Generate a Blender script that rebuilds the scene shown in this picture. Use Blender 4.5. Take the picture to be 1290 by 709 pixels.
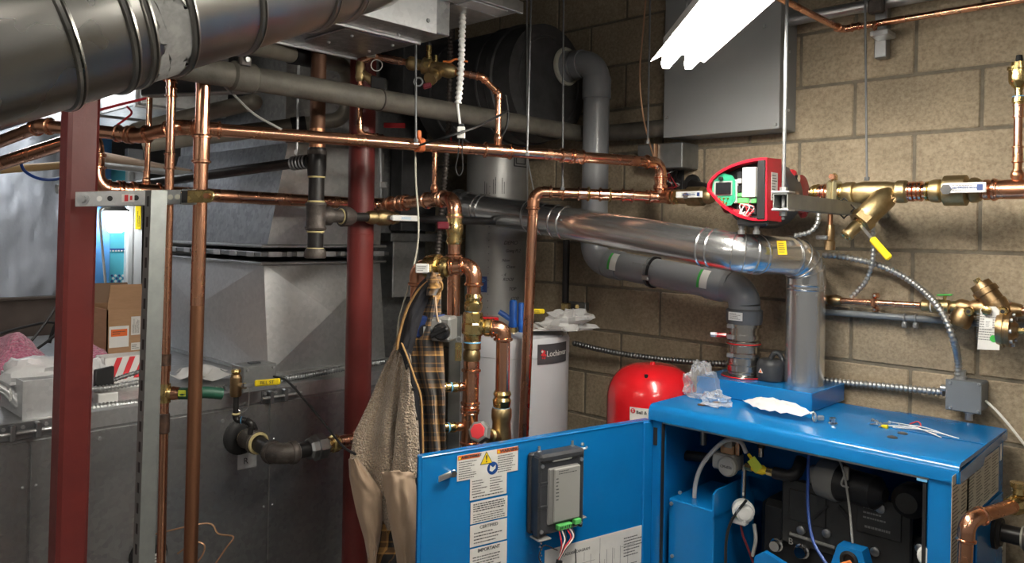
import bpy, bmesh, math, random
from mathutils import Vector, Matrix, noise
random.seed(7)
for o in list(bpy.data.objects): bpy.data.objects.remove(o)
scene = bpy.context.scene
C = scene.collection
PI = math.pi
V = Vector
# ---------------------------------------------------------------- camera
H = 1.60                                   # eye height
FPX, PX0, PY0, ROLL = 982.0, 645.0, 293.5, 0.018
FW = V((-0.691, 0.723, 0)).normalized(); RT = V((FW.y, -FW.x, 0)); UP = V((0, 0, 1))
cam = bpy.data.cameras.new('camera'); cam_o = bpy.data.objects.new('camera', cam); C.objects.link(cam_o)
cam.sensor_fit = 'HORIZONTAL'; cam.sensor_width = 36.0; cam.lens = FPX / 1290.0 * 36.0
cam.shift_y = -(354.5 - PY0) / 1290.0
cam.clip_start = 0.02; cam.clip_end = 60
cr = (RT + UP * ROLL).normalized(); cu = (UP - RT * ROLL).normalized()
cam_o.matrix_world = Matrix(((cr.x, cu.x, -FW.x, 0), (cr.y, cu.y, -FW.y, 0), (cr.z, cu.z, -FW.z, H), (0, 0, 0, 1)))
scene.camera = cam_o
def ray(px, py):
    dx = (px - PX0) / FPX; dy = (py - PY0) / FPX
    return FW + RT * (dx + ROLL * dy) - UP * (dy - ROLL * dx)
def W(px, py, d=None, x=None, y=None, z=None):
    """a point of the room on the sight line of a photograph position: depth d along the view, or on the plane x / y / z = const"""
    r = ray(px, py)
    if x is not None: d = x / r.x
    elif y is not None: d = y / r.y
    elif z is not None: d = (z - H) / r.z
    return V((0, 0, H)) + r * d
# ---------------------------------------------------------------- world and exposure
wd = bpy.data.worlds.new('room_ambient'); scene.world = wd; wd.use_nodes = True
wd.node_tree.nodes['Background'].inputs[0].default_value = (1.0, 0.95, 0.88, 1)
wd.node_tree.nodes['Background'].inputs[1].default_value = 0.17
vs = scene.view_settings
vs.view_transform = 'Standard'; vs.look = 'None'; vs.exposure = 0.15; vs.gamma = 1.0; vs.use_curve_mapping = False
LAMP = 105.0         # strip light over the boiler
LAMP2 = 58.0         # strip lights added out of view behind the viewer for fill
LAMP3 = 16.0         # dim strip light added out of sight beyond the round duct
DAY = 22.0           # wall lantern at the back
# ---------------------------------------------------------------- materials
MATS = {}
def nd(nt, t, **kw):
    n = nt.nodes.new(t)
    for k, v in kw.items():
        if k in n.inputs: n.inputs[k].default_value = v
        else: setattr(n, k, v)
    return n
def c4(c): return (c[0], c[1], c[2], 1.0)
def mat(name, col, rough=.5, metal=0., col2=None, scale=8., nmix=(.35, .65), bump=0., bscale=None, rough2=None,
        detail=4., trans=0., ior=1.45, alpha=1., emit=None, stretch=None, coat=0., spec=None, voro=0., sheen=0.):
    m = bpy.data.materials.new(name); m.use_nodes = True; nt = m.node_tree; b = nt.nodes['Principled BSDF']
    b.inputs['Base Color'].default_value = c4(col); b.inputs['Roughness'].default_value = rough
    b.inputs['Metallic'].default_value = metal; b.inputs['IOR'].default_value = ior
    b.inputs['Transmission Weight'].default_value = trans; b.inputs['Alpha'].default_value = alpha
    b.inputs['Coat Weight'].default_value = coat; b.inputs['Coat Roughness'].default_value = .08
    if sheen: b.inputs['Sheen Weight'].default_value = sheen
    if spec is not None: b.inputs['Specular IOR Level'].default_value = spec
    if emit: b.inputs['Emission Color'].default_value = c4(emit[0]); b.inputs['Emission Strength'].default_value = emit[1]
    tc = nd(nt, 'ShaderNodeTexCoord'); vec = tc.outputs['Object']
    if stretch:
        mp = nd(nt, 'ShaderNodeMapping'); mp.inputs['Scale'].default_value = stretch
        nt.links.new(vec, mp.inputs['Vector']); vec = mp.outputs['Vector']
    if col2 is not None or rough2 is not None:
        n1 = nd(nt, 'ShaderNodeTexNoise', Scale=scale, Detail=detail, Roughness=.62); nt.links.new(vec, n1.inputs['Vector'])
        fac = n1.outputs['Fac']
        if voro:
            vo = nd(nt, 'ShaderNodeTexVoronoi', Scale=voro); nt.links.new(vec, vo.inputs['Vector'])
            bw = nd(nt, 'ShaderNodeRGBToBW'); nt.links.new(vo.outputs['Color'], bw.inputs[0])
            mx = nd(nt, 'ShaderNodeMath', operation='ADD'); mx2 = nd(nt, 'ShaderNodeMath', operation='MULTIPLY'); mx2.inputs[1].default_value = .5
            nt.links.new(fac, mx.inputs[0]); nt.links.new(bw.outputs[0], mx.inputs[1]); nt.links.new(mx.outputs[0], mx2.inputs[0]); fac = mx2.outputs[0]
        rp = nd(nt, 'ShaderNodeMapRange'); rp.inputs['From Min'].default_value = nmix[0]; rp.inputs['From Max'].default_value = nmix[1]
        nt.links.new(fac, rp.inputs['Value'])
        if col2 is not None:
            mc = nd(nt, 'ShaderNodeMix', data_type='RGBA'); mc.inputs[6].default_value = c4(col); mc.inputs[7].default_value = c4(col2)
            nt.links.new(rp.outputs[0], mc.inputs[0]); nt.links.new(mc.outputs[2], b.inputs['Base Color'])
        if rough2 is not None:
            mr = nd(nt, 'ShaderNodeMapRange'); mr.inputs['To Min'].default_value = rough; mr.inputs['To Max'].default_value = rough2
            nt.links.new(rp.outputs[0], mr.inputs['Value']); nt.links.new(mr.outputs[0], b.inputs['Roughness'])
    if bump:
        n2 = nd(nt, 'ShaderNodeTexNoise', Scale=bscale or scale, Detail=6., Roughness=.65); nt.links.new(vec, n2.inputs['Vector'])
        bp = nd(nt, 'ShaderNodeBump'); bp.inputs['Strength'].default_value = bump; bp.inputs['Distance'].default_value = .01
        nt.links.new(n2.outputs['Fac'], bp.inputs['Height']); nt.links.new(bp.outputs[0], b.inputs['Normal'])
    MATS[name] = m; return m
mat('copper', (.80, .42, .27), .20, 1, (.58, .27, .15), 9, (.40, .72), rough2=.36, stretch=(1, 1, .6))
mat('copper_new', (.90, .54, .40), .16, 1, (.62, .27, .16), 12, (.40, .75), rough2=.32)
mat('copper_dull', (.46, .23, .13), .34, 1, (.32, .14, .075), 7, (.35, .7), rough2=.5, stretch=(1, 1, .3))
mat('solder', (.10, .07, .06), .5, .7, (.22, .13, .09), 30)
mat('brass', (.66, .50, .22), .22, 1, (.46, .33, .13), 22, (.4, .75), rough2=.4)
mat('bronze', (.42, .29, .16), .36, 1, (.30, .20, .10), 40, (.3, .7), bump=.15, bscale=220)
mat('bronze_cast', (.48, .37, .20), .38, 1, (.36, .27, .13), 50, (.3, .7), bump=.2, bscale=260)
mat('galv', (.52, .53, .53), .36, .85, (.44, .45, .455), 5, (.3, .7), rough2=.44, voro=70)
mat('galv_dark', (.40, .405, .41), .30, .88, (.29, .295, .30), 3, (.3, .75), rough2=.46, voro=60)
mat('galv_white', (.60, .61, .62), .42, .6, (.53, .54, .555), 4, (.3, .75), rough2=.5, voro=70)
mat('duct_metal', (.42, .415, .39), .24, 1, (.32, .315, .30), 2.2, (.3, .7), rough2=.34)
mat('duct_black', (.05, .05, .052), .5, .2, (.075, .075, .078), 14, bump=.2, bscale=20)
mat('flue_metal', (.74, .75, .76), .23, .95, (.69, .70, .71), 3, (.3, .7), detail=1.)
mat('chimney_metal', (.42, .42, .41), .40, .6, (.34, .34, .33), 5, (.3, .7), rough2=.5, bump=.06, bscale=7)
mat('steel', (.55, .56, .57), .32, .8, (.42, .43, .44), 20)
mat('steel_dull', (.36, .37, .38), .40, 1, (.28, .29, .30), 12)
mat('stainless', (.62, .60, .57), .20, 1, (.56, .54, .51), 6, detail=1.)
mat('rod_steel', (.17, .175, .18), .5, .4, (.13, .135, .14), 20); mat('tan_edge', (.36, .20, .075), .75); mat('chrome', (.78, .78, .78), .12, 1)
mat('strut', (.36, .38, .37), .40, .8, (.27, .29, .28), 14, (.3, .7), rough2=.5)
mat('black_iron', (.010, .010, .011), .38, .0, (.022, .020, .019), 16)
mat('iron_fitting', (.11, .095, .085), .5, .5, (.07, .06, .055), 40, bump=.2, bscale=140)
mat('rusty', (.13, .065, .04), .55, .5, (.24, .11, .06), 12, (.45, .75)); mat('old_pipe', (.155, .143, .12), .6, .2, (.085, .078, .066), 9, (.35, .65), bump=.3, bscale=24)
mat('grey_pipe', (.27, .25, .21), .42, .35, (.20, .185, .155), 6, (.35, .65))
mat('red_paint', (.150, .024, .021), .34, 0, (.105, .017, .016), 5, (.4, .75), rough2=.48, bump=.08, bscale=40)
mat('red_chip', (.34, .22, .19), .6)
mat('blue_paint', (.004, .155, .43), .22, 0, (.004, .14, .39), 3, coat=.25, bump=.02, bscale=3)
mat('pvc', (.24, .25, .265), .34, 0, (.215, .225, .24), 4, coat=.1)
mat('pvc_dark', (.11, .115, .125), .4, 0)
mat('white_enamel', (.56, .57, .60), .34, 0, (.52, .53, .56), 3, coat=.1)
mat('white', (.78, .78, .76), .45); mat('label_white', (.72, .71, .68), .5, 0, (.66, .65, .62), 20)
mat('label_yellowed', (.50, .49, .42), .55); mat('dope_yellow', (.62, .52, .26), .5); mat('print', (.045, .045, .05), .6)
mat('print_grey', (.20, .20, .20), .6); mat('orange_print', (.80, .16, .03), .5); mat('yellow_print', (.85, .62, .02), .45)
mat('blue_print', (.01, .06, .25), .5); mat('green_print', (.04, .40, .06), .5); mat('cyan_print', (.15, .45, .75), .5)
mat('label_blue', (.03, .06, .20), .5); mat('red_print', (.6, .03, .04), .5)
mat('tank_red', (.58, .010, .016), .24, 0, (.52, .009, .014), 3, coat=.35)
mat('pump_red', (.50, .010, .028), .30, 0, (.45, .009, .024), 8, coat=.2)
mat('cast_red', (.32, .02, .025), .38, .1, (.24, .016, .02), 40, bump=.12, bscale=120)
mat('black_plastic', (.014, .014, .015), .42); mat('rubber', (.010, .010, .011), .55)
mat('dark_plastic', (.035, .037, .042), .42, 0, (.028, .03, .034), 20)
mat('grey_plastic', (.30, .30, .285), .45); mat('grey_plastic_dark', (.17, .17, .165), .45); mat('light_plastic', (.55, .55, .53), .45)
mat('white_plastic', (.74, .74, .72), .38); mat('beige_cable', (.52, .50, .42), .5); mat('white_cable', (.66, .65, .60), .45)
mat('pcb', (.03, .30, .17), .4, 0, (.02, .22, .12), 60); mat('green_terminal', (.10, .45, .12), .45); mat('screen', (.012, .012, .014), .12)
mat('gold', (.8, .55, .2), .3, 1); mat('wire_red', (.5, .03, .04), .45); mat('wire_white', (.72, .70, .68), .45); mat('wire_blue', (.02, .07, .32), .4)
mat('wire_orange', (.75, .22, .06), .45); mat('wire_copper', (.62, .36, .22), .35, .7); mat('orange_strap', (.72, .20, .07), .55, 0, (.6, .15, .05), 30)
mat('yellow_grip', (.88, .66, .02), .42); mat('blue_grip', (.012, .10, .42), .42); mat('green_hose', (.012, .075, .045), .5); mat('lime_print', (.55, .65, .06), .5)
mat('maroon_grip', (.13, .015, .025), .4); mat('clear_hose', (.62, .62, .62), .3, 0, trans=.3, ior=1.3)
mat('panel_grey', (.27, .28, .285), .45, 0, (.25, .26, .265), 3); mat('box_grey', (.145, .16, .175), .42, 0, (.13, .145, .16), 8)
mat('box_zinc', (.30, .31, .31), .45, .7, (.22, .23, .23), 12)
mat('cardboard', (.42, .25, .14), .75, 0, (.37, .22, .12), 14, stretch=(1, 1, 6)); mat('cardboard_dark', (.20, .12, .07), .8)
mat('tape', (.50, .42, .33), .3); mat('brown_board', (.11, .083, .067), .7, 0, (.085, .062, .05), 6)
mat('teal_panel', (.09, .42, .50), .4, 0, (.08, .36, .44), 5); mat('blue_panel', (.10, .30, .62), .4, 0, (.09, .27, .56), 4)
mat('canvas_tan', (.43, .31, .215), .62, 0, (.37, .265, .18), 5, bump=.06, bscale=60, sheen=.2)
mat('black_trim', (.018, .018, .022), .7)
mat('foil_white', (.7, .7, .69), .45, .2); mat('wood', (.45, .30, .14), .6)
mat('concrete', (.16, .155, .145), .85, 0, (.12, .115, .11), 5, bump=.2, bscale=30)
mat('ceiling_dark', (.05, .05, .052), .85, 0, (.035, .035, .037), 6)
mat('plaster', (.22, .21, .20), .85, 0, (.18, .175, .165), 4)
mat('mortar', (.19, .165, .125), .95, 0, (.14, .122, .094), 30, bump=.4, bscale=90)
mat('tube_glow', (1, 1, 1), .4, emit=((1.0, .94, .83), LAMP)); mat('tube_glow_fill', (1, 1, 1), .4, emit=((1.0, .93, .82), LAMP2)); mat('tube_glow_dim', (1, 1, 1), .4, emit=((.95, .97, 1.0), LAMP3)); mat('lantern_glow', (1, 1, 1), .4, emit=((.93, .97, 1.0), DAY))
mat('fixture_white', (.8, .8, .79), .35)
mat('firebox', (.014, .014, .015), .5, .1, (.010, .010, .011), 8)
mat('firebox_plate', (.030, .030, .030), .42, .2, (.024, .024, .024), 12)
# concrete block: two speckle scales and a fine pitted relief, tone differs per block
def block_mat():
    m = mat('block', (.385, .315, .222), .92, 0, (.245, .196, .134), 80, (.36, .66), detail=9)
    nt = m.node_tree; b = nt.nodes['Principled BSDF']; tc = [n for n in nt.nodes if n.type == 'TEX_COORD'][0]
    oi = nd(nt, 'ShaderNodeObjectInfo'); ad = nd(nt, 'ShaderNodeVectorMath', operation='ADD'); sc = nd(nt, 'ShaderNodeVectorMath', operation='SCALE')
    nt.links.new(oi.outputs['Location'], sc.inputs[0]); sc.inputs['Scale'].default_value = 3.7
    nt.links.new(tc.outputs['Object'], ad.inputs[0]); nt.links.new(sc.outputs[0], ad.inputs[1])
    for n in nt.nodes:
        if n.type == 'TEX_NOISE': nt.links.new(ad.outputs[0], n.inputs['Vector'])
    big = nd(nt, 'ShaderNodeTexNoise', Scale=5., Detail=4.); nt.links.new(ad.outputs[0], big.inputs['Vector'])
    mr = nd(nt, 'ShaderNodeMapRange'); mr.inputs['From Min'].default_value = .3; mr.inputs['From Max'].default_value = .7
    mr.inputs['To Min'].default_value = .84; mr.inputs['To Max'].default_value = 1.12; nt.links.new(big.outputs['Fac'], mr.inputs['Value'])
    rn = nd(nt, 'ShaderNodeMapRange'); rn.inputs['To Min'].default_value = .9; rn.inputs['To Max'].default_value = 1.1; nt.links.new(oi.outputs['Random'], rn.inputs['Value'])
    mu = nd(nt, 'ShaderNodeMath', operation='MULTIPLY'); nt.links.new(mr.outputs[0], mu.inputs[0]); nt.links.new(rn.outputs[0], mu.inputs[1])
    mc = [n for n in nt.nodes if n.type == 'MIX'][0]
    vm = nd(nt, 'ShaderNodeVectorMath', operation='SCALE'); nt.links.new(mc.outputs[2], vm.inputs[0]); nt.links.new(mu.outputs[0], vm.inputs['Scale'])
    nt.links.new(vm.outputs[0], b.inputs['Base Color'])
    n2 = nd(nt, 'ShaderNodeTexNoise', Scale=150., Detail=8., Roughness=.7); nt.links.new(ad.outputs[0], n2.inputs['Vector'])
    bp = nd(nt, 'ShaderNodeBump'); bp.inputs['Strength'].default_value = .55; bp.inputs['Distance'].default_value = .006
    nt.links.new(n2.outputs['Fac'], bp.inputs['Height']); nt.links.new(bp.outputs[0], b.inputs['Normal'])
block_mat()
def plaid_mat():
    m = mat('plaid', (.02, .017, .016), .85, sheen=.3); nt = m.node_tree; b = nt.nodes['Principled BSDF']
    tc = [n for n in nt.nodes if n.type == 'TEX_COORD'][0]; sp = nd(nt, 'ShaderNodeSeparateXYZ'); nt.links.new(tc.outputs['UV'], sp.inputs[0])
    def band(out, s, lo):
        a = nd(nt, 'ShaderNodeMath', operation='MULTIPLY'); a.inputs[1].default_value = s; nt.links.new(out, a.inputs[0])
        f = nd(nt, 'ShaderNodeMath', operation='FRACT'); nt.links.new(a.outputs[0], f.inputs[0])
        g = nd(nt, 'ShaderNodeMath', operation='GREATER_THAN'); g.inputs[1].default_value = lo; nt.links.new(f.outputs[0], g.inputs[0]); return g.outputs[0]
    u1, v1, u2, v2 = band(sp.outputs[0], 17, .70), band(sp.outputs[1], 17, .70), band(sp.outputs[0], 34, .84), band(sp.outputs[1], 34, .84)
    s1 = nd(nt, 'ShaderNodeMath', operation='ADD'); nt.links.new(u1, s1.inputs[0]); nt.links.new(v1, s1.inputs[1])
    s2 = nd(nt, 'ShaderNodeMath', operation='ADD'); nt.links.new(u2, s2.inputs[0]); nt.links.new(v2, s2.inputs[1])
    k = nd(nt, 'ShaderNodeMath', operation='MULTIPLY'); k.inputs[1].default_value = .30; nt.links.new(s2.outputs[0], k.inputs[0])
    k1 = nd(nt, 'ShaderNodeMath', operation='MULTIPLY_ADD'); k1.inputs[1].default_value = .36; nt.links.new(s1.outputs[0], k1.inputs[0]); nt.links.new(k.outputs[0], k1.inputs[2])
    cr_ = nd(nt, 'ShaderNodeValToRGB'); e = cr_.color_ramp.elements; e[0].position = 0; e[0].color = (.014, .012, .012, 1); e[1].position = 1; e[1].color = (.50, .27, .075, 1)
    n = e.new(.45); n.color = (.15, .075, .025, 1)
    nt.links.new(k1.outputs[0], cr_.inputs[0]); nt.links.new(cr_.outputs[0], b.inputs['Base Color'])
plaid_mat()
def sherpa_mat(name, c1, c2, sc):
    m = mat(name, c1, .95, 0, c2, sc, (.35, .65), sheen=.4); nt = m.node_tree; b = nt.nodes['Principled BSDF']
    tc = [n for n in nt.nodes if n.type == 'TEX_COORD'][0]
    vo = nd(nt, 'ShaderNodeTexVoronoi', Scale=sc); nt.links.new(tc.outputs['Object'], vo.inputs['Vector'])
    no = nd(nt, 'ShaderNodeTexNoise', Scale=sc * 1.3, Detail=4.); nt.links.new(tc.outputs['Object'], no.inputs['Vector'])
    ad = nd(nt, 'ShaderNodeMath', operation='SUBTRACT'); nt.links.new(no.outputs['Fac'], ad.inputs[0]); nt.links.new(vo.outputs['Distance'], ad.inputs[1])
    bp = nd(nt, 'ShaderNodeBump'); bp.inputs['Strength'].default_value = .9; bp.inputs['Distance'].default_value = .01
    nt.links.new(ad.outputs[0], bp.inputs['Height']); nt.links.new(bp.outputs[0], b.inputs['Normal'])
sherpa_mat('sherpa', (.52, .41, .30), (.36, .275, .195), 150)
sherpa_mat('pink_wool', (.66, .22, .33), (.36, .09, .17), 85)
def film_mat(name, tint, fac, rough):
    m = bpy.data.materials.new(name); m.use_nodes = True; nt = m.node_tree; b = nt.nodes['Principled BSDF']; out = nt.nodes['Material Output']
    b.inputs['Base Color'].default_value = c4(tint); b.inputs['Roughness'].default_value = rough; b.inputs['IOR'].default_value = 1.5
    tr = nd(nt, 'ShaderNodeBsdfTransparent'); mx = nd(nt, 'ShaderNodeMixShader')
    lw = nd(nt, 'ShaderNodeLayerWeight', Blend=.35); mr = nd(nt, 'ShaderNodeMapRange'); mr.inputs['To Min'].default_value = fac; mr.inputs['To Max'].default_value = min(1, fac + .6)
    nt.links.new(lw.outputs['Facing'], mr.inputs['Value']); nt.links.new(mr.outputs[0], mx.inputs[0])
    nt.links.new(tr.outputs[0], mx.inputs[1]); nt.links.new(b.outputs[0], mx.inputs[2]); nt.links.new(mx.outputs[0], out.inputs['Surface'])
    tc = nd(nt, 'ShaderNodeTexCoord'); n2 = nd(nt, 'ShaderNodeTexNoise', Scale=14., Detail=5.); nt.links.new(tc.outputs['Object'], n2.inputs['Vector'])
    bp = nd(nt, 'ShaderNodeBump'); bp.inputs['Strength'].default_value = .5; bp.inputs['Distance'].default_value = .02
    nt.links.new(n2.outputs['Fac'], bp.inputs['Height']); nt.links.new(bp.outputs[0], b.inputs['Normal'])
    MATS[name] = m
film_mat('loose_film', (.80, .80, .80), .32, .15); film_mat('clear_film', (.85, .87, .9), .10, .10); film_mat('white_film', (.85, .86, .87), .62, .28); film_mat('poly_sheet', (.66, .70, .76), .66, .18)
# ---------------------------------------------------------------- mesh builder
def frame_of(d):
    d = d.normalized(); a = V((0, 0, 1)) if abs(d.z) < .9 else V((1, 0, 0))
    u = d.cross(a).normalized(); return u, d.cross(u).normalized()
class MB:
    def __init__(s): s.v = []; s.f = []; s.uv = None
    def add(s, vs, fs):
        n = len(s.v); s.v += [V(p) for p in vs]; s.f += [tuple(i + n for i in f) for f in fs]; return s
    def box(s, a, b, bev=0.):
        x0, x1 = sorted((a[0], b[0])); y0, y1 = sorted((a[1], b[1])); z0, z1 = sorted((a[2], b[2]))
        return s.obox(V(((x0 + x1) / 2, (y0 + y1) / 2, (z0 + z1) / 2)), V((1, 0, 0)), V((0, 1, 0)), V((0, 0, 1)), (x1 - x0, y1 - y0, z1 - z0), bev)
    def obox(s, c, ux, uy, uz, size, bev=0.):
        c = V(c); hx, hy, hz = size[0] / 2, size[1] / 2, size[2] / 2
        if bev <= 0:
            vs = [c + ux * (i * hx) + uy * (j * hy) + uz * (k * hz) for i in (-1, 1) for j in (-1, 1) for k in (-1, 1)]
            return s.add(vs, [(0, 1, 3, 2), (4, 6, 7, 5), (0, 4, 5, 1), (2, 3, 7, 6), (0, 2, 6, 4), (1, 5, 7, 3)])
        e = min(bev, hx * .95, hy * .95, hz * .95); vs = []; idx = {}
        for i in (-1, 1):
            for j in (-1, 1):
                for k in (-1, 1):
                    for ax in range(3):
                        o = [i * (hx - e), j * (hy - e), k * (hz - e)]; o[ax] = (i, j, k)[ax] * (hx, hy, hz)[ax]
                        idx[i, j, k, ax] = len(vs); vs.append(c + ux * o[0] + uy * o[1] + uz * o[2])
        fs = []
        q = ((-1, -1), (1, -1), (1, 1), (-1, 1))
        for sg in (-1, 1):
            fs.append([idx[sg, j, k, 0] for j, k in q][::sg]); fs.append([idx[i, sg, k, 1] for i, k in q][::-sg]); fs.append([idx[i, j, sg, 2] for i, j in q][::sg])
        for a in (-1, 1):
            for b in (-1, 1):
                fs.append([idx[a, b, -1, 0], idx[a, b, -1, 1], idx[a, b, 1, 1], idx[a, b, 1, 0]])
                fs.append([idx[a, -1, b, 0], idx[a, 1, b, 0], idx[a, 1, b, 2], idx[a, -1, b, 2]])
                fs.append([idx[-1, a, b, 1], idx[-1, a, b, 2], idx[1, a, b, 2], idx[1, a, b, 1]])
        for i in (-1, 1):
            for j in (-1, 1):
                for k in (-1, 1): fs.append([idx[i, j, k, 0], idx[i, j, k, 1], idx[i, j, k, 2]])
        return s.add(vs, fs)
    def sweep(s, pts, rad, n=14, cap=True, closed=False):
        """tube along pts; rad is a number or one radius per point"""
        pts = [V(p) for p in pts]; m = len(pts); rad = [rad] * m if isinstance(rad, (int, float)) else list(rad)
        tan = []
        for i in range(m):
            a = pts[i - 1] if (i or closed) else pts[0]; b = pts[(i + 1) % m] if (i < m - 1 or closed) else pts[-1]
            t = b - a
            tan.append(t.normalized() if t.length > 1e-9 else (tan[-1] if tan else V((0, 0, 1))))
        u, w = frame_of(tan[0]); vs = []
        for i in range(m):
            if i:
                u = u - tan[i] * u.dot(tan[i])
                u = u.normalized() if u.length > 1e-6 else frame_of(tan[i])[0]
                w = tan[i].cross(u)
            for k in range(n):
                t = 2 * PI * k / n; vs.append(pts[i] + (u * math.cos(t) + w * math.sin(t)) * rad[i])
        fs = [(i * n + k, i * n + (k + 1) % n, (i + 1) * n + (k + 1) % n, (i + 1) * n + k) for i in range(m - 1) for k in range(n)]
        if closed: fs += [((m - 1) * n + k, (m - 1) * n + (k + 1) % n, (k + 1) % n, k) for k in range(n)]
        elif cap: fs += [tuple(range(n))[::-1], tuple((m - 1) * n + k for k in range(n))]
        return s.add(vs, fs)
    def cyl(s, a, b, r, r2=None, n=16): return s.sweep([a, b], [r, r if r2 is None else r2], n)
    def prof(s, a, b, pr, n=18):
        """turned shape on the axis a-b; pr = [(t along the axis 0..1, radius)]"""
        a, b = V(a), V(b); d = b - a; u, w = frame_of(d); vs = []
        for t, r in pr:
            for k in range(n):
                g = 2 * PI * k / n; vs.append(a + d * t + (u * math.cos(g) + w * math.sin(g)) * max(r, 1e-5))
        m = len(pr); fs = [(i * n + k, i * n + (k + 1) % n, (i + 1) * n + (k + 1) % n, (i + 1) * n + k) for i in range(m - 1) for k in range(n)]
        fs += [tuple(range(n))[::-1], tuple((m - 1) * n + k for k in range(n))]
        return s.add(vs, fs)
    def hexnut(s, a, b, r): return s.sweep([a, b], r, 6)
    def prism(s, poly, d):
        """polygon (world points) extruded by vector d"""
        n = len(poly); poly = [V(p) for p in poly]; d = V(d)
        return s.add(poly + [p + d for p in poly], [tuple(range(n))[::-1], tuple(range(n, 2 * n))] + [(i, (i + 1) % n, n + (i + 1) % n, n + i) for i in range(n)])
    def ring(s, c, d, R, r, n=20, m=8):
        u, w = frame_of(V(d)); pts = [V(c) + (u * math.cos(2 * PI * i / n) + w * math.sin(2 * PI * i / n)) * R for i in range(n)]
        return s.sweep(pts, r, m, closed=True)
    def ball(s, c, r, n=12, sc=(1, 1, 1)):
        c = V(c); m = n // 2; vs = []
        for i in range(m + 1):
            t = PI * i / m
            for k in range(n):
                g = 2 * PI * k / n; vs.append(c + V((r * sc[0] * math.sin(t) * math.cos(g), r * sc[1] * math.sin(t) * math.sin(g), r * sc[2] * math.cos(t))))
        return s.add(vs, [(i * n + k, (i + 1) * n + k, (i + 1) * n + (k + 1) % n, i * n + (k + 1) % n) for i in range(m) for k in range(n)])
    def grid(s, rows, thick=0.):
        """surface through a grid of points, optional thickness along its normals"""
        R_, K = len(rows), len(rows[0]); vs = [V(p) for r in rows for p in r]; fs = [(i * K + k, i * K + k + 1, (i + 1) * K + k + 1, (i + 1) * K + k) for i in range(R_ - 1) for k in range(K - 1)]
        if thick:
            nm = []
            for i in range(R_):
                for k in range(K):
                    a = vs[min(i + 1, R_ - 1) * K + k] - vs[max(i - 1, 0) * K + k]; b = vs[i * K + min(k + 1, K - 1)] - vs[i * K + max(k - 1, 0)]
                    c = a.cross(b); nm.append(c.normalized() if c.length > 1e-12 else V((0, 0, 1)))
            N = len(vs); vs = vs + [p - q * thick for p, q in zip(vs, nm)]; fs = fs + [tuple(i + N for i in f)[::-1] for f in fs]
            bd = [k for k in range(K)] + [i * K + K - 1 for i in range(1, R_)] + [(R_ - 1) * K + k for k in range(K - 2, -1, -1)] + [i * K for i in range(R_ - 2, 0, -1)]
            fs += [(bd[i], bd[(i + 1) % len(bd)], bd[(i + 1) % len(bd)] + N, bd[i] + N) for i in range(len(bd))]
        return s.add(vs, fs)
    def build(s, name, m, parent=None, smooth=35):
        org = V((0, 0, 0))
        q = parent
        while q is not None: org = org + q.location; q = q.parent
        me = bpy.data.meshes.new(name); me.from_pydata([tuple(p - org) for p in s.v], [], s.f)
        bm = bmesh.new(); bm.from_mesh(me); bmesh.ops.recalc_face_normals(bm, faces=bm.faces); bm.to_mesh(me); bm.free()
        me.materials.append(MATS[m])
        if smooth:
            me.polygons.foreach_set('use_smooth', [True] * len(me.polygons)); me.set_sharp_from_angle(angle=math.radians(smooth))
        o = bpy.data.objects.new(name, me); C.objects.link(o); o.parent = parent; return o
def thing(name, label, cat, loc, group=None):
    o = bpy.data.objects.new(name, None); C.objects.link(o); o.location = V(loc); o.empty_display_size = .05
    o['label'] = label; o['category'] = cat
    if name in ('round_column', 'black_strut_beam', 'blue_door_frame', 'white_jamb'): o['kind'] = 'thing'
    if group: o['group'] = group
    return o
def tag(o, label, cat, group=None):
    """for a thing that is one mesh: move its origin to its own base, then name it"""
    me = o.data; n = len(me.vertices); lo = V([min(v.co[i] for v in me.vertices) for i in range(3)]); hi = V([max(v.co[i] for v in me.vertices) for i in range(3)])
    b = V(((lo.x + hi.x) / 2, (lo.y + hi.y) / 2, lo.z)); me.transform(Matrix.Translation(-b)); o.location = o.location + b
    o['label'] = label; o['category'] = cat
    if group: o['group'] = group
    return o
def struct(o): o['kind'] = 'structure'; return o
def fillet(pts, R, n=8):
    """polyline with rounded corners"""
    pts = [V(p) for p in pts]; out = [pts[0]]
    for i in range(1, len(pts) - 1):
        a, b, c = pts[i - 1], pts[i], pts[i + 1]; u = (a - b).normalized(); w = (c - b).normalized(); ang = u.angle(w)
        if ang > PI - .02: out.append(b); continue
        t = min(R / math.tan(ang / 2), (a - b).length * .49, (c - b).length * .49); r = t * math.tan(ang / 2)
        cen = b + (u + w).normalized() * (r / math.sin(ang / 2)); p0, p1 = b + u * t - cen, b + w * t - cen; tot = p0.angle(p1)
        for k in range(n + 1):
            f = k / n; out.append(cen + (p0 * math.sin((1 - f) * tot) + p1 * math.sin(f * tot)) / math.sin(tot))
    out.append(pts[-1]); return out
def smooth_path(pts, n=8):
    """Catmull-Rom through the points"""
    pts = [V(p) for p in pts]; P = [pts[0] * 2 - pts[1]] + pts + [pts[-1] * 2 - pts[-2]]; out = []
    for i in range(1, len(P) - 2):
        for k in range(n):
            t = k / n; a, b, c, d = P[i - 1], P[i], P[i + 1], P[i + 2]
            out.append(.5 * ((2 * b) + (c - a) * t + (2 * a - 5 * b + 4 * c - d) * t * t + (3 * b - a - 3 * c + d) * t ** 3))
    out.append(pts[-1]); return out
def resample(pts, step):
    out = [pts[0]]; acc = 0.
    for a, b in zip(pts[:-1], pts[1:]):
        L = (b - a).length
        if L < 1e-9: continue
        while acc + L >= step * (len(out)):
            out.append(a.lerp(b, (step * len(out) - acc) / L))
        acc += L
    return out
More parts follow.
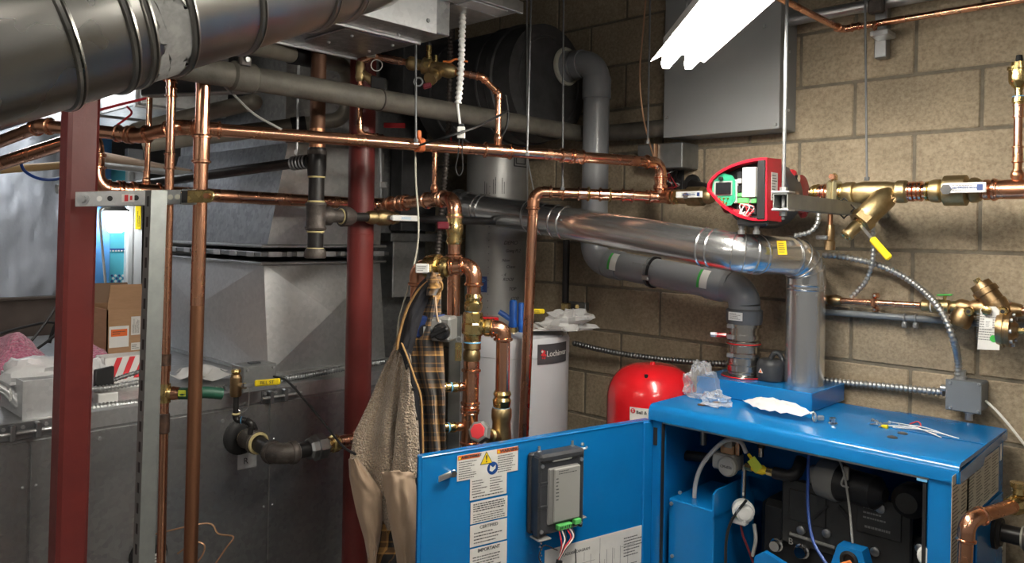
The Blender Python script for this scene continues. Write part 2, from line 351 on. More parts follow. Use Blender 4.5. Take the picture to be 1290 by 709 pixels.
def bead(L, r, w=None):
    """press fitting sleeve: (position, radius) with a rolled bead near each end"""
    w = w or r * .42
    return [(0, r * 1.02), (0, r * 1.10), (w * .25, r * 1.16), (w * .5, r * 1.38), (w * 1.1, r * 1.38), (w * 1.35, r * 1.16), (L - w * 1.35, r * 1.16), (L - w * 1.1, r * 1.38), (L - w * .5, r * 1.38), (L - w * .25, r * 1.16), (L, r * 1.10), (L, r * 1.02)]
def coupling(root, c, d, r, m='copper', L=None, name='coupling'):
    c, d = V(c), V(d).normalized(); L = L or r * 3.2
    a = c - d * L / 2; return MB().prof(a, a + d * L, [(t / L, q) for t, q in bead(L, r)]).build(name, m, root)
def tee(root, c, d, s, r, m='copper', rs=None, L=None, Ls=None):
    c, d, s = V(c), V(d).normalized(), V(s).normalized(); rs = rs or r; L = L or r * 5.; Ls = Ls or r * 2.4
    a = c - d * L / 2; b = MB().prof(a, a + d * L, [(t / L, q) for t, q in bead(L, r)])
    b.prof(c, c + s * Ls, [(0, rs * 1.1), (.55, rs * 1.16), (.66, rs * 1.38), (.84, rs * 1.38), (.92, rs * 1.16), (1, rs * 1.1), (1, rs)])
    return b.build('tee', m, root)
def run(root, pts, r, m='copper', R=None, fit=True, me=None, sock=None, n=16, elbow='elbow', seg='pipe'):
    """pipe run: each straight a part, each turn an elbow fitting of its own"""
    pts = [V(p) for p in pts]; R = R or r * 2.0; me = me or m; cur = pts[0]; sock = r * 1.5 if sock is None else sock
    for i in range(1, len(pts)):
        b = pts[i]
        if i < len(pts) - 1:
            a, c = pts[i - 1], pts[i + 1]; u = (a - b).normalized(); w = (c - b).normalized(); ang = u.angle(w)
            t = min(R / math.tan(ang / 2), (a - b).length * .49, (c - b).length * .49) if ang < PI - .02 else 0
            e0, e1 = b + u * t, b + w * t
            if (e0 - cur).length > 1e-4: MB().sweep([cur, e0], r, n).build(seg, m, root)
            arc = fillet([a, b, c], R, 8)[1:-1] if t else [b]
            if fit:
                s0, s1 = e0 + u * sock, e1 + w * sock; B = r * .42
                path = [s0, s0 - u * B * .25, s0 - u * B * .5, s0 - u * B * 1.1, s0 - u * B * 1.35] + arc + [s1 - w * B * 1.35, s1 - w * B * 1.1, s1 - w * B * .5, s1 - w * B * .25, s1]
                q = r * 1.16; rad = [r * 1.08, q, r * 1.38, r * 1.38, q] + [q] * len(arc) + [q, r * 1.38, r * 1.38, q, r * 1.08]
                MB().sweep(path, rad, n).build(elbow, me, root)
            else: MB().sweep(arc, r, n).build(elbow, me, root)
            cur = e1
        else: MB().sweep([cur, b], r, n).build(seg, m, root)
def flex(pts, r, pitch=.015, n=10, name='flexible_conduit', m='galv', parent=None, k=8, amp=.22):
    """ribbed armoured conduit through the points"""
    p = resample(smooth_path(pts, k), pitch / 4); rad = [r * (1 - amp if (i % 4) in (0, 1) else 1 + amp * .4) for i in range(len(p))]
    return MB().sweep(p, rad, n).build(name, m, parent, smooth=50)
def wire(pts, r, m='black_plastic', name='cable', parent=None, n=6, k=6, straight=False):
    return MB().sweep(pts if straight else smooth_path(pts, k), r, n).build(name, m, parent)
def bolt(root, c, d, r=.006, m='steel', name='screw', h=None):
    c, d = V(c), V(d).normalized(); h = h or r * .9
    return MB().hexnut(c - d * r * .3, c + d * h, r).build(name, m, root, smooth=0)
def text(root, body, c, ux, uz, size, m='print', name='lettering', align='CENTER', bold=0., thick=.0004, shear=0., sx=1.):
    """flat printed lettering lying in the plane ux (reading direction) x uz (up)"""
    cu_ = bpy.data.curves.new(name, 'FONT'); cu_.body = body; cu_.size = size; cu_.align_x = align; cu_.align_y = 'CENTER'; cu_.offset = bold; cu_.extrude = thick; cu_.shear = shear; cu_.resolution_u = 3
    to = bpy.data.objects.new(name, cu_); C.objects.link(to); bpy.context.view_layer.update()
    me = bpy.data.meshes.new_from_object(to.evaluated_get(bpy.context.evaluated_depsgraph_get())); bpy.data.objects.remove(to)
    ux, uz = V(ux).normalized(), V(uz).normalized(); nz = ux.cross(uz); c = V(c); org = V((0, 0, 0)); q = root
    while q is not None: org = org + q.location; q = q.parent
    for v in me.vertices: p = c + ux * v.co.x * sx + uz * v.co.y + nz * v.co.z - org; v.co = p
    me.materials.clear(); me.materials.append(MATS[m]); o = bpy.data.objects.new(name, me); C.objects.link(o); o.parent = root; return o
def lines(root, c, ux, uz, w, h, n, m='print', lh=.35, fill=.8, name='printed_text', off=.0004, ragged=True):
    """rows of small printed words too fine to read"""
    c, ux, uz = V(c), V(ux).normalized(), V(uz).normalized(); nz = ux.cross(uz); b = MB(); st = h / n
    for i in range(n):
        z = h / 2 - (i + .5) * st; end = w * (random.uniform(.55, 1) if ragged else 1); x = 0
        while x < end * .96:
            L = min(w * random.uniform(.03, .11), end - x)
            p = c + ux * (x - w / 2) + uz * z + nz * off; hh = uz * (st * lh / 2)
            b.add([p - hh, p + ux * L - hh, p + ux * L + hh, p + hh], [(0, 1, 2, 3)]); x += L + w * .018
    return b.build(name, m, root, smooth=0)
def plate(root, c, ux, uz, w, h, m, name='label', t=.001, bev=0.):
    ux, uz = V(ux).normalized(), V(uz).normalized(); return MB().obox(V(c), ux, uz, ux.cross(uz), (w, h, t), bev).build(name, m, root, smooth=0)
EX, EY, EZ = V((1, 0, 0)), V((0, 1, 0)), V((0, 0, 1))
def crumple(c, ux, uy, uz, sx, sy, sz, seed, n=14, m=18, rough=.35):
    """crumpled film bag: a closed lumpy pillow with sharp creases"""
    b = MB(); vs = []; c = V(c)
    for i in range(n + 1):
        t = PI * i / n
        for k in range(m):
            g = 2 * PI * k / m; q = V((math.sin(t) * math.cos(g), math.sin(t) * math.sin(g), math.cos(t)))
            f = 1 + rough * (noise.noise(q * 2.1 + V((seed, 0, 0))) + .7 * abs(noise.noise(q * 4.3 + V((0, seed, 0)))) + .5 * noise.noise(q * 8.7 + V((0, 0, seed))))
            p = q * f; vs.append(c + ux * (p.x * sx) + uy * (p.y * sy) + uz * max(p.z * sz, -sz * .45))
    b.add(vs, [(i * m + k, (i + 1) * m + k, (i + 1) * m + (k + 1) % m, i * m + (k + 1) % m) for i in range(n) for k in range(m)])
    return b
# ================================================================= the room
YW = 2.90; XB = -5.60; ZC = 3.05
struct(MB().box((-5.8, -3.0, -.1), (2.4, 3.2, 0)).build('floor', 'concrete'))
struct(MB().box((-5.8, -3.0, ZC), (2.4, 3.2, ZC + .1)).build('ceiling', 'ceiling_dark'))
wr = struct(MB().box((XB - .1, YW + .004, 0), (2.4, YW + .2, ZC)).build('wall_right', 'mortar'))
wb = struct(MB().box((XB - .2, -3.0, 0), (XB, YW + .1, ZC)).build('wall_back', 'plaster'))
def block_mesh(w, h, name):
    b = MB().obox((0, 0, 0), EX, EY, EZ, (w, .05, h), .004); o = b.build(name, 'block', smooth=0); me = o.data; bpy.data.objects.remove(o); return me
BW, BH, J = .406, .203, .011
BM = block_mesh(BW - J, BH - J, 'block')
half_cache = {}
jz = W(1100, 171.5, y=YW).z; jx = W(1237, 125, y=YW).x
k0 = -int(jz / BH) - 1
for k in range(k0, 8):
    z0, z1 = jz + k * BH, jz + (k + 1) * BH
    if z1 < .03 or z0 > ZC - .02: continue
    off = jx + (0 if k % 2 == 0 else BW / 2)
    i0 = int((XB - off) / BW) - 1
    for i in range(i0, i0 + 22):
        x0, x1 = off + i * BW, off + (i + 1) * BW
        if x1 < XB + .1 or x0 > 1.3: continue
        a, c, zz0, zz1 = max(x0, XB), x1, max(z0, 0), min(z1, ZC)
        if a == x0 and zz0 == z0 and zz1 == z1: me = BM
        else:
            key = (round(c - a, 3), round(zz1 - zz0, 3)); me = half_cache.get(key)
            if me is None: me = half_cache[key] = block_mesh(c - a - J, zz1 - zz0 - J, 'block')
        o = bpy.data.objects.new('block', me); C.objects.link(o); o.parent = wr
        o.location = ((a + c) / 2, YW + .025 - random.uniform(0, .0025), (zz0 + zz1) / 2)
def WP(px, py, p0, n):
    r = ray(px, py); n = V(n); return V((0, 0, H)) + r * ((V(p0) - V((0, 0, H))).dot(n) / r.dot(n))
def onseg(a, b, px):
    """the point of segment a-b that the photograph shows at column px"""
    a, b = V(a), V(b); lo, hi = 0., 1.
    f = lambda t: proj(a.lerp(b, t))[0] - px
    s = f(0.)
    for _ in range(40):
        m = (lo + hi) / 2
        if (f(m) > 0) == (s > 0): lo = m
        else: hi = m
    return a.lerp(b, lo)
def proj(p):
    p = V(p) - V((0, 0, H)); d = p.dot(FW); a = p.dot(RT) / d; b = p.z / d
    dx = (a + ROLL * b); dy = -(b - ROLL * a); return PX0 + FPX * dx, PY0 + FPX * dy
# ================================================================= strip lights
def strip_light(end, d, L, label, glow='tube_glow_fill', group=None):
    d = V(d).normalized(); s = V((d.y, -d.x, 0)); end = V(end); up = EZ
    t = thing('strip_light', label, 'light', end, group)
    body = MB(); c = end + d * (L / 2)
    # bent sheet reflector: flat spine and two wings
    prof = [(-.085, .004), (-.045, .030), (-.045, .080), (.045, .080), (.045, .030), (.085, .004)]
    inner = [(.081, .005), (.042, .027), (-.042, .027), (-.081, .005)]
    poly = [end + s * a + up * b for a, b in prof + inner]
    n = len(poly); B = MB(); B.v = poly + [p + d * L for p in poly]
    B.f = [(i, (i + 1) % n, n + (i + 1) % n, n + i) for i in range(n)] + [(0, 1, 8, 9), (1, 2, 3, 4, 7, 8), (4, 5, 6, 7)] + [tuple(i + n for i in f) for f in ((0, 1, 8, 9), (1, 2, 3, 4, 7, 8), (4, 5, 6, 7))]
    B.build('reflector', 'fixture_white', t)
    for sg in (-1, 1):
        a = end + s * (sg * .036) + up * -.002
        tb = MB().cyl(a + d * .012, a + d * (L - .012), .0165, n=12).build('fluorescent_tube', glow, t)
        for q in (0, L):
            e = a + d * q; MB().obox(e + up * .008 + d * (-.004 if q else .004), s, d, up, (.026, .012, .05), .003).build('lamp_holder', 'fixture_white', t)
    for q in (.12, L - .12):
        p = end + d * q + up * .085; m = MB(); k = 0
        while p.z + k * .018 < ZC:
            cc = p + up * (k * .018 + .009); ax = d if k % 2 else s
            m.sweep([cc + ax * (.0045 * math.cos(g)) + up * (.0115 * math.sin(g)) for g in [2 * PI * j / 8 for j in range(8)]], .0013, 4, closed=True); k += 1
        m.build('chain', 'steel_dull', t)
    return t
e0 = W(853, 80, d=2.45)
dirn = (W(930, 30, d=1.95) - e0); dirn.z = 0; dirn = -FW
strip_light(e0, dirn, 1.22, 'bright fluorescent strip light hanging on chains above the boiler', 'tube_glow')
strip_light((-2.3, -.75, 2.42), (1, 0, 0), 1.22, 'fluorescent strip light added out of view behind the viewer, at the left', group='added strip lights out of view')  # unseen lamp added for fill; its side follows the vent pipe's wall shadow
strip_light((.75, -.6, 2.60), (0, 1, 0), 1.22, 'fluorescent strip light added out of view behind the viewer, at the right', group='added strip lights out of view')  # unseen lamp added to brighten the door, red posts and air handler front
strip_light((-4.95, 1.05, 2.30), (1, 0, 0), 1.22, 'fluorescent strip light added over the air handler, hidden by the round duct', 'tube_glow_dim')  # lamp added behind the duct to light the plastic sheet
# ================================================================= air handler
XF = -2.70; ZT = 1.0
fy = lambda px, py=600: W(px, py, x=XF).y
Y0, Y1 = .10, 2.21
ahu = thing('air_handler', 'long galvanized sheet-metal air handler cabinet behind the red posts', 'air handler', (-3.6, 1.1, 0))
MB().box((-4.75, Y0, .08), (XF - .004, Y1, ZT - .055)).build('cabinet_body', 'galv_dark', ahu)
MB().box((-4.75, Y0, ZT - .055), (XF, Y1, ZT), .003).build('top_rail', 'galv', ahu)
MB().box((-4.7, Y0 + .05, 0), (XF - .06, Y1 - .05, .08)).build('base_frame', 'black_iron', ahu)
ys = [Y0, fy(37), fy(338), Y1]
for a, b in zip(ys[:-1], ys[1:]):
    dr = MB().box((XF - .006, a + .003, .10), (XF + .002, b - .003, ZT - .062), .002).build('access_panel', 'galv_dark', ahu, smooth=0)
    for zz in (.3, .55, .80):
        for yy in (a + .018, b - .018): MB().ball((XF + .003, yy, zz), .005, 8).build('screw', 'steel', dr)
for px, py in ((310, 508), (125, 552), (190, 545), (280, 530)):
    bolt(ahu, W(px, py, x=XF), EX, .007)
def latch(px, py, w, bar):
    c = W(px, py, x=XF + .004); r_ = MB()
    la = MB().obox(c, EY, EX, EZ, (w, .006, .05), .002).build('latch', 'steel_dull', ahu)
    a, b = c + EX * .022 + EY * (-w * .55), c + EX * .022 + EY * (w * bar)
    MB().sweep([a, b], .006, 10).build('latch_bar', 'steel', la)
    for q in (-.3, .1): MB().box(c + V((0, w * q - .008, -.024)), c + V((.030, w * q + .008, .024)), .003).build('latch_bracket', 'steel_dull', la)
    for q in (-.42, -.12, .25, .42): bolt(la, c + EY * (w * q) + EZ * .012 + EX * .003, EX, .006)
latch(38, 541, .17, .62); latch(352, 497, .15, .55)
# hood and flanges on the cabinet
hy0, hy1 = W(338, 474, z=ZT).y + .0, 2.20
xb, xt, zt = W(338, 474, z=ZT).x, -2.95, 1.455
hood = thing('duct_hood', 'sloped galvanized duct hood with cross-broken sides on the air handler', 'duct hood', (-3.4, 1.9, ZT))
def cross_panel(name, q, bulge, n, m='galv'):
    """sheet panel with a shallow diagonal cross break"""
    q = [V(p) for p in q]; c = sum(q, V((0, 0, 0))) / 4 + V(n) * bulge; b = MB(); b.v = q + [c]; b.f = [(0, 1, 4), (1, 2, 4), (2, 3, 4), (3, 0, 4)]
    back = [p - V(n) * .006 for p in q]; k = len(b.v); b.v += back; b.f += [(k, k + 3, k + 2, k + 1)] + [(i, (i + 1) % 4, k + (i + 1) % 4, k + i) for i in range(4)]
    return b.build(name, m, hood, smooth=0)
cross_panel('front_panel', [(xb, hy0, ZT + .012), (xb, hy1, ZT + .012), (xt, hy1, zt), (xt, hy0, zt)], .032, (.95, 0, .3), 'galv')
cross_panel('side_panel', [(-4.15, hy0, ZT + .012), (xb, hy0, ZT + .012), (xt, hy0, zt), (-4.05, hy0, zt)], .035, (0, -1, 0), 'galv_white')
cross_panel('back_panel', [(-4.15, hy1, ZT + .012), (xb, hy1, ZT + .012), (xt, hy1, zt), (-4.05, hy1, zt)], .01, (0, 1, 0))
MB().box((-4.17, hy0 - .02, ZT + .002), (xb + .03, hy1 + .02, ZT + .014)).build('base_flange', 'galv', hood)
for k, (z, dd) in enumerate(((zt - .004, .022), (zt + .03, .03), (zt + .066, .022))):
    MB().box((-4.07, hy0 - dd, z), (xt + dd, hy1 + dd, z + (.012 if k != 1 else .02)), .003).build('flange_rail', 'steel_dull' if k == 1 else 'galv', hood)
for i in range(9):
    y = hy0 + (hy1 - hy0) * (i + .5) / 9; MB().obox((xt + .034, y, zt + .040), EX, EY, EZ, (.004, .02 if i % 2 else .06, .022), .001).build('flange_clip', 'galv_white', hood)
    if i % 2 == 0: bolt(hood, (xb + .018, y, ZT + .014), EZ, .006)
for i in range(7): MB().obox((-3.0 - i * .15, hy0 - .034, zt + .040), EX, EY, EZ, (.06, .004, .022), .001).build('flange_clip', 'galv_white', hood)
zu = 1.96
cross_panel('riser_front', [(xt, hy0 + .015, zt + .08), (xt, hy1, zt + .08), (xt + .02, hy1, zu), (xt + .02, hy0 + .09, zu)], .012, (1, 0, 0), 'galv')
cross_panel('riser_side', [(-4.05, hy0 + .015, zt + .08), (xt, hy0 + .015, zt + .08), (xt + .02, hy0 + .09, zu), (-4.0, hy0 + .09, zu)], .01, (0, -1, 0), 'galv_dark')
MB().box((-4.0, hy0 + .10, zt + .08), (xt - .02, hy1 - .01, ZC)).build('riser_duct', 'galv_dark', hood)
# dark duct plenums beyond the hood
pl = thing('supply_plenum', 'dark galvanized duct riser between red column and chimney', 'duct', (-3.3, 2.5, 0))
MB().box((-3.75, 2.28, .0), (-3.10, 2.60, ZC), .004).build('duct_riser', 'galv_dark', pl)
MB().box((-3.09, 2.30, 1.28), (-2.98, 2.46, 1.56), .004).build('side_box', 'galv', pl)
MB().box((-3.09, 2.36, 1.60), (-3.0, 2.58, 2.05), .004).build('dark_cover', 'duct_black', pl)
MB().box((-3.10, 2.27, 1.55), (-2.96, 2.62, 1.59), .003).build('joint_flange', 'galv_dark', pl)
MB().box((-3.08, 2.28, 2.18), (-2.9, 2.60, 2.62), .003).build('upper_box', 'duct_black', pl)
# ================================================================= chimney, flue, vent
CH = V((-2.72, 2.735, 0))
chm = thing('chimney_stack', 'wide grey metal chimney cylinder with handwriting, in the corner', 'chimney', CH)
MB().cyl(CH, CH + EZ * 2.03, .152, n=48).build('stack_wall', 'chimney_metal', chm)
def on_chim(px, py):
    """point on the chimney skin, with its outward normal and tangent"""
    r = ray(px, py); o = V((0, 0, H)); ax = V((r.x, r.y)); oc = V((o.x - CH.x, o.y - CH.y)); a = ax.dot(ax); b = 2 * oc.dot(ax); c_ = oc.dot(oc) - .1525 ** 2
    disc = max(b * b - 4 * a * c_, 0); t = (-b - math.sqrt(disc)) / (2 * a); p = o + r * t; n = V((p.x - CH.x, p.y - CH.y, 0)).normalized(); return p, n, V((-n.y, n.x, 0))
for i in range(26):
    p, n, u = on_chim(616, 300); MB().ball((p.x, p.y, 1.02 + i * .032), .0035, 6).build('rivet', 'print_grey', chm)
for px, py, s, sz in ((643, 306, 'DEMO', .026), (646, 316, 'Going PL2', .02), (637, 328, 'New', .02), (643, 336, 'Chase', .02), (634, 346, '- 4', .02), (640, 352, 'ROOF', .021), (645, 364, 'TOP', .021), (648, 376, '6"OD', .021)):
    p, n, u = on_chim(px, py); text(chm, s, p + n * .0016, u, EZ, sz, 'print', 'handwriting', shear=.3)
p, n, u = on_chim(607, 358); MB().obox(p + n * .001, u, EZ, n, (.055, .075, .002)).build('blue_label', 'label_blue', chm); lines(chm, p + n * .0022, u, EZ, .045, .06, 9, 'cyan_print')
p, n, u = on_chim(658, 180); MB().obox(p + n * .0, u, EZ, n, (.05, .06, .002)).build('navy_label', 'label_blue', chm)
p, n, u = on_chim(656, 198)
for a in (.045, .032):
    for q in (-1, 1): MB().obox(p + n * .001 + EZ * q * a, u, EZ, n, (2 * a, .005, .002)).build('marker_line', 'print', chm); MB().obox(p + n * .001 + u * q * a, u, EZ, n, (.005, 2 * a, .002)).build('marker_line', 'print', chm)
for px in (612, 623, 634):
    p, n, u = on_chim(px, 232); lines(chm, p + n * .001, EZ, -u, .09, .02, 2, name='stencil_print')
# boiler flue: riser, double elbow, long climbing run, collar into the dark riser
FR = .0665
def sheet_tube(root, a, b, r=FR, m='flue_metal', name='flue_pipe'):
    return MB().prof(a, b, [(0, r)] + [(1, r)], 36).build(name, m, root)
flue = thing('flue_duct', 'shiny galvanized flue rising from the boiler and crossing to the chimney', 'flue', (-1.15, 2.71, 1.083))
r0, r1 = V((-1.15, 2.71, 1.083)), V((-1.15, 2.71, 1.535)); f2 = V((-1.245, 2.43, 1.545)); f3 = V((-2.10, 2.44, 1.655)); f4 = V((-2.62, 2.44, 1.715))
pts = [r0, r1, f2, f3, f4]
Rb = .085
arc1 = fillet([r0, r1, f2], Rb, 12)[1:-1]; arc2 = fillet([r1, f2, f3], Rb, 12)[1:-1]
sheet_tube(flue, r0, arc1[0])
def gore(a, name='gored_elbow', r=FR * 1.012, n=4):
    o = MB(); k = max(1, (len(a) - 1) // n); q = a[::k] if a[::k][-1] == a[-1] else a[::k] + [a[-1]]
    o.sweep(q, r, 36); return o.build(name, 'flue_metal', flue, smooth=20)
d1 = (f2 - r1).normalized(); d2 = (f3 - f2).normalized(); d3 = (f4 - f3).normalized()
gore([r1 - EZ * .12] + arc1 + [arc1[-1] + d1 * .01])
sheet_tube(flue, arc1[-1], arc2[0])
gore([arc2[0] - d1 * .01] + arc2 + [arc2[-1] + d2 * .09])
sheet_tube(flue, arc2[-1], f3 - d2 * .06)
MB().sweep([f3 - d2 * .08, f3 - d2 * .025, f3 + d3 * .03, f3 + d3 * .07], FR * 1.012, 36).build('adjustable_elbow', 'flue_metal', flue, smooth=20)
sheet_tube(flue, f3 + d3 * .05, f4)
for c, d in ((r1 - EZ * .10, EZ), (r1 - EZ * .115, EZ), (arc1[-1], d1), (arc2[0] - d1 * -.004, d1), (arc2[-1] + d2 * .05, d2), (arc2[-1] + d2 * .085, d2), (f3 - d2 * .075, d2), (f3 - d2 * .028, d2), (f3 + d3 * .035, d3), (f3 + d3 * .068, d3), (f4 - d3 * .12, d3), (f4 - d3 * .09, d3), (f4, d3)):
    MB().ring(c, d, FR * 1.012, .0035, 40, 6).build('seam_bead', 'flue_metal', flue)
MB().sweep([f4 - d3 * .01, f4 + V((-.05, .0, .01)), f4 + V((-.11, .03, .01)), f4 + V((-.16, .09, .01)), f4 + V((-.17, .16, .01))], FR * 1.02, 32).build('end_elbow', 'flue_metal', flue, smooth=20)
MB().ring(f4 + V((-.055, 0, .01)), (-1, .1, 0), FR * 1.03, .007, 40, 8).build('black_gasket', 'rubber', flue)
for px, py in ((880, 292), (872, 330), (985, 312), (1030, 352)): pass
for c in (r1 + V((-.0, -.065, -.13)), r1 + V((.055, -.036, -.13)), f3 + V((.10, -.066, .0)), f4 + V((.12, -.066, .01))): bolt(flue, c, (0, -1, 0), .004)
for a_ in (arc1, arc2):
    for k in (3, 6, 9): MB().ring(a_[k], a_[k + 1] - a_[k - 1], FR * 1.012, .0028, 40, 6).build('seam_bead', 'flue_metal', flue)
ytag = arc2[0].lerp(arc2[-1], .3) + V((.045, -.052, .03))
yn = (V((0, 0, H)) - ytag).normalized(); yu = EZ.cross(yn).normalized()
cpt = W(985, 312, d=2.56)
MB().obox(cpt, RT, (EZ * .9 + FW * .3).normalized(), RT.cross((EZ * .9 + FW * .3).normalized()), (.030, .048, .001)).build('yellow_sticker', 'yellow_print', flue)
lines(flue, cpt - FW * .0015, RT, (EZ * .9 + FW * .3).normalized(), .022, .036, 5)
# wire loop hanger
hg = thing('flue_hanger', 'thin wire loop hanging the flue beside the chimney', 'hanger', (-2.2, 2.44, 1.66))
top = W(664, 198, d=3.32)
MB().sweep([W(664, 0, d=3.32), top], .004, 6).build('hanger_rod', 'steel', hg)
c_ = V((-2.22, 2.44, 1.672))
lp = [top] + [c_ + EY * (-math.sin(t) * .070) + EZ * (math.cos(t) * .070) for t in [PI * .12 + i * PI * 1.76 / 14 for i in range(15)]] + [top + EZ * .002]
MB().sweep(lp, .0028, 6).build('wire_loop', 'steel', hg)
# grey plastic combustion-air vent
PR = .0575
pv = thing('vent_pipe', 'grey plastic vent pipe from the boiler up into the black silencer', 'vent pipe', (-1.375, 2.697, 1.083))
b0 = V((-1.375, 2.697, 1.29)); b1 = V((-1.375, 2.697, 1.405)); b2 = V((-2.09, 2.705, 1.487)); b3 = V((-2.09, 2.705, 2.355)); b4 = V((-2.275, 2.705, 2.355))
run(pv, [b0, b1, b2, b3, b4], PR, 'pvc', R=.085, fit=False, n=32)
dd = (b2 - b1).normalized()
def sock(c, d, L=.075, r=PR * 1.09, m='pvc'):
    d = V(d).normalized(); c = V(c); MB().prof(c - d * L / 2, c + d * L / 2, [(0, PR), (.02, r), (.85, r), (1, PR)], 32).build('socket', m, pv)
sock(b1 + dd * .115, -dd); sock(b2 - dd * .115, dd); sock(b2 + EZ * .11, -EZ); sock(b3 - EZ * .115, EZ, .10); sock(b3 - EX * .115, -EX)
MB().prof(b0 - EZ * .01, b0 + EZ * .045, [(0, PR * 1.10), (.3, PR * 1.16), (.9, PR * 1.16), (1, PR)], 32).build('hub', 'pvc_dark', pv)
for c, dr in ((b1 + dd * .150, dd), (b2 - dd * .140, dd)):
    n = V((.15, -.93, .3)); n = (n - dr * n.dot(dr)).normalized(); u = dr
    for th, mm, k in ((0, 'white', 0), (.45, 'green_print', 1)):
        n2 = (n * math.cos(th * .0) ).normalized(); w = n.cross(u)
        MB().grid([[c + (n * math.cos(g) + w * math.sin(g)) * (PR * 1.094 + .0012) + u * (s_ + k * .016) for g in [-.6 + .2 * j for j in range(7)]] for s_ in ((-.026, .006) if k == 0 else (-.008, .002))]).build('sticker', mm, pv)
text(pv, 'PLASTIC VENT PIPE', (b1 + dd * .42 + V((0, -PR - .0008, .028))), -dd, EZ, .012, 'print_grey', 'pipe_marking')
cpl = b1 + dd * .40
MB().ring(cpl, dd, PR * 1.05, .006, 32, 8).build('pipe_clamp', 'rubber', pv); MB().ring(cpl + dd * .02, dd, PR * 1.05, .003, 32, 8).build('clamp_wire', 'steel_dull', pv)
MB().obox(cpl + V((0.0, -PR - .008, -.02)), dd, EY, EZ, (.03, .014, .02), .003).build('clamp_screw', 'steel', pv)
for dx in (0.0,):
    c = b0 + EZ * .02 + V((.0, -PR * 1.16 - .001, 0)); MB().obox(c, EX, EZ, -EY, (.055, .03, .002)).build('sticker', 'white', pv); lines(pv, c - EY * .0013, EX, EZ, .045, .024, 5)
# stainless adapter between the boiler and the plastic vent
sa = thing('vent_adapter', 'stainless vent adapter with clamp bands under the grey plastic pipe', 'adapter', (-1.375, 2.697, 1.083))
A0 = V((-1.375, 2.697, 1.083))
MB().prof(A0, A0 + EZ * .20, [(0, .058), (.10, .058), (.12, .062), (.22, .062), (.24, .057), (.36, .057), (.38, .063), (.44, .063), (.46, .057), (.58, .057), (.60, .061), (.66, .061), (.68, .055), (1, .055)], 36).build('adapter_body', 'stainless', sa, smooth=25)
for z, r, mm, h in ((.082, .061, 'stainless', .012), (.124, .0625, 'tank_red', .004), (.150, .061, 'stainless', .014), (.19, .063, 'stainless', .012)):
    MB().prof(A0 + EZ * (z - h / 2), A0 + EZ * (z + h / 2), [(0, r - .004), (0, r), (1, r), (1, r - .004)], 36).build('clamp_band', mm, sa)
    if mm == 'stainless': MB().obox(A0 + V((-.02, -r - .004, z)), EX, EY, EZ, (.026, .012, .016), .003).build('clamp_screw', 'steel', sa)
tp = A0 + V((-.055, -.03, .15)); MB().cyl(tp, tp + V((-.035, -.02, 0)), .009, n=10).build('test_port', 'tank_red', sa); MB().hexnut(tp + V((-.03, -.017, 0)), tp + V((-.05, -.028, 0)), .010).build('port_cap', 'steel', sa)
MB().prof(A0, A0 + EZ * .012, [(0, .078), (.6, .078), (1, .066)], 36).build('base_ring', 'stainless', sa)
MB().ring(A0 + EZ * .004, EZ, .078, .003, 40, 6).build('red_gasket', 'tank_red', sa)
# black silencer in the corner
sil = thing('intake_silencer', 'big black cylindrical silencer high in the dark corner', 'silencer', (-2.6, 2.55, 2.0))
sc = V((-2.27, 2.60, 2.27))
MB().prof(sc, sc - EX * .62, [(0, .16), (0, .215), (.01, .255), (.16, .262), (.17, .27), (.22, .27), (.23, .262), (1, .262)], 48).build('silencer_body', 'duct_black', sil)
for q in (.14, .20, .50): MB().ring(sc - EX * q, EX, .264, .006, 48, 6).build('rib', 'duct_black', sil)
MB().ring(sc - EX * .0, EX, .20, .006, 40, 6).build('face_bead', 'duct_black', sil)
ec = V((-2.265, 2.705, 2.355)); MB().prof(ec + EX * .045, ec - EX * .02, [(0, .062), (.3, .064), (.6, .075), (1, .082)], 30).build('sealant_collar', 'pvc', sil)
MB().ring(ec + EX * .002, EX, .075, .012, 30, 8).build('sealant_bead', 'label_yellowed', sil)
MB().ring(ec + EX * .05, EX, .063, .005, 30, 6).build('hose_clamp', 'steel_dull', sil)
for a in (.4, 1.0): MB().box((-2.6 + a * .1, 2.75, 2.1), (-2.58 + a * .1, YW, 2.12)).build('wall_bracket', 'black_iron', sil)
# ================================================================= boiler cabinet
BX0, BX1, BY0, BY1, BZ = -1.506, -.556, 2.285, 2.815, 1.018
bo = thing('boiler', 'blue sheet-metal boiler cabinet with its front door swung open', 'boiler', ((BX0 + BX1) / 2, (BY0 + BY1) / 2, 0))
ZB = .10
MB().box((BX0, BY0 + .03, ZB), (BX0 + .015, BY1, BZ - .03)).build('left_panel', 'blue_paint', bo)
MB().box((BX1 - .02, BY0 + .005, ZB), (BX1 - .006, BY1, BZ - .03), .003).build('right_panel', 'blue_paint', bo)
MB().box((BX0, BY1 - .012, ZB), (BX1 - .006, BY1, BZ - .03)).build('back_panel', 'blue_paint', bo)
MB().box((BX0, BY0 + .03, ZB - .02), (BX1 - .006, BY1, ZB + .01)).build('bottom_panel', 'firebox', bo)
for xx in (BX0 + .06, BX1 - .08):
    for yy in (BY0 + .08, BY1 - .08): MB().prof((xx, yy, 0), (xx, yy, ZB), [(0, .02), (.2, .02), (.25, .01), (1, .01)], 12).build('foot', 'black_iron', bo)
# front corner posts
MB().box((BX1 - .075, BY0 + .004, ZB), (BX1 - .006, BY0 + .03, BZ - .04), .004).build('front_post', 'blue_paint', bo)
MB().box((BX0, BY0 + .01, ZB), (BX0 + .045, BY0 + .035, BZ - .04), .004).build('front_post', 'blue_paint', bo)
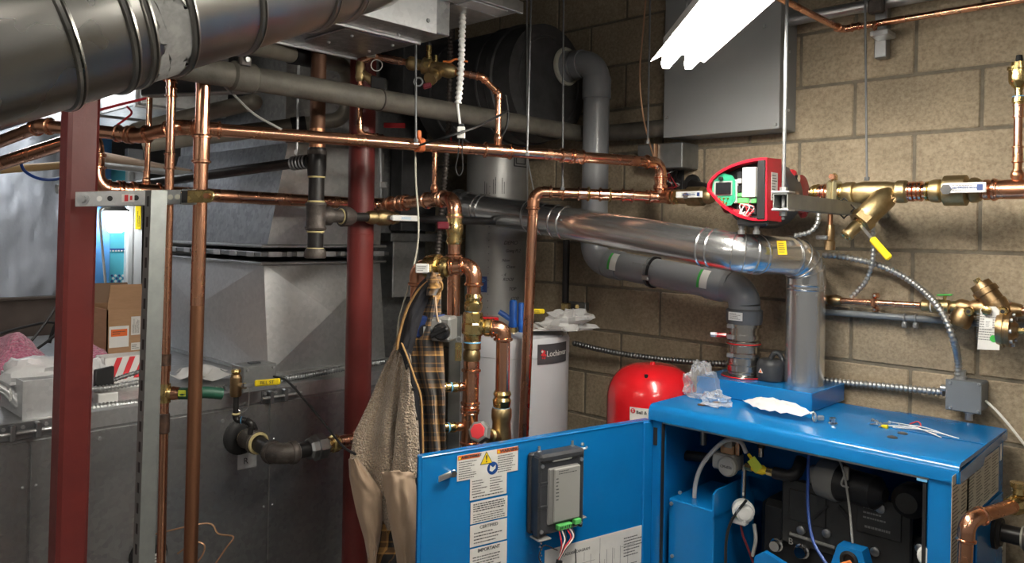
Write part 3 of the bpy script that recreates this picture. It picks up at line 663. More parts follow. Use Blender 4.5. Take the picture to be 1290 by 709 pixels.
# lid: folded sheet with a rounded front lip
prof = [(BY1, BZ), (BY0 + .018, BZ), (BY0 + .006, BZ - .004), (BY0 - .001, BZ - .012), (BY0 - .004, BZ - .022), (BY0 - .004, BZ - .052), (BY0 + .004, BZ - .052), (BY0 + .004, BZ - .022), (BY0 + .014, BZ - .012), (BY1, BZ - .012)]
lid = MB().prism([(BX0 - .006, y, z) for y, z in prof], (BX1 - BX0 + .008, 0, 0)).build('lid', 'blue_paint', bo, smooth=50)
MB().prism([(BX1 + .001, BY1, BZ - .001), (BX1 + .001, BY0 + .0, BZ - .02), (BX1 + .001, BY0 + .0, BZ - .052), (BX1 + .001, BY0 + .24, BZ - .052), (BX1 + .001, BY0 + .26, BZ - .028), (BX1 + .001, BY1, BZ - .028)], (.004, 0, 0)).build('lid_side_lip', 'blue_paint', bo)
MB().box((BX1 - .32, BY0 + .27, BZ), (BX1 + .004, BY1, BZ + .003), .001).build('lid_rear_sheet', 'blue_paint', bo)
MB().box((BX0 + .05, BY0 - .002, BZ - .058), (BX1 - .07, BY0 + .006, BZ - .053)).build('gasket_strip', 'steel_dull', bo)
MB().box((BX0 + .045, BY0 + .001, ZB), (BX0 + .051, BY0 + .012, BZ - .056)).build('side_gasket', 'rubber', bo)
MB().box((BX1 - .085, BY0 + .001, ZB), (BX1 - .076, BY0 + .014, BZ - .065)).build('side_gasket', 'rubber', bo)
MB().box((BX1 - .10, BY0 - .002, BZ - .066), (BX1 - .074, BY0 + .006, BZ - .057), .001).build('corner_clip', 'cyan_print', bo)
# knock-out plugs and loose spacers on the lid
for px, py in ((1124, 551), (1137, 546), (884, 510), (903, 507)):
    c = W(px, py, z=BZ + .001); MB().prof(c, c + EZ * .004, [(0, .014), (.5, .014), (1, .008)], 20).build('plug', 'steel_dull' if px > 1000 else 'copper_dull', lid)
# pedestal carrying the two vents
ped = MB().box((-1.50, 2.575, BZ), (-1.066, 2.862, 1.083), .003).build('vent_pedestal', 'blue_paint', bo)
# right side data plates
sx = BX1 - .0052
def side_plate(q, name, m, nlines, cols=1, head=None):
    a, b = W(*q[0], x=sx), W(*q[1], x=sx); y0, y1 = a.y, b.y; z1, z0 = max(a.z, b.z), min(a.z, b.z); c = V((sx + .0006, (y0 + y1) / 2, (z0 + z1) / 2))
    pl_ = plate(bo, c, EY, EZ, y1 - y0, z1 - z0, m, name)
    for i in range(cols):
        w = (y1 - y0) / cols; lines(pl_, c + EY * ((i + .5) * w - (y1 - y0) / 2) + EX * .0006, EY, EZ, w * .86, (z1 - z0) * .9, nlines)
side_plate(((1199, 600), (1217, 790)), 'rating_label', 'label_yellowed', 40, 2)
side_plate(((1218, 594), (1257, 618)), 'data_plate', 'label_yellowed', 14, 4)
side_plate(((1252, 690), (1266, 720)), 'data_plate', 'label_yellowed', 8, 1)
MB().box((sx, BY1 - .05, .93), (sx + .002, BY1 - .03, .985)).build('paper_tag', 'label_white', bo)
MB().box((sx, BY0 + .20, .50), (sx + .006, BY1 - .02, .83), .003).build('service_cover', 'blue_paint', bo)
# interior
inr = MB().box((BX0 + .30, 2.50, ZB + .01), (BX1 - .09, 2.74, .72), .02).build('heat_exchanger', 'firebox', bo)
def FI(px, py, y=2.49): return W(px, py, y=y)
p = FI(1020, 668); q = FI(1150, 610)
MB().box((FI(985, 640).x, 2.484, .60), (FI(1150, 640).x, 2.50, .815), .006).build('burner_plate', 'firebox_plate', inr)
c = FI(1107, 652, 2.482); pl_ = MB().obox(c, EX, EZ, -EY, (.13, .115, .004), .002).build('cast_nameplate', 'firebox_plate', inr); pl_ = inr
lines(pl_, c - EY * .0025 + EZ * .015, EX, EZ, .09, .06, 4, 'grey_plastic_dark'); lines(pl_, c - EY * .0025 - EZ * .035, EX, EZ, .08, .02, 1, 'grey_plastic_dark')
c = FI(1017, 640, 2.482); MB().obox(c, EX, EZ, -EY, (.12, .10, .004), .002).build('cast_panel', 'firebox_plate', inr)
MB().prism([FI(1022, 652, 2.482), FI(1042, 636, 2.482), FI(1044, 638, 2.482), FI(1025, 655, 2.482)], (0, -.006, 0)).build('casting_rib', 'firebox', inr)
MB().prism([FI(1072, 652, 2.482), FI(1058, 636, 2.482), FI(1056, 638, 2.482), FI(1068, 655, 2.482)], (0, -.006, 0)).build('casting_rib', 'firebox', inr)
for px, py in ((1010, 667), (1042, 671), (1103, 694), (1110, 640), (1160, 690)): MB().prof(FI(px, py, 2.484), FI(px, py, 2.484) - EY * .012, [(0, .014), (.8, .014), (1, .009)], 14).build('sight_bolt', 'steel_dull', inr)
MB().sweep([FI(995, 672, 2.478), FI(1052, 690, 2.478)], .006, 8).build('pipe_stub', 'grey_plastic_dark', inr)
for px, py, r in ((980, 685, .022), (1012, 693, .024)): MB().prof(FI(px, py, 2.48), FI(px, py, 2.48) - EY * .03, [(0, r), (.4, r), (.5, r * .8), (1, r * .75)], 16).build('pressure_gauge', 'chrome', inr)
text(inr, 'B', FI(996, 682, 2.477), EX, EZ, .03, 'grey_plastic', 'chalk_mark')
# blower with its ring collar
c = FI(1055, 604, 2.50); MB().prof(c + V((-.08, 0, 0)), c + V((.02, -.02, 0)), [(0, .03), (.35, .034), (.36, .060), (.9, .064), (1, .058)], 28).build('blower_housing', 'grey_plastic_dark', inr)
MB().prof(c + V((.02, -.02, 0)), c + V((.16, -.05, 0)), [(0, .058), (.1, .05), (.8, .05), (1, .02)], 28).build('blower_motor', 'firebox', inr)
c = FI(1150, 628, 2.5); MB().prof(c, c - EY * .06, [(0, .05), (.6, .05), (1, .03)], 20).build('side_valve', 'firebox', inr)
# left compartment box, gas valve, hoses
x0, x1 = BX0 + .05, W(905, 640, y=2.36).x
zt_ = W(850, 625, y=2.36).z
cb = MB().box((x0, 2.33, ZB), (x1, 2.62, zt_), .004).build('control_box', 'blue_paint', bo)
MB().prism([(x1 - .003, 2.325, zt_ - .02), (x1 - .003, 2.325, zt_ + .055), (x1 - .003, 2.345, zt_ + .066), (x1 - .003, 2.56, zt_ + .066), (x1 - .003, 2.60, zt_ - .02)], (.006, 0, 0)).build('side_flange', 'blue_paint', cb)
for px, py in ((846, 634), (857, 620), (847, 700)): bolt(cb, W(px, py, y=2.328), (0, -1, 0), .006)
gv = V((-1.17, 2.46, .845)); gv = W(917, 580, y=2.44)
g_ = MB().obox(gv, EX, EY, EZ, (.085, .07, .055), .006).build('gas_valve', 'grey_plastic', bo)
MB().prof(gv + V((.022, -.034, -.006)), gv + V((.022, -.055, -.006)), [(0, .034), (.7, .034), (1, .028)], 24).build('valve_cap', 'grey_plastic', g_)
text(g_, 'CM-036', gv + V((.022, -.0556, -.006)), EX, EZ, .013, 'print', 'marker_writing')
MB().obox(gv + V((.005, 0, .042)), EX, EY, EZ, (.05, .04, .03), .003).build('coil_block', 'cardboard', g_)
MB().obox(gv + V((.01, -.01, .065)), EX, EY, EZ, (.03, .03, .03), .003).build('coil_cap', 'grey_plastic', g_)
MB().obox(gv + V((.045, -.01, .055)), EX, EY, EZ, (.014, .03, .05), .003).build('terminal_strip', 'copper', g_)
MB().sweep(smooth_path([W(940, 570, y=2.42), W(932, 556, y=2.41), W(912, 556, y=2.40), W(888, 580, y=2.40), W(877, 605, y=2.40), W(874, 636, y=2.40)], 8), .0075, 10).build('vent_hose', 'clear_hose', bo)
MB().cyl(W(874, 634, y=2.40), W(874, 637, y=2.40), .009, n=10).build('hose_barb', 'brass', bo)
yv = W(957, 591, y=2.44)
y_ = MB().prof(yv - EX * .03, yv + EX * .03, [(0, .010), (.2, .012), (.3, .016), (.7, .016), (.8, .012), (1, .010)], 14).build('gas_cock', 'yellow_grip', bo)
MB().obox(yv + V((-.012, -.012, .022)), (EX * .7 + EZ * .7), EY, (EZ * .7 - EX * .7), (.012, .006, .07), .002).build('cock_handle', 'yellow_grip', y_)
MB().obox(yv + V((-.008, -.018, .018)), (EX * .6 + EZ * .6), EY, (EZ * .6 - EX * .6), (.04, .002, .05)).build('yellow_tag', 'lime_print', y_)
for s in (-1, 1): MB().hexnut(yv + EX * s * .026, yv + EX * s * .05, .013).build('cock_nut', 'brass', y_)
MB().sweep(fillet([yv + EX * .05, yv + EX * .12, yv + V((.12, .05, .05))], .03), .02, 12).build('gas_elbow', 'firebox', bo)
MB().sweep([W(852, 572, y=2.5), W(905, 578, y=2.5)], .018, 12).build('gas_pipe', 'firebox', bo)
MB().sweep([W(886, 540, y=2.46), W(886, 560, y=2.46)], .012, 10).build('drain_nipple', 'steel_dull', bo)
rf = W(959, 556, y=2.46); rg_ = MB().prof(rf - EZ * .02, rf + EZ * .03, [(0, .012), (.3, .012), (.35, .022), (.8, .022), (1, .018)], 16).build('regulator', 'black_plastic', bo); MB().ring(rf + EZ * .0, EZ, .021, .003, 20, 6).build('yellow_band', 'lime_print', rg_); MB().cyl(rf - EZ * .05, rf - EZ * .02, .009, n=8).build('regulator_stem', 'chrome', rg_)
MB().sweep([W(938, 585, y=2.44), W(936, 635, y=2.44)], .008, 8).build('sense_pipe', 'chrome', bo)
ps = W(939, 644, y=2.40); pp = MB().prof(ps + V((-.022, .02, 0)), ps + V((.012, -.025, 0)), [(0, .034), (.3, .036), (.5, .036), (.55, .030), (.9, .028), (1, .02)], 28).build('pressure_switch', 'white_plastic', bo)
MB().prof(ps + V((.004, -.014, 0)), ps + V((.016, -.032, 0)), [(0, .030), (.7, .028), (1, .018)], 28).build('switch_window', 'clear_film', pp)
MB().obox(ps + V((-.012, -.012, -.03)), EX, EY, EZ, (.05, .03, .022), .004).build('switch_base', 'white_plastic', pp); MB().prof(ps + V((-.014, -.03, -.006)), ps + V((-.013, -.034, -.006)), [(0, .008), (1, .008)], 12).build('yellow_dot', 'lime_print', pp)
wire([W(940, 630, y=2.37), W(922, 655, y=2.36), W(915, 680, y=2.35), W(914, 715, y=2.35)], .005, 'black_plastic', 'black_cable', bo)
wire([W(933, 660, y=2.39), W(936, 675, y=2.39), W(942, 690, y=2.40), W(950, 712, y=2.42)], .004, 'maroon_grip', 'red_hose', bo)
wire([W(950, 660, y=2.41), W(952, 680, y=2.41), W(948, 700, y=2.41)], .006, 'grey_plastic', 'grey_hose', bo)
wire([W(1019, 565, y=2.44), W(1018, 600, y=2.43), W(1018, 640, y=2.41), W(1024, 680, y=2.38), W(1042, 712, y=2.35)], .0048, 'wire_blue', 'blue_hose', bo)
wire([W(1058, 580, y=2.42), W(1064, 600, y=2.41), W(1070, 640, y=2.40), W(1074, 684, y=2.38)], .0035, 'grey_plastic', 'thermo_wire', bo)
wire([W(1064, 598, y=2.41), W(1060, 610, y=2.41), W(1069, 614, y=2.41)], .003, 'grey_plastic', 'thermo_wire', bo)
MB().obox(W(1066, 596, y=2.42), EX, EY, EZ, (.016, .01, .04), .002).build('wire_clip', 'grey_plastic', bo)
fb = W(1070, 700, y=2.34)
hp = MB().prism([fb + V((-.06, 0, -.06)), fb + V((-.035, 0, .022)), fb + V((.035, 0, .022)), fb + V((.06, 0, -.06))], (0, .05, 0)).build('hose_bracket', 'blue_paint', bo)
MB().ring(fb + V((0, -.004, -.012)), EY, .02, .007, 24, 8).build('grommet', 'rubber', hp); MB().prof(fb + V((0, -.003, -.012)), fb + V((0, -.001, -.012)), [(0, .02), (1, .02)], 20).build('grommet_hole', 'black_plastic', hp)
wire([fb + V((.006, -.008, -.012)), fb + V((-.01, -.03, -.018)), fb + V((-.04, -.03, -.04))], .004, 'wire_orange', 'orange_wire', bo)
wire([fb + V((.008, -.008, -.014)), fb + V((.0, -.03, -.03)), fb + V((.008, -.03, -.06))], .003, 'wire_orange', 'orange_wire', bo)
lb = W(970, 706, y=2.335)
lbp = MB().prism([lb + V((-.06, 0, -.06)), lb + V((-.05, 0, .0)), lb + V((-.02, .0, .022)), lb + V((.07, 0, -.005)), lb + V((.07, 0, -.06))], (0, .02, 0)).build('front_bracket', 'blue_paint', bo)
plate(lbp, lb + V((.03, -.001, -.035)), EX, EZ, .06, .04, 'label_white'); lines(lbp, lb + V((.03, -.0018, -.03)), EX, EZ, .05, .03, 4)
MB().prof(W(1172, 700, y=2.31), W(1172, 700, y=2.31) - EY * .02, [(0, .03), (.7, .03), (1, .024)], 20).build('dial_gauge', 'white_plastic', bo)
# black threaded connection on the right side
ff = W(1252, 668, x=BX1); flg = thing('boiler_nozzle', 'black pipe nipple and flange leaving the right side of the boiler', 'pipe fitting', ff)
MB().prof(ff, ff + EX * .022, [(0, .052), (.5, .052), (.6, .044), (1, .040)], 24).build('flange', 'rubber', flg)
MB().cyl(ff + EX * .02, ff + EX * .10, .026, n=20).build('nipple', 'black_iron', flg); MB().prof(ff + EX * .075, ff + EX * .19, [(0, .030), (.02, .036), (.12, .036), (.2, .034), (.8, .034), (1, .038)], 20).build('coupling', 'iron_fitting', flg)
MB().ring(ff + EX * .074, EX, .029, .004, 20, 6).build('thread_tape', 'label_yellowed', flg)
# copper drop at the lower right corner
dp = thing('copper_drop', 'copper pipe elbow turning down in front of the boiler at right', 'pipe', W(1213, 709, d=1.95))
p2 = W(1218, 655, d=1.95); run(dp, [W(1213, 760, d=1.95), p2, W(1300, 630, d=2.03)], .0175, 'copper', R=.034)
vb = W(1283, 632, d=2.02); MB().prof(W(1272, 638, d=2.01), W(1320, 624, d=2.05), [(0, .021), (.1, .026), (.3, .026), (.35, .032), (.8, .032), (1, .026)], 16).build('valve_body', 'brass', dp)
MB().prof(vb + EZ * .02, vb + EZ * .05, [(0, .014), (.5, .012), (.6, .02), (1, .02)], 14).build('valve_bonnet', 'brass', dp)
# ---------------------------------------------------------------- open door
DH, DE = V((-1.505, 2.295, 0)), WP(531, 575, (0, 0, .965), (0, 0, 1)); DE.z = 0
du = (DH - DE).normalized(); dn = V((du.y, -du.x, 0))          # dn faces the viewer
DZ = .965
L_ = (DH - DE).length
do = MB().obox((DE + DH) / 2 + EZ * (DZ + .11) / 2 - dn * .004, du, dn, EZ, (L_ + .016, .006, DZ - .11)).build('door', 'blue_paint', bo)
do['label'] = 'blue door standing open with white warning labels'
for a, b in ((DE + EZ * DZ, DH + EZ * DZ),): MB().obox((a + b) / 2 - EZ * .004 - dn * .014, du, dn, EZ, (L_ - .01, .03, .008), .003).build('top_fold', 'blue_paint', do)
MB().obox(DE + EZ * (DZ + .11) / 2 - dn * .014 + du * .004, du, dn, EZ, (.008, .03, DZ - .11), .003).build('edge_fold', 'blue_paint', do)
MB().obox(DH + EZ * (DZ + .11) / 2 - dn * .0 - du * .03, du, dn, EZ, (.025, .012, DZ - .12), .003).build('hinge_fold', 'blue_paint', do)
for py in (548, 687):
    c = WP(823, py, DH, dn) + dn * .012; MB().sweep([c - EZ * .03, c + EZ * .03], .009, 10).build('hinge_barrel', 'rubber', do); MB().obox(c + du * .014, du, dn, EZ, (.02, .006, .03), .002).build('hinge_leaf', 'rubber', do)
DP = lambda px, py, o=.0: WP(px, py, DE, dn) + dn * o
def dlabel(px0, py0, px1, py1, name='label'):
    """door label given by its upper left and lower right corners"""
    a, b = DP(px0, py0), DP(px1, py1); w = (b - a).dot(du); h = a.z - b.z; c = (a + b) / 2 + dn * .0008
    plate(do, c, du, EZ, w, h, 'label_white', name); return do, c + dn * .0006, w, h
l1, c1, w1, h1 = dlabel(576, 574, 652, 592, 'warning_label')
for s, tx, nl in ((-1, 'AVERTISSEMENT', 8), (1, 'WARNING', 8)):
    cc = c1 + du * s * w1 * .315; MB().obox(cc + EZ * h1 * .40, du, EZ, dn, (w1 * .35, h1 * .18, .0006)).build('orange_band', 'orange_print', l1)
    text(l1, tx, cc + EZ * h1 * .40 + dn * .0008 + du * .008, du, EZ, h1 * (.14 if s < 0 else .19), 'print', bold=.0004, sx=.9 if s < 0 else 1)
    tri = [cc + EZ * h1 * .40 + dn * .0006 + du * (-w1 * .15 + q * .005) + EZ * z for q, z in ((-1, -.004), (1, -.004), (0, .005))]; MB().prism(tri, dn * .0006).build('alert_triangle', 'yellow_print', l1)
    lines(l1, cc - EZ * h1 * .10, du, EZ, w1 * .32, h1 * .72, nl)
tc = c1 + EZ * h1 * .2 - du * w1 * .035
MB().prism([tc + du * q + EZ * z for q, z in ((-.022, -.016), (.022, -.016), (0, .022))], dn * .0006).build('warning_triangle', 'print', l1)
MB().prism([tc + du * q + EZ * z + dn * .0006 for q, z in ((-.019, -.0142), (.019, -.0142), (0, .0185))], dn * .0006).build('warning_triangle', 'yellow_print', l1)
text(l1, '!', tc + dn * .0016 - EZ * .001, du, EZ, .03, 'print', bold=.0006)
mc_ = c1 - EZ * h1 * .22 + du * w1 * .07; MB().prof(mc_, mc_ + dn * .0008, [(0, .019), (1, .019)], 28).build('manual_symbol', 'blue_print', l1)
MB().prism([mc_ + du * a + EZ * b + dn * .0008 for a, b in ((-.011, -.006), (-.002, -.010), (.010, -.002), (.011, .009), (.001, .002), (-.009, .010))], dn * .0005).build('manual_glyph', 'label_white', l1)
txt = (None, 'FOR YOUR SAFETY', 'UV MIN CERTIFIED', 'IMPORTANT')
for i, (a, b) in enumerate((((592.2, 602.5), (637.8, 621)), ((592.7, 633.2), (638.5, 650)), ((592.2, 662.4), (638, 678.3)), ((592, 692), (638, 709)))):
    l, c, w, h = dlabel(a[0], a[1], b[0], b[1], 'notice_label')
    if i == 0:
        for s in (-1, 1): lines(l, c + du * s * w * .24 + EZ * h * .05, du, EZ, w * .42, h * .7, 6)
        lines(l, c - EZ * h * .38, du, EZ, w * .85, h * .14, 1, ragged=False)
    elif i == 1: lines(l, c + EZ * h * .22, du, EZ, w * .86, h * .42, 4, lh=.5, ragged=False); lines(l, c - EZ * h * .26, du, EZ, w * .86, h * .42, 4, ragged=False)
    elif i == 2: text(l, 'CERTIFIED', c + EZ * h * .34 + dn * .0004, du, EZ, .014, 'print'); lines(l, c - EZ * h * .12, du, EZ, w * .8, h * .6, 4)
    else: text(l, 'IMPORTANT', c + EZ * h * .36 + dn * .0004, du, EZ, .014, 'print', bold=.0003); lines(l, c - EZ * h * .14, du, EZ, w * .86, h * .6, 5)
# wiring diagram
wa, wb_ = DP(686, 698), DP(812, 662); zd0, zd1 = .30, DP(812, 660).z; ww = (wb_ - wa).dot(du); wc = (wa + wb_) / 2; wc.z = (zd0 + zd1) / 2
wd_ = do; plate(do, wc + dn * .0008, du, EZ, ww, zd1 - zd0, 'label_white', 'wiring_diagram'); hh = zd1 - zd0
text(wd_, 'LADDER DIAGRAM', wc + dn * .0016 - du * ww * .2 + EZ * (hh * .5 - .03), du, EZ, .013, 'print')
bb = MB(); o_ = wc + dn * .0014
for i in range(26):
    x = random.uniform(-.45, .42) * ww; z = hh * .5 - random.uniform(.05, .25); 
    if random.random() < .5: bb.obox(o_ + du * x + EZ * z, du, EZ, dn, (random.uniform(.02, .08), .0012, .0004))
    else: bb.obox(o_ + du * x + EZ * z, du, EZ, dn, (.0012, random.uniform(.02, .06), .0004))
for x in (.10, .16, .24, .32): bb.obox(o_ + du * x * ww + EZ * (hh * .5 - .13), du, EZ, dn, (.0015, .16, .0004))
bb.obox(o_ + du * .03 * ww, du, EZ, dn, (.0012, hh * .96, .0004)); bb.build('diagram_lines', 'print_grey', wd_, smooth=0)['kind'] = 'stuff'
for k in range(2): lines(wd_, o_ + du * (.38 + .0 * k) * ww + EZ * (hh * .5 - .06 - .09 * k), du, EZ, .09, .07, 7)
lines(wd_, o_ - du * .33 * ww + EZ * (hh * .5 - .12), du, EZ, .07, .12, 5)
# cam latch
c = DP(566, 594, .012); la = MB().sweep([c - dn * .014, c + dn * .006], .010, 12).build('cam_latch', 'chrome', do); la = do; MB().obox(c - du * .018 + dn * .006 - EZ * .004, (du * .97 + EZ * .2).normalized(), dn, EZ, (.055, .005, .018), .002).build('cam_blade', 'steel', la); MB().hexnut(c + dn * .006, c + dn * .016, .010).build('cam_nut', 'chrome', la)
# controller on its bracket
ct = thing('boiler_controller', 'dark grey controller unit with green terminals mounted on the blue door', 'controller', DP(690, 640))
ca, cbm = DP(661, 572), DP(722, 662); w = (cbm - ca).dot(du); zt1 = DP(690, 565).z; zb1 = DP(690, 664).z; h = zt1 - zb1; cc = (ca + cbm) / 2; cc.z = (zt1 + zb1) / 2
w *= .92
MB().obox(cc + dn * .010, du, dn, EZ, (w, .02, h), .006).build('back_plate', 'dark_plastic', ct)
MB().obox(cc + dn * .036 - du * w * .02, du, dn, EZ, (w * .90, .05, h * .96), .008).build('controller_case', 'dark_plastic', ct)
MB().obox(cc + dn * .052 + du * w * .03 - EZ * h * .01, du, dn, EZ, (w * .66, .030, h * .70), .004).build('front_cover', 'grey_plastic_dark', ct)
for s in (-1, 1): MB().obox(cc + du * s * w * .455 + dn * .048, du, dn, EZ, (w * .07, .03, h * .98), .004).build('frame_rail', 'dark_plastic', ct)
fc = cc + dn * .070 + du * w * .08
MB().obox(fc + EZ * h * .0, du, dn, EZ, (w * .56, .008, h * .66), .003).build('cover_panel', 'grey_plastic', ct)
lines(ct, fc + dn * .0045 + EZ * h * .28, du, EZ, w * .4, .014, 2, 'dark_plastic'); lines(ct, fc + dn * .0045 - du * w * .22 + EZ * h * .08, du, EZ, .012, h * .3, 7, 'dark_plastic')
for z in (.38, -.42):
    for s in (-1, 1):
        k = cc + du * s * w * .42 + EZ * h * z + dn * .06; MB().cyl(k, k + dn * .006, .006, n=10).build('screw', 'steel', ct)
for z in (.16, -.13): MB().obox(cc - du * w * .38 + dn * .052 + EZ * h * z, du, dn, EZ, (w * .22, .022, .012), .002).build('clip_band', 'dark_plastic', ct)
tp_ = cc + EZ * (h * .44) + dn * .05; MB().obox(tp_, du, dn, EZ, (w * .42, .032, .016), .003).build('top_window', 'light_plastic', ct)
tf = MB().obox(cc + EZ * h * .47 + dn * .045, du, dn, EZ, (w * .96, .05, .026), .008).build('top_frame', 'dark_plastic', ct)
gt = cc - EZ * h * .395 + dn * .072
for i, (x, ww_) in enumerate(((.02, .30), (.30, .14))): MB().obox(gt + du * w * x + EZ * .006 * i, du, dn, EZ, (w * ww_, .018, .016), .002).build('terminal_block', 'green_terminal', ct)
for i in range(7): MB().obox(gt + du * w * (-.10 + i * .04) + dn * .0095, du, dn, EZ, (.003, .001, .008)).build('terminal_slot', 'black_plastic', ct)
for s, z, n_ in ((-1, .50, 'mount_bolt'), (1, .50, 'mount_bolt')): k = cc + du * s * w * .36 + EZ * (h * z + .002) + dn * .03; MB().prof(k, k + EZ * .02, [(0, .008), (.3, .008), (.31, .004), (1, .004)], 8).build(n_, 'steel', ct)
hk = cc + du * w * .58 + EZ * h * .46 + dn * .02; MB().sweep(smooth_path([hk - du * .02, hk, hk + du * .014 + dn * .01, hk + du * .028], 4), .004, 6).build('hook', 'steel', ct); MB().ball(hk + du * .01 + EZ * .012, .006, 8).build('hook_screw', 'steel', ct)
lg = cc - du * w * .36 - EZ * h * .52 + dn * .045; MB().obox(lg, du, dn, EZ, (.05, .05, .006), .003).build('bottom_lug', 'grey_plastic_dark', ct); MB().obox(cc + du * w * .52 - EZ * h * .40 + dn * .03, du, dn, EZ, (.04, .04, .005), .002).build('bottom_lug', 'grey_plastic_dark', ct)
bd = gt - EZ * .01
for i, mm in enumerate(('wire_red', 'wire_white', 'black_plastic', 'wire_red', 'wire_white', 'black_plastic')):
    s = bd + du * w * (-.08 + i * .055); e = bd - EZ * (.09 + .005 * i) - du * (.02 + .004 * i) + dn * .008
    wire([s, s - EZ * .025 + dn * .015 + du * random.uniform(-.006, .006), (s + e) / 2 + dn * .012, e], .0024, mm, 'lead_wire', ct)
wire([bd - EZ * .085 - du * .02 + dn * .012, bd - EZ * .13 - du * .035 + dn * .015, bd - EZ * .19 - du * .05 + dn * .015, bd - EZ * .3 - du * .05 + dn * .02], .010, 'black_plastic', 'cable_bundle', ct, 8)
wire([bd - EZ * .06 - du * .02, bd - EZ * .03 - du * .08 + dn * .01, bd - EZ * .07 - du * .095 + dn * .01, bd - EZ * .10 - du * .05 + dn * .02, bd - EZ * .12 + du * .03 + dn * .02, bd - EZ * .06 + du * .035 + dn * .02], .0018, 'black_plastic', 'loop_wire', ct)
# chain with key tag hanging from the controller
kc = thing('tag_chain', 'little ball chain with white tag hanging below the controller', 'chain', lg - EZ * .12)
for i in range(11): MB().ball(lg - EZ * (.008 + i * .0095) + du * (.002 if i % 2 else -.002), .0045, 6).build('chain_link', 'chrome', kc)
MB().obox(lg - EZ * .145, du, EZ, dn, (.026, .06, .004), .002).build('key_tag', 'white_plastic', kc)
# ================================================================= things on the boiler lid
bg = crumple(W(882, 487, z=BZ + .035), RT, FW, EZ, .062, .05, .075, 3.3, rough=.5).build('plastic_bag', 'clear_film'); tag(bg, 'crumpled clear plastic bag on the blue boiler lid', 'bag')
bg = crumple(W(903, 505, z=BZ + .016), RT, FW, EZ, .04, .045, .03, 8.1, rough=.6).build('plastic_bag', 'clear_film'); tag(bg, 'small twist of clear film beside the crumpled clear bag', 'bag')
wc0, wc1 = W(940, 507, z=BZ + .01), W(1022, 528, z=BZ + .01); cen = (wc0 + wc1) / 2 + V((0, 0, .012)); ux = (wc1 - wc0).normalized(); uy = EZ.cross(ux)
rows = []
for i in range(15):
    u = i / 14; row = []
    wid = .060 * (math.sin(PI * min(max(u, .04), .97)) ** .6)
    for k in range(11):
        v = k / 10 - .5; p = wc0.lerp(wc1, u) + uy * (v * 2 * wid)
        zz = .016 + .034 * math.sin(PI * u) ** .7 * (1 - (2 * v) ** 2) * (.6 + .9 * abs(noise.noise(V((u * 6, v * 5, 1.7))))) + .014 * abs(noise.noise(V((u * 14, v * 11, 4.))))
        if u > .93: zz += .012
        row.append(V((p.x, p.y, BZ + .001 + zz * .95)))
    rows.append(row)
o = MB().grid(rows, .0012).build('white_plastic_bag', 'white_film', smooth=25); tag(o, 'flattened milky white plastic bag on the boiler lid edge', 'bag')
# black plug with handle
pc = W(971, 478, z=1.085); t = thing('black_flue_cap', 'black plastic cap with loop handle between the two vents', 'cap', pc)
MB().prof(pc, pc + EZ * .075, [(0, .048), (.1, .050), (.75, .050), (.9, .046), (1, .036)], 28).build('cap_body', 'dark_plastic', t)
MB().sweep([pc + V((.02, 0, .055)) + (EX * .7 + EY * .2) * (.034 * math.cos(g)) * .9 + EZ * (.045 * math.sin(g)) for g in [PI * i / 10 - .2 for i in range(12)]], .009, 8).build('loop_handle', 'dark_plastic', t)
tr = pc + V((-.016, -.0495, .035)); MB().prism([tr + V((a, 0, b)) for a, b in ((-.009, -.007), (.009, -.007), (0, .010))], (0, -.001, 0)).build('warning_triangle', 'label_white', t)
MB().prism([tr + V((a, -.001, b)) for a, b in ((-.005, -.005), (.005, -.005), (0, .005))], (0, -.001, 0)).build('warning_mark', 'orange_print', t)
# spilled fittings, ties
c = W(1029, 531, z=BZ + .003); t = thing('pipe_clip', 'little grey metal pipe clip lying on the boiler lid', 'clip', c); MB().ring(c + EZ * .014 - RT * .008, RT, .013, .003, 16, 6).build('clip_ring', 'steel', t); MB().obox(c + EZ * .012 + RT * .012, RT, FW, EZ, (.02, .012, .016), .003).build('clip_foot', 'steel', t)
c = W(1049, 534, z=BZ + .001); t = thing('loose_nut', 'chrome flanged nut lying on the boiler lid', 'nut', c); MB().prof(c, c + EZ * .006, [(0, .015), (.6, .015), (1, .011)], 20).build('flange', 'chrome', t); MB().hexnut(c + EZ * .005, c + EZ * .02, .0105).build('hex_head', 'chrome', t)
for i, (px, py) in enumerate(((1106, 532), (1112, 535), (1100, 534), (1116, 533), (1109, 537), (1103, 530))):
    c = W(px, py, z=BZ + .004); a = random.uniform(0, 3); d = V((math.cos(a), math.sin(a), 0)); t = thing('loose_screw', 'small screw in the spill of hardware on the boiler lid', 'screw', c, 'spilled screws on the boiler lid')
    MB().sweep([c - d * .010, c + d * .010], .0022, 6).build('shank', 'steel', t); MB().sweep([c + d * .010, c + d * .013], .0055, 8).build('head', 'steel', t)
c = W(1114, 537, z=BZ + .005); tag(MB().prof(c - EX * .008, c + EX * .01, [(0, .003), (.3, .006), (1, .007)], 10).build('wire_nut', 'yellow_grip'), 'yellow wire nut among loose screws on the lid', 'wire nut')
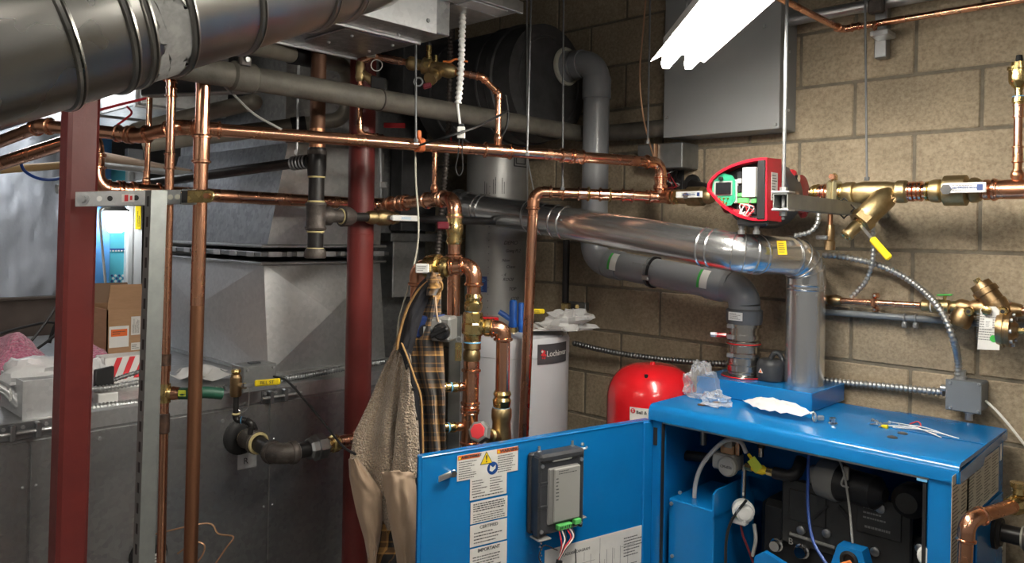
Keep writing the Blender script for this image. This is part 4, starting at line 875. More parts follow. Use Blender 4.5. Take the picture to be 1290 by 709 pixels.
for i, (a, b) in enumerate((((1120, 531), (1186, 551)), ((1126, 538), (1208, 552)), ((1133, 534), (1196, 549)), ((1118, 536), (1180, 547)))):
    p0, p1 = W(*a, z=BZ + .003 + .001 * i), W(*b, z=BZ + .004); mid = (p0 + p1) / 2 + EZ * .008; t = thing('cable_tie', ('white cable tie lying nearest the boiler back', 'longest white cable tie reaching the lid corner', 'white cable tie in the middle of the bunch', 'shortest white cable tie in the bunch')[i], 'cable tie', p0, 'white cable ties on the boiler lid')
    MB().sweep(smooth_path([p0, mid, p1], 6), .0016, 5).build('strap', 'white_plastic', t); MB().obox(p0, EX, EY, EZ, (.006, .006, .005), .001).build('tie_head', 'white_plastic', t)
tag(wire([W(1146, 534, z=BZ + .004), W(1156, 531, z=BZ + .012), W(1160, 536, z=BZ + .004), W(1154, 540, z=BZ + .003)], .002, 'red_print', 'wire_scrap'), 'short red wire scrap on the boiler lid', 'wire')
# ================================================================= tanks
tc_ = V((-2.325, 2.45, 0)); tr_ = .243; tz = 1.172
tk = thing('water_heater', 'white round water heater tank with black name badge', 'water heater', tc_)
MB().prof(tc_ + EZ * .03, tc_ + EZ * tz, [(0, tr_ * .97), (.01, tr_), (.93, tr_), (.932, tr_ * 1.008), (.985, tr_ * 1.008), (1, tr_ * .97)], 64).build('tank_jacket', 'white_enamel', tk)
MB().prof(tc_ + EZ * (tz - .004), tc_ + EZ * (tz + .012), [(0, tr_ * .96), (.5, tr_ * .9), (1, .03)], 48).build('tank_top', 'white_enamel', tk)
MB().prof(tc_, tc_ + EZ * .04, [(0, tr_ * .9), (1, tr_ * .9)], 40).build('base_ring', 'black_iron', tk)
def on_cyl(px, py, c0, r):
    q = ray(px, py); oc = V((-c0.x, -c0.y)); ax = V((q.x, q.y)); a = ax.dot(ax); b = 2 * oc.dot(ax); d_ = max(b * b - 4 * a * (oc.dot(oc) - r * r), 0); t = (-b - math.sqrt(d_)) / (2 * a)
    p = V((0, 0, H)) + q * t; n = V((p.x - c0.x, p.y - c0.y, 0)).normalized(); return p, n, V((-n.y, n.x, 0))
def curved_plate(root, px0, py0, px1, py1, c0, r, m, name='badge', off=.002):
    p0, n0, _ = on_cyl(px0, py0, c0, r); p1, n1, _ = on_cyl(px1, py1, c0, r); g0 = math.atan2(n0.y, n0.x); g1 = math.atan2(n1.y, n1.x); z1, z0 = p0.z, p1.z
    return MB().grid([[V((c0.x + (r + off) * math.cos(g0 + (g1 - g0) * i / 10), c0.y + (r + off) * math.sin(g0 + (g1 - g0) * i / 10), z)) for i in range(11)] for z in (z0, z1)], .0015).build(name, m, root), (g0, g1, z0, z1)
def curved_text(root, s, c0, r, gm, z, size, m, name='lettering', **k):
    n = V((math.cos(gm), math.sin(gm), 0)); u = V((-n.y, n.x, 0)); o = text(root, s, V((c0.x, c0.y, z)) + n * (r + .004), u, EZ, size, m, name, **k)
    for v in o.data.vertices:
        q = v.co + root.location - V((c0.x, c0.y, 0)); a = q.dot(u) / r; rr = r + .0035 + (q.dot(n) - r - .004)
        v.co = V((c0.x + rr * math.cos(gm + a), c0.y + rr * math.sin(gm + a), q.z)) - root.location
    return o
bd_, (g0, g1, z0, z1) = curved_plate(tk, 677, 434, 712, 454, tc_, tr_, 'print', 'name_badge')
curved_text(tk, 'Lochinvar', tc_, tr_, g0 + (g1 - g0) * .60, (z0 + z1) / 2, .034, 'label_white', sx=.95)
n_ = V((math.cos(g0 + (g1 - g0) * .15), math.sin(g0 + (g1 - g0) * .15), 0)); cl = tc_ + n_ * (tr_ + .004) + EZ * (z0 + z1) / 2
lion = MB(); u_ = V((-n_.y, n_.x, 0))
for a, b, r in ((-.006, .014, .006), (.002, .010, .007), (.0, 0, .008), (-.008, -.002, .004), (.009, -.004, .005), (-.004, -.014, .004), (.006, -.015, .004)): lion.prof(cl + u_ * a + EZ * b, cl + u_ * a + EZ * b + n_ * .001, [(0, r), (1, r)], 10)
lion.build('lion_emblem', 'red_print', bd_)
MB().prof(cl - u_ * .006 + EZ * .012, cl - u_ * .006 + EZ * .012 + n_ * .0015, [(0, .005), (1, .005)], 8).build('emblem_face', 'label_white', bd_)
pb, nb, ub = on_cyl(706, 423, tc_, tr_); bolt(tk, pb, nb, .005)
# tank-top items
xx = crumple(W(718, 408, d=3.24), RT, FW, EZ, .085, .08, .045, 5.5, rough=.75).build('plastic_wrapping', 'loose_film'); tag(xx, 'clear plastic wrapping bunched on the right of the white tank', 'plastic wrap')
pk = thing('document_pouch', 'flat white paper packet in plastic lying on the white tank', 'packet', W(690, 412, d=3.26))
for i in range(3): MB().obox(W(690 + i * 4, 413 - i * 2, d=3.28), (RT * .98 + FW * .2).normalized(), (FW * .98 - RT * .2).normalized(), EZ, (.17 - i * .02, .16, .006), .002).build('paper_sheet', 'label_white', pk)
cb_ = W(646, 418, d=3.30)
tv = thing('tank_valve', 'blue-handled valve standing on the white tank top', 'valve', cb_)
for dx, hgt, r in ((0, .135, .017), (.034, .125, .013)):
    p = cb_ + RT * dx; MB().prof(p, p + EZ * hgt, [(0, r * .8), (.12, r * .8), (.2, r * 1.2), (.3, r), (.95, r), (1, r * .7)], 12).build('handle_sleeve', 'blue_grip', tv, smooth=60)
MB().prof(cb_ - EZ * .01, cb_ + EZ * .02, [(0, .022), (1, .018)], 10).build('valve_stem', 'brass', tv)
p = cb_ + EZ * .045; MB().sweep([p, p - RT * .035 + EZ * .025, p - RT * .06 + EZ * .04], [.010, .012, .011], 10).build('lever', 'blue_grip', tv)
rc = W(617, 405, d=3.26); tag(MB().obox(rc, RT, FW, EZ, (.075, .07, .042), .004).build('red_box', 'tank_red'), 'red box on the white tank behind the brass valve', 'box')
yh = W(678, 392, d=3.30); t = thing('yellow_lever_valve', 'yellow lever handle above the white tank, behind copper pipe', 'valve', yh); MB().obox(yh, RT, FW, EZ, (.055, .012, .022), .006).build('lever', 'yellow_grip', t); lines(t, yh - FW * .0065, RT, EZ, .035, .012, 2); MB().cyl(yh - RT * .05 - EZ * .04, yh - RT * .05 + EZ * .008, .012, n=12).build('valve_stem', 'brass', t); MB().sweep([yh - RT * .06, yh - RT * .02], .006, 8).build('lever_arm', 'steel', t)
# red expansion tank
ec_ = V((-1.702, 2.59, 0)); er = .176
et = thing('expansion_tank', 'glossy red domed expansion tank beside the boiler', 'tank', ec_)
pf = [(0, er * .9), (.02, er), (.42, er)] + [(.0, 0)] * 0
ez0, ez1, ezt = .06, 1.005, 1.098
prf = [(ez0, er * .92), (ez0 + .03, er), (ez1 - .05, er)] + [(ez1 - .05 + (ezt - ez1 + .05) * math.sin(g), er * math.cos(g) ** .62) for g in [PI / 2 * i / 12 for i in range(1, 13)]]
MB().prof(ec_, ec_ + EZ, prf, 56).build('tank_shell', 'tank_red', et, smooth=60)
MB().ring(ec_ + EZ * .60, EZ, er, .004, 48, 6).build('weld_seam', 'tank_red', et)
MB().prof(ec_ + EZ * (ezt - .004), ec_ + EZ * (ezt + .008), [(0, .014), (1, .008)], 12).build('top_boss', 'tank_red', et)
MB().prof(ec_, ec_ + EZ * .07, [(0, er * .8), (1, er * .75)], 40).build('base_skirt', 'black_iron', et)
vs_ = W(814, 477, d=2.93); MB().cyl(vs_ - EZ * .004, vs_ + EZ * .016, .007, n=10).build('air_valve_cap', 'rubber', et)
sg, (g0, g1, z0, z1) = curved_plate(et, 794, 512, 850, 532, ec_, er, 'label_white', 'brand_sign')
curved_text(et, 'Bell & Gossett', ec_, er, g0 + (g1 - g0) * .15, (z0 + z1) / 2 + .008, .0165, 'print', bold=.0005, align='LEFT')
g = g0 + (g1 - g0) * .075; n_ = V((math.cos(g), math.sin(g), 0)); cl = ec_ + n_ * (er + .0035) + EZ * ((z0 + z1) / 2 + .012); u_ = V((-n_.y, n_.x, 0))
em = MB(); em.prof(cl, cl + n_ * .001, [(0, .0095), (1, .0095)], 20); em.build('round_emblem', 'red_print', sg); text(sg, 'S', cl + n_ * .002, u_, EZ, .018, 'label_white', 'emblem_letter')
# ================================================================= posts, strut and bracket at left
PD = 2.25
pt, pb_ = W(102, 130, d=PD), W(85, 709, d=PD)
post = thing('square_post', 'square dark red steel post in the left foreground', 'post', (pb_.x, pb_.y, 0))
axis = (pt - pb_).normalized(); bot = pb_ - axis * (pb_.z / axis.z)
pt = pt + axis * ((ZC - pt.z) / axis.z)
MB().obox((pt + bot) / 2, EX, EY, axis, (.083, .083, (pt - bot).length), .010).build('post_tube', 'red_paint', post)
MB().obox(bot + EZ * .006, EX, EY, EZ, (.16, .16, .012), .003).build('base_plate', 'red_paint', post)
for px, py, s in ((94, 506, .010), (103, 514, .018), (99, 522, .006), (100, 582, .006), (101, 525, .007)):
    c = WP(px, py, pb_ + EX * .0420, EX); c = V((c.x, c.y, c.z)); pts = [c + EY * (s * random.uniform(.5, 1) * math.cos(g)) + EZ * (s * random.uniform(.6, 1.2) * math.sin(g)) for g in [2 * PI * i / 9 for i in range(9)]]
    MB().prism(pts, EX * .0008).build('paint_chip', 'red_chip', post, smooth=0)
cp = thing('round_column', 'round dark red steel column behind the hanging coat', 'column', (-2.51, 1.755, 0))
ca_, cb2 = W(457, 130, d=3.0), W(447, 709, d=3.0); ax = (ca_ - cb2).normalized(); c0_ = cb2 - ax * (cb2.z / ax.z); c1_ = ca_ + ax * ((ZC - ca_.z) / ax.z)
MB().sweep([c0_, c1_], .050, 32).build('column_shaft', 'red_paint', cp)
MB().obox(c0_ + EZ * .006, EX, EY, EZ, (.2, .2, .012), .003).build('base_plate', 'red_paint', cp)
for q in (.30, .62): MB().ring(c0_.lerp(c1_, q + .22), EZ, .0505, .0015, 32, 6).build('band_mark', 'red_paint', cp)
# slotted strut upright
SD = 2.11
sa_, sb_ = W(197, 240, d=SD), W(181, 709, d=SD); ax = (sa_ - sb_).normalized(); s0 = sb_ - ax * (sb_.z / ax.z)
su = thing('strut_upright', 'galvanized slotted strut channel upright beside the square red post', 'strut', s0)
Lz = (sa_ - s0).length; mid = (sa_ + s0) / 2
fu = EY; fv = EX; fz = ax
MB().obox(mid + fv * .018, fu, fv, fz, (.041, .004, Lz)).build('channel_web', 'strut', su)
for s in (-1, 1):
    MB().obox(mid + fu * s * .0195, fu, fv, fz, (.003, .041, Lz)).build('channel_side', 'strut', su); MB().obox(mid + fu * s * .016 - fv * .018, fu, fv, fz, (.008, .006, Lz)).build('channel_lip', 'strut', su)
for i in range(26): MB().obox(s0 + fz * (Lz - .03 - i * .055) - fu * .0212, fv, fz, fu, (.012, .028, .0012), .0005).build('slot', 'black_plastic', su)
# cross bracket carried by the post
br = thing('pipe_bracket', 'galvanized cross bracket clamping the copper riser to the red post', 'bracket', W(180, 250, d=2.14))
b0_, b1_ = W(95, 251, d=2.17), W(268, 247, d=2.17); bu = (b1_ - b0_).normalized(); bn = EZ.cross(bu) * -1; bn = bu.cross(EZ)
def BR(px): return onseg(b0_, b1_, px)
MB().obox((BR(95) + BR(212)) / 2, bu, bn, EZ, ((BR(212) - BR(95)).length, .004, .041), .001).build('channel_web', 'galv', br)
for s in (-1, 1): MB().obox((BR(120) + BR(212)) / 2 + EZ * s * .0195 - bn * .01, bu, bn, EZ, ((BR(212) - BR(120)).length, .022, .003)).build('channel_side', 'galv', br)
for px in (125.5, 139, 158, 172, 215, 224): MB().prof(BR(px) + bn * .0018, BR(px) + bn * .0028, [(0, .0075), (1, .0075)], 14).build('bolt_hole', 'label_yellowed' if px > 200 else ('white' if px < 130 else 'black_plastic'), br)
c = BR(105); MB().prof(c + bn * .001, c + bn * .010, [(0, .017), (.3, .017), (.31, .010), (1, .009)], 20).build('anchor_bolt', 'steel', br)
plate(br, BR(162) + bn * .003, bu, EZ, .035, .022, 'label_white', 'sticker'); plate(br, BR(160) + bn * .0042, bu, EZ, .010, .018, 'red_print', 'sticker_mark'); plate(br, BR(166) + bn * .0042, bu, EZ, .006, .012, 'red_print', 'sticker_mark')
MB().obox((BR(208) + BR(228)) / 2, bu, bn, EZ, ((BR(228) - BR(208)).length, .004, .041), .001).build('channel_web', 'steel_dull', br)
MB().obox(BR(236) - bn * .012, bu, bn, EZ, (.034, .030, .044), .003).build('channel_end', 'steel', br); MB().obox(BR(235) + bn * .0045, bu, bn, EZ, (.024, .002, .034)).build('channel_mouth', 'black_plastic', br)
MB().obox(BR(250) + bn * .012, bu, bn, EZ, (.052, .005, .036), .002).build('pipe_clamp', 'brass', br)
MB().prof(BR(264) + bn * .010, BR(264) + bn * .016, [(0, .019), (.6, .019), (1, .016)], 18).build('clamp_ear', 'brass', br); MB().hexnut(BR(264) + bn * .016, BR(264) + bn * .028, .008).build('clamp_screw', 'copper_dull', br)
# ================================================================= copper runs at left
R15 = .0206
# tall riser
vp = thing('copper_riser', 'thick copper riser clamped by the cross bracket', 'pipe', W(240, 709, d=2.28))
va, vb2 = W(257.5, 60, d=2.28), W(240, 709, d=2.28); ax = (va - vb2).normalized(); v0 = vb2 - ax * (vb2.z / ax.z); v1 = va + ax * ((ZC - va.z) / ax.z)
mid_ = W(254, 188, d=2.28)
MB().sweep([v0, v0.lerp(v1, .45)], .0196, 20).build('pipe', 'copper_dull', vp); MB().sweep([v0.lerp(v1, .45), v1], R15 * .97, 20).build('pipe', 'copper', vp)
coupling(vp, mid_, ax, R15 * .97, 'copper', .085)
# smaller riser with hose valve
sr = thing('small_copper_riser', 'thin copper riser with hose valve beside the strut', 'pipe', W(203, 709, d=2.30))
q1, q0 = W(216.5, 98, d=2.30), W(203, 709, d=2.30); ax = (q1 - q0).normalized(); qb = q0 - ax * (q0.z / ax.z); R1 = .0125
run(sr, [qb, q1, W(196, 92, d=2.36), W(170, 85, d=2.45)], R1, 'copper', R=.02)
for py, mm in ((203, 'copper'), (112, 'copper')): coupling(sr, onseg(qb, q1, 216) if 0 else qb.lerp(q1, (W(214, py, d=2.30).z - qb.z) / (q1.z - qb.z)), ax, R1, mm, .05)
for py, h in ((455, .022), (533, .03), (463, .012)):
    c = qb.lerp(q1, (W(212, py, d=2.30).z - qb.z) / (q1.z - qb.z)); MB().prof(c - ax * h, c + ax * h, [(0, R1), (.05, R1 * 1.22), (.5, R1 * 1.25), (.95, R1 * 1.22), (1, R1)], 14).build('solder_joint', 'solder' if py != 463 else 'copper', sr)
hv = qb.lerp(q1, (W(212, 495, d=2.30).z - qb.z) / (q1.z - qb.z))
hb = MB().prof(hv - RT * .022, hv + RT * .024, [(0, .009), (.2, .010), (.3, .016), (.7, .016), (.8, .020), (1, .020)], 14).build('hose_valve', 'brass', sr)
MB().prof(hv - EZ * .028, hv + EZ * .028, [(0, R1 * 1.3), (.3, R1 * 1.3), (.5, R1 * 1.5), (.7, R1 * 1.3), (1, R1 * 1.3)], 12).build('valve_body', 'brass', hb); MB().obox(hv - RT * .026, RT, FW, EZ, (.008, .03, .012), .002).build('valve_key', 'brass', hb)
MB().prof(hv + RT * .024, hv + RT * .045, [(0, .021), (1, .018)], 16).build('hose_collar', 'copper', hb)
hs = thing('garden_hose', 'stub of dark green hose screwed onto the hose valve', 'hose', hv + RT * .06); MB().sweep(smooth_path([hv + RT * .040, hv + RT * .07, hv + RT * .11 + FW * .02, hv + RT * .15 + FW * .05 - EZ * .01], 6), .0175, 14).build('hose_tube', 'green_hose', hs)
plate(hs, hv + RT * .058 - FW * .0178 + EZ * .004, RT, EZ, .022, .018, 'lime_print', 'yellow_print')
# thin drop between
td = thing('thin_copper_drop', 'thinnest copper drop, second pipe right of the red post', 'pipe', W(184, 238, d=2.72))
MB().sweep([W(191, 60, d=2.72), W(184.5, 238, d=2.72)], .0098, 12).build('pipe', 'copper', td); coupling(td, W(184.8, 222, d=2.72), EZ, .0098, 'copper', .04)
# long upper main
um = thing('upper_copper_main', 'long upper copper main running from the red post to the pump line', 'pipe', W(540, 190, d=2.6))
TE = V((-1.70, 2.62, 1.752))                         # tee on the pump line below
u6 = W(268, 163.5, d=2.35); u7 = V((-1.70, 2.62, W(820, 205, d=3.07).z))
u1, u2, u3, u4 = W(-30, 190, d=2.72), W(52, 158, d=2.5), W(176, 171, d=2.42), W(226, 160, d=2.37)
run(um, [u1, u2, u3, u4, u7, TE + EZ * .03], R15, 'copper', R=.042, sock=.03)
u6 = onseg(u4, u7, 268)
for a, b, px in ((u4, u7, 268), (u4, u7, 713), (u4, u7, 728), (u2, u3, 155)): coupling(um, onseg(a, b, px), b - a, R15, 'copper', .05)
tx = onseg(u4, u7, 627); tee(um, tx, u7 - u4, EZ, R15, rs=.0112, L=.11, Ls=.06)
coupling(um, TE + EZ * .062, EZ, R15, 'copper', .05)
# return main below it
lm = thing('lower_copper_main', 'lower copper main passing behind the red column to the mixing valves', 'pipe', W(300, 243, x=-2.75))
l1_, l2_ = W(119, 168, x=-2.78), W(121, 238, x=-2.77); l3_ = W(482, 258, x=-2.75); l4_ = W(573, 249, d=2.95); l5_ = W(571, 404, d=2.95); l0_ = W(-25, 214, x=-3.4)
R2 = .0245
run(lm, [l0_, l1_, l2_, l3_, l4_, l5_], R2, 'copper', R=.05, sock=.03)
for a, b, px in ((l2_, l3_, 146), (l2_, l3_, 158), (l3_, l4_, 508)): coupling(lm, onseg(a, b, px), b - a, R2, 'copper', .06)
coupling(lm, l1_.lerp(l2_, .5), EZ, R2, 'copper', .06)
t1 = onseg(l3_, l4_, 547); tee(lm, t1, l4_ - l3_, EZ, R2, rs=.0112, L=.12, Ls=.06); tee(lm, onseg(l2_, l3_, 184), l3_ - l2_, EZ, R2, rs=.0098, L=.10, Ls=.05)
# brass valve on the drop
vv = l4_.lerp(l5_, .26); vvb = MB().prof(vv - EZ * .055, vv + EZ * .06, [(0, R2 * 1.15), (.1, R2 * 1.3), (.25, R2 * 1.1), (.4, R2 * 1.35), (.6, R2 * 1.35), (.75, R2 * 1.1), (.9, R2 * 1.3), (1, R2 * 1.15)], 18).build('ball_valve', 'brass', lm)
hd = W(558, 284, d=2.90); MB().obox(hd, RT, FW, EZ, (.045, .02, .028), .005).build('valve_handle', 'maroon_grip', vvb); MB().cyl(hd, vv, .006, n=8).build('valve_stem', 'steel', vvb)
coupling(lm, l4_.lerp(l5_, .52), EZ, R2, 'copper', .06)
# coil hook-up: small copper from the reheat box to both mains
cx = thing('coil_supply_pipe', 'small copper coil pipe with brass strainer up by the box', 'pipe', W(550, 85, d=2.45))
k0_, k1_, k2_, k3_ = W(468, 70, d=2.80), W(607, 97, d=2.74), W(624, 110, d=2.7), tx + EZ * .05
k2_ = V((tx.x, tx.y, W(626, 112, d=2.7).z))
run(cx, [k0_, k1_, k2_, k3_], .0112, 'copper', R=.012, sock=.014)
dx_ = (k1_ - k0_).normalized(); KS = lambda px: onseg(k0_, k1_, px)
y1 = MB().prof(KS(513), KS(574), [(0, .018), (.05, .025), (.15, .025), (.2, .019), (.3, .019), (.33, .030), (.48, .030), (.5, .022), (.6, .022), (.8, .027), (.9, .027), (1, .018)], 14).build('balancing_valve', 'bronze_cast', cx)
dn_ = (W(528, 108, d=2.66) - KS(553)).normalized(); MB().prof(KS(556), KS(556) + dn_ * .085, [(0, .020), (.55, .024), (.57, .017), (.8, .017), (.82, .024), (1, .024)], 14).build('strainer_leg', 'bronze_cast', y1)
MB().prof(KS(540) + EZ * .01, KS(540) + EZ * .075, [(0, .013), (.4, .013), (.42, .009), (.7, .009), (.72, .011), (1, .010)], 10).build('test_port', 'brass', y1); MB().prof(KS(540) + EZ * .068, KS(540) + EZ * .083, [(0, .009), (1, .008)], 8).build('port_cap', 'dark_plastic', y1)
MB().prof(KS(549) + EZ * .01, KS(549) + EZ * .045, [(0, .009), (1, .007)], 10).build('test_port', 'brass', y1); MB().hexnut(KS(538), KS(538) - FW * .03, .012).build('union_nut', 'brass', y1)
MB().obox(W(538, 108, d=2.62), (RT + EZ * .3).normalized(), FW, (EZ - RT * .3).normalized(), (.030, .014, .018), .004).build('drain_handle', 'maroon_grip', y1); MB().ring(W(527, 103, d=2.62), FW, .014, .003, 16, 6).build('drain_ring', 'steel', y1)
hh_ = KS(558) + EZ * .028; MB().sweep(smooth_path([hh_, hh_ + dx_ * .025 + EZ * .004, hh_ + dx_ * .05 + EZ * .018, hh_ + dx_ * .09 + EZ * .016], 5), .004, 8).build('lever', 'wire_orange', y1)
MB().hexnut(KS(576), KS(583), .015).build('union_nut', 'brass', y1); coupling(cx, KS(597), dx_, .0112, 'copper_new', .03); coupling(cx, KS(500), dx_, .0112, 'copper_new', .03)
MB().prof(KS(484), KS(508), [(0, .013), (.5, .015), (1, .013)], 12).build('reducer', 'copper_new', cx)
cr2 = thing('coil_return_pipe', 'small copper coil return dropping in front of the red column', 'pipe', W(452, 120, d=2.42))
r0_, r1_, r2_, r3_ = W(454, 78, d=2.79), W(453, 168, d=2.79), W(541, 181, d=2.85), t1 + EZ * .05
r2_ = V((t1.x, t1.y, W(547, 181, d=2.9).z))
run(cr2, [W(474, 70, d=2.80), r0_, r1_, r2_, r3_], .0098, 'copper', R=.018, sock=.016)
coupling(cr2, onseg(r1_, r2_, 478), r2_ - r1_, .0098, 'copper_new', .03)
bv = r0_ - EZ * .02; MB().prof(bv + EZ * .02, bv - EZ * .05, [(0, .014), (.3, .018), (.6, .016), (.8, .018), (1, .012)], 12).build('check_valve', 'bronze_cast', cr2); MB().prof(bv - EZ * .01, bv + RT * .045 - EZ * .05, [(0, .012), (.5, .014), (.6, .017), (1, .015)], 12).build('strainer_leg', 'bronze_cast', cr2)
MB().obox(bv + RT * .07 - EZ * .06, (RT - EZ * .2).normalized(), FW, EZ, (.06, .05, .05), .006).build('black_actuator', 'black_plastic', cr2); MB().ring(bv + RT * .062 + EZ * .005 - FW * .02, FW, .020, .0018, 18, 5).build('wire_ring', 'wire_white', cr2)
# ================================================================= pump line on the block wall
PL = thing('pump_line_pipe', 'copper pump line turning down in front of the flue', 'pipe', (-1.9, 2.45, 1.75))
zL = 1.752; d0 = V((-2.055, 2.27, zL + .012)); dbot = W(659, 552, d=3.05); dbot = V((d0.x, d0.y, .15)); dt = W(655.5, 560, d=3.06); dt.z = .3
run(PL, [V((dt.x, dt.y, dt.z)), d0, TE, TE + EX * .12], R15, 'copper', R=.042, sock=.03, fit=True)
ud = (TE - d0).normalized()
for px in (735, 762, 790): coupling(PL, onseg(d0, TE, px), ud, R15, 'copper_new', .05)
tee(PL, TE, (ud + EX).normalized(), EZ, R15, L=.12, Ls=.05)
for px in (741, 768): c = onseg(d0, TE, px); MB().ring(c, ud, R15 * 1.2, .005, 20, 6).build('brass_ring', 'brass', PL)
PX = lambda px: W(px, 240, y=2.62).x
def at(px, dz=0., dy=0.): return V((PX(px), 2.62 + dy, zL + dz))
coupling(PL, at(846), EX, R15, 'copper', .045)
MB().prof(at(838), at(855), [(0, R15), (1, R15)], 16).build('pipe', 'copper', PL)
MB().prof(at(847), at(860), [(0, .026), (.5, .030), (1, .026)], 8).build('hex_adapter', 'brass', PL)
def lever_valve(a, b, tagpx, label, name, lx, rr=.026, scale=1.):
    t = thing(name, label, 'valve', (a + b) / 2 - EZ * .05); L = (b - a).length
    MB().prof(a, b, [(0, rr * 1.05), (.08, rr * 1.2), (.2, rr * 1.2), (.24, rr * 1.05), (.3, rr * 1.55), (.72, rr * 1.55), (.78, rr * 1.05), (.82, rr * 1.25), (.92, rr * 1.25), (1, rr * 1.05)], 22).build('valve_body', 'bronze_cast', t)
    c = a.lerp(b, .45) - EY * rr * 1.9; st = MB().cyl(c + EY * rr * .8, c - EY * .006, .010 * scale, n=12).build('stem', 'steel', t); MB().hexnut(c - EY * .004, c - EY * .016, .013 * scale).build('stem_nut', 'chrome', t)
    h0, h1 = lx; hm = (h0 + h1) / 2; hc = V((hm, c.y - .012, c.z + .004)); le = MB().obox(hc, EX, EY, EZ, (abs(h1 - h0), .006, .024 * scale), .002).build('lever', 'white_plastic', t)
    lines(t, hc - EY * .0035 - EX * .0, EX, EZ, abs(h1 - h0) * .55, .016 * scale, 3, 'print_grey'); MB().obox(hc - EY * .0035 + EX * abs(h1 - h0) * .36, EX, EZ, -EY, (.012 * scale, .014 * scale, .0006)).build('maker_mark', 'label_blue', t)
    text(t, 'Gas PRESS valve', hc - EY * .0042, EX, EZ, .0085 * scale, 'blue_print'); return t
lever_valve(at(856), at(898), None, 'bronze ball valve with white lever left of the red pump', 'ball_valve', (PX(862), PX(895)), .024)
# ================================================================= circulator pump
YF = 2.36
HF = lambda px, py, y=YF: W(px, py, y=y)
pm = thing('circulator_pump', 'red circulator pump with its cover off, circuit board showing', 'pump', (-1.22, 2.5, 1.60))
out = [(890.3, 238), (891.5, 231), (896, 224), (903, 217.5), (911.6, 212), (920, 208), (928.7, 204.7), (939, 201.6), (949, 199.6), (958, 198.6), (966, 198.4), (966, 277.5), (958, 278.2), (949, 278), (939, 276), (928.7, 272.6), (920, 268), (911.6, 262), (903, 254), (896.5, 247), (892, 242)]
cen = HF(935, 238); o3 = [HF(*p) for p in out]
def inset(pts, d):
    r = []; n = len(pts)
    for i in range(n):
        a, b, c = pts[i - 1], pts[i], pts[(i + 1) % n]; e = ((b - a).normalized() + (c - b).normalized()); e = V((e.x, 0, e.z)).normalized(); nn = V((-e.z, 0, e.x))
        if nn.dot(cen - b) < 0: nn = -nn
        r.append(b + nn * d)
    return r
in3 = inset(o3, .0085); n = len(o3)
sh = MB(); back = [p + EY * .10 for p in inset(o3, -.004)]; deep = [p + EY * .055 for p in in3]
sh.v = o3 + in3 + back + deep
sh.f = [(i, (i + 1) % n, n + (i + 1) % n, n + i) for i in range(n)] + [(i, 2 * n + i, 2 * n + (i + 1) % n, (i + 1) % n) for i in range(n)] + [(n + i, n + (i + 1) % n, 3 * n + (i + 1) % n, 3 * n + i) for i in range(n)] + [tuple(range(2 * n, 3 * n))]
shell = sh.build('head_shell', 'pump_red', pm, smooth=40)
MB().prism([p + EY * .045 for p in inset(o3, .006)], EY * .012).build('head_floor', 'black_plastic', pm)
ob = lambda px0, py0, px1, py1, y0, y1, nm, mm, bev=.002, root=pm: MB().box((HF(px0, 240, y0).x, y0, HF(px0, py1, y0).z), (HF(px1, 240, y0).x, y1, HF(px0, py0, y0).z), bev).build(nm, mm, root)
ob(953.5, 202, 963.5, 276, YF - .004, YF + .03, 'cooling_panel', 'black_plastic')
pc = [(897, 238), (898, 229), (903, 222), (912, 218), (922, 221), (926, 228), (926, 252), (921, 258), (912, 260), (903, 254), (898, 247)]
pcb = MB().prism([HF(px, py, YF + .012) for px, py in pc], EY * .006).build('circuit_board', 'pcb', pm)
ob(901, 230, 920, 245, YF + .004, YF + .014, 'display', 'screen', .002, pcb); ob(899, 228.5, 922, 246.5, YF + .009, YF + .013, 'display_frame', 'grey_plastic', .001, pcb)
for px, py in ((902, 250), (907, 250), (912, 250), (917, 250), (905, 254), (911, 254), (908, 258), (915, 256)): c = HF(px, py, YF + .012); MB().prof(c, c - EY * .004, [(0, .004), (1, .003)], 10).build('push_button', 'gold', pcb)
c = HF(909, 225, YF + .01); MB().prof(c, c - EY * .012, [(0, .007), (1, .006)], 12).build('dial_knob', 'black_plastic', pcb)
ob(924, 226, 928, 256, YF + .016, YF + .03, 'board_guide', 'light_plastic'); ob(928, 216, 952, 270, YF + .036, YF + .045, 'terminal_tray', 'dark_plastic')
lbp = ob(934.5, 211, 951, 248.5, YF + .010, YF + .036, 'white_cover', 'white_plastic')
for px, py in ((939, 216), (939, 233), (947, 216), (947, 233), (947, 226), (939, 226)):
    c = HF(px, py, YF + .0096); lines(pm, c, EX, EZ, .014, .018, 4, 'cyan_print')
ob(928, 225, 933, 231, YF + .02, YF + .034, 'fuse_holder', 'light_plastic'); ob(928, 234, 933, 242, YF + .02, YF + .034, 'socket', 'black_plastic')
ob(929, 243, 936, 248, YF + .016, YF + .034, 'terminal_block', 'green_terminal'); ob(929, 249, 943, 256, YF + .014, YF + .034, 'terminal_block', 'green_terminal'); ob(946, 250, 952.5, 256, YF + .014, YF + .034, 'terminal_block', 'green_terminal'); ob(943.5, 246, 946, 256, YF + .02, YF + .034, 'terminal_block', 'grey_plastic')
for i in range(9):
    a = HF(930 + i * 1.5, 256, YF + .02); b = HF(random.uniform(930, 950), random.uniform(264, 273), YF + .02); m_ = HF(random.uniform(930, 951), random.uniform(260, 271), YF + .004); q = HF(random.uniform(934, 950), random.uniform(266, 273), YF + .008)
    wire([a, m_, q, b], .0016, 'wire_red' if i % 3 == 0 else 'wire_white', 'control_wire', pm, 5)
ob(921, 264, 934, 268, YF + .02, YF + .03, 'red_plug', 'red_print')
c = V((o3[10].x + .003, YF + .048, HF(966, 234, YF).z)); plate(pm, c + EX * .0015, EY, EZ, .045, .09, 'label_white', 'rating_plate'); lines(pm, c + EX * .0024, EY, EZ, .038, .08, 9)
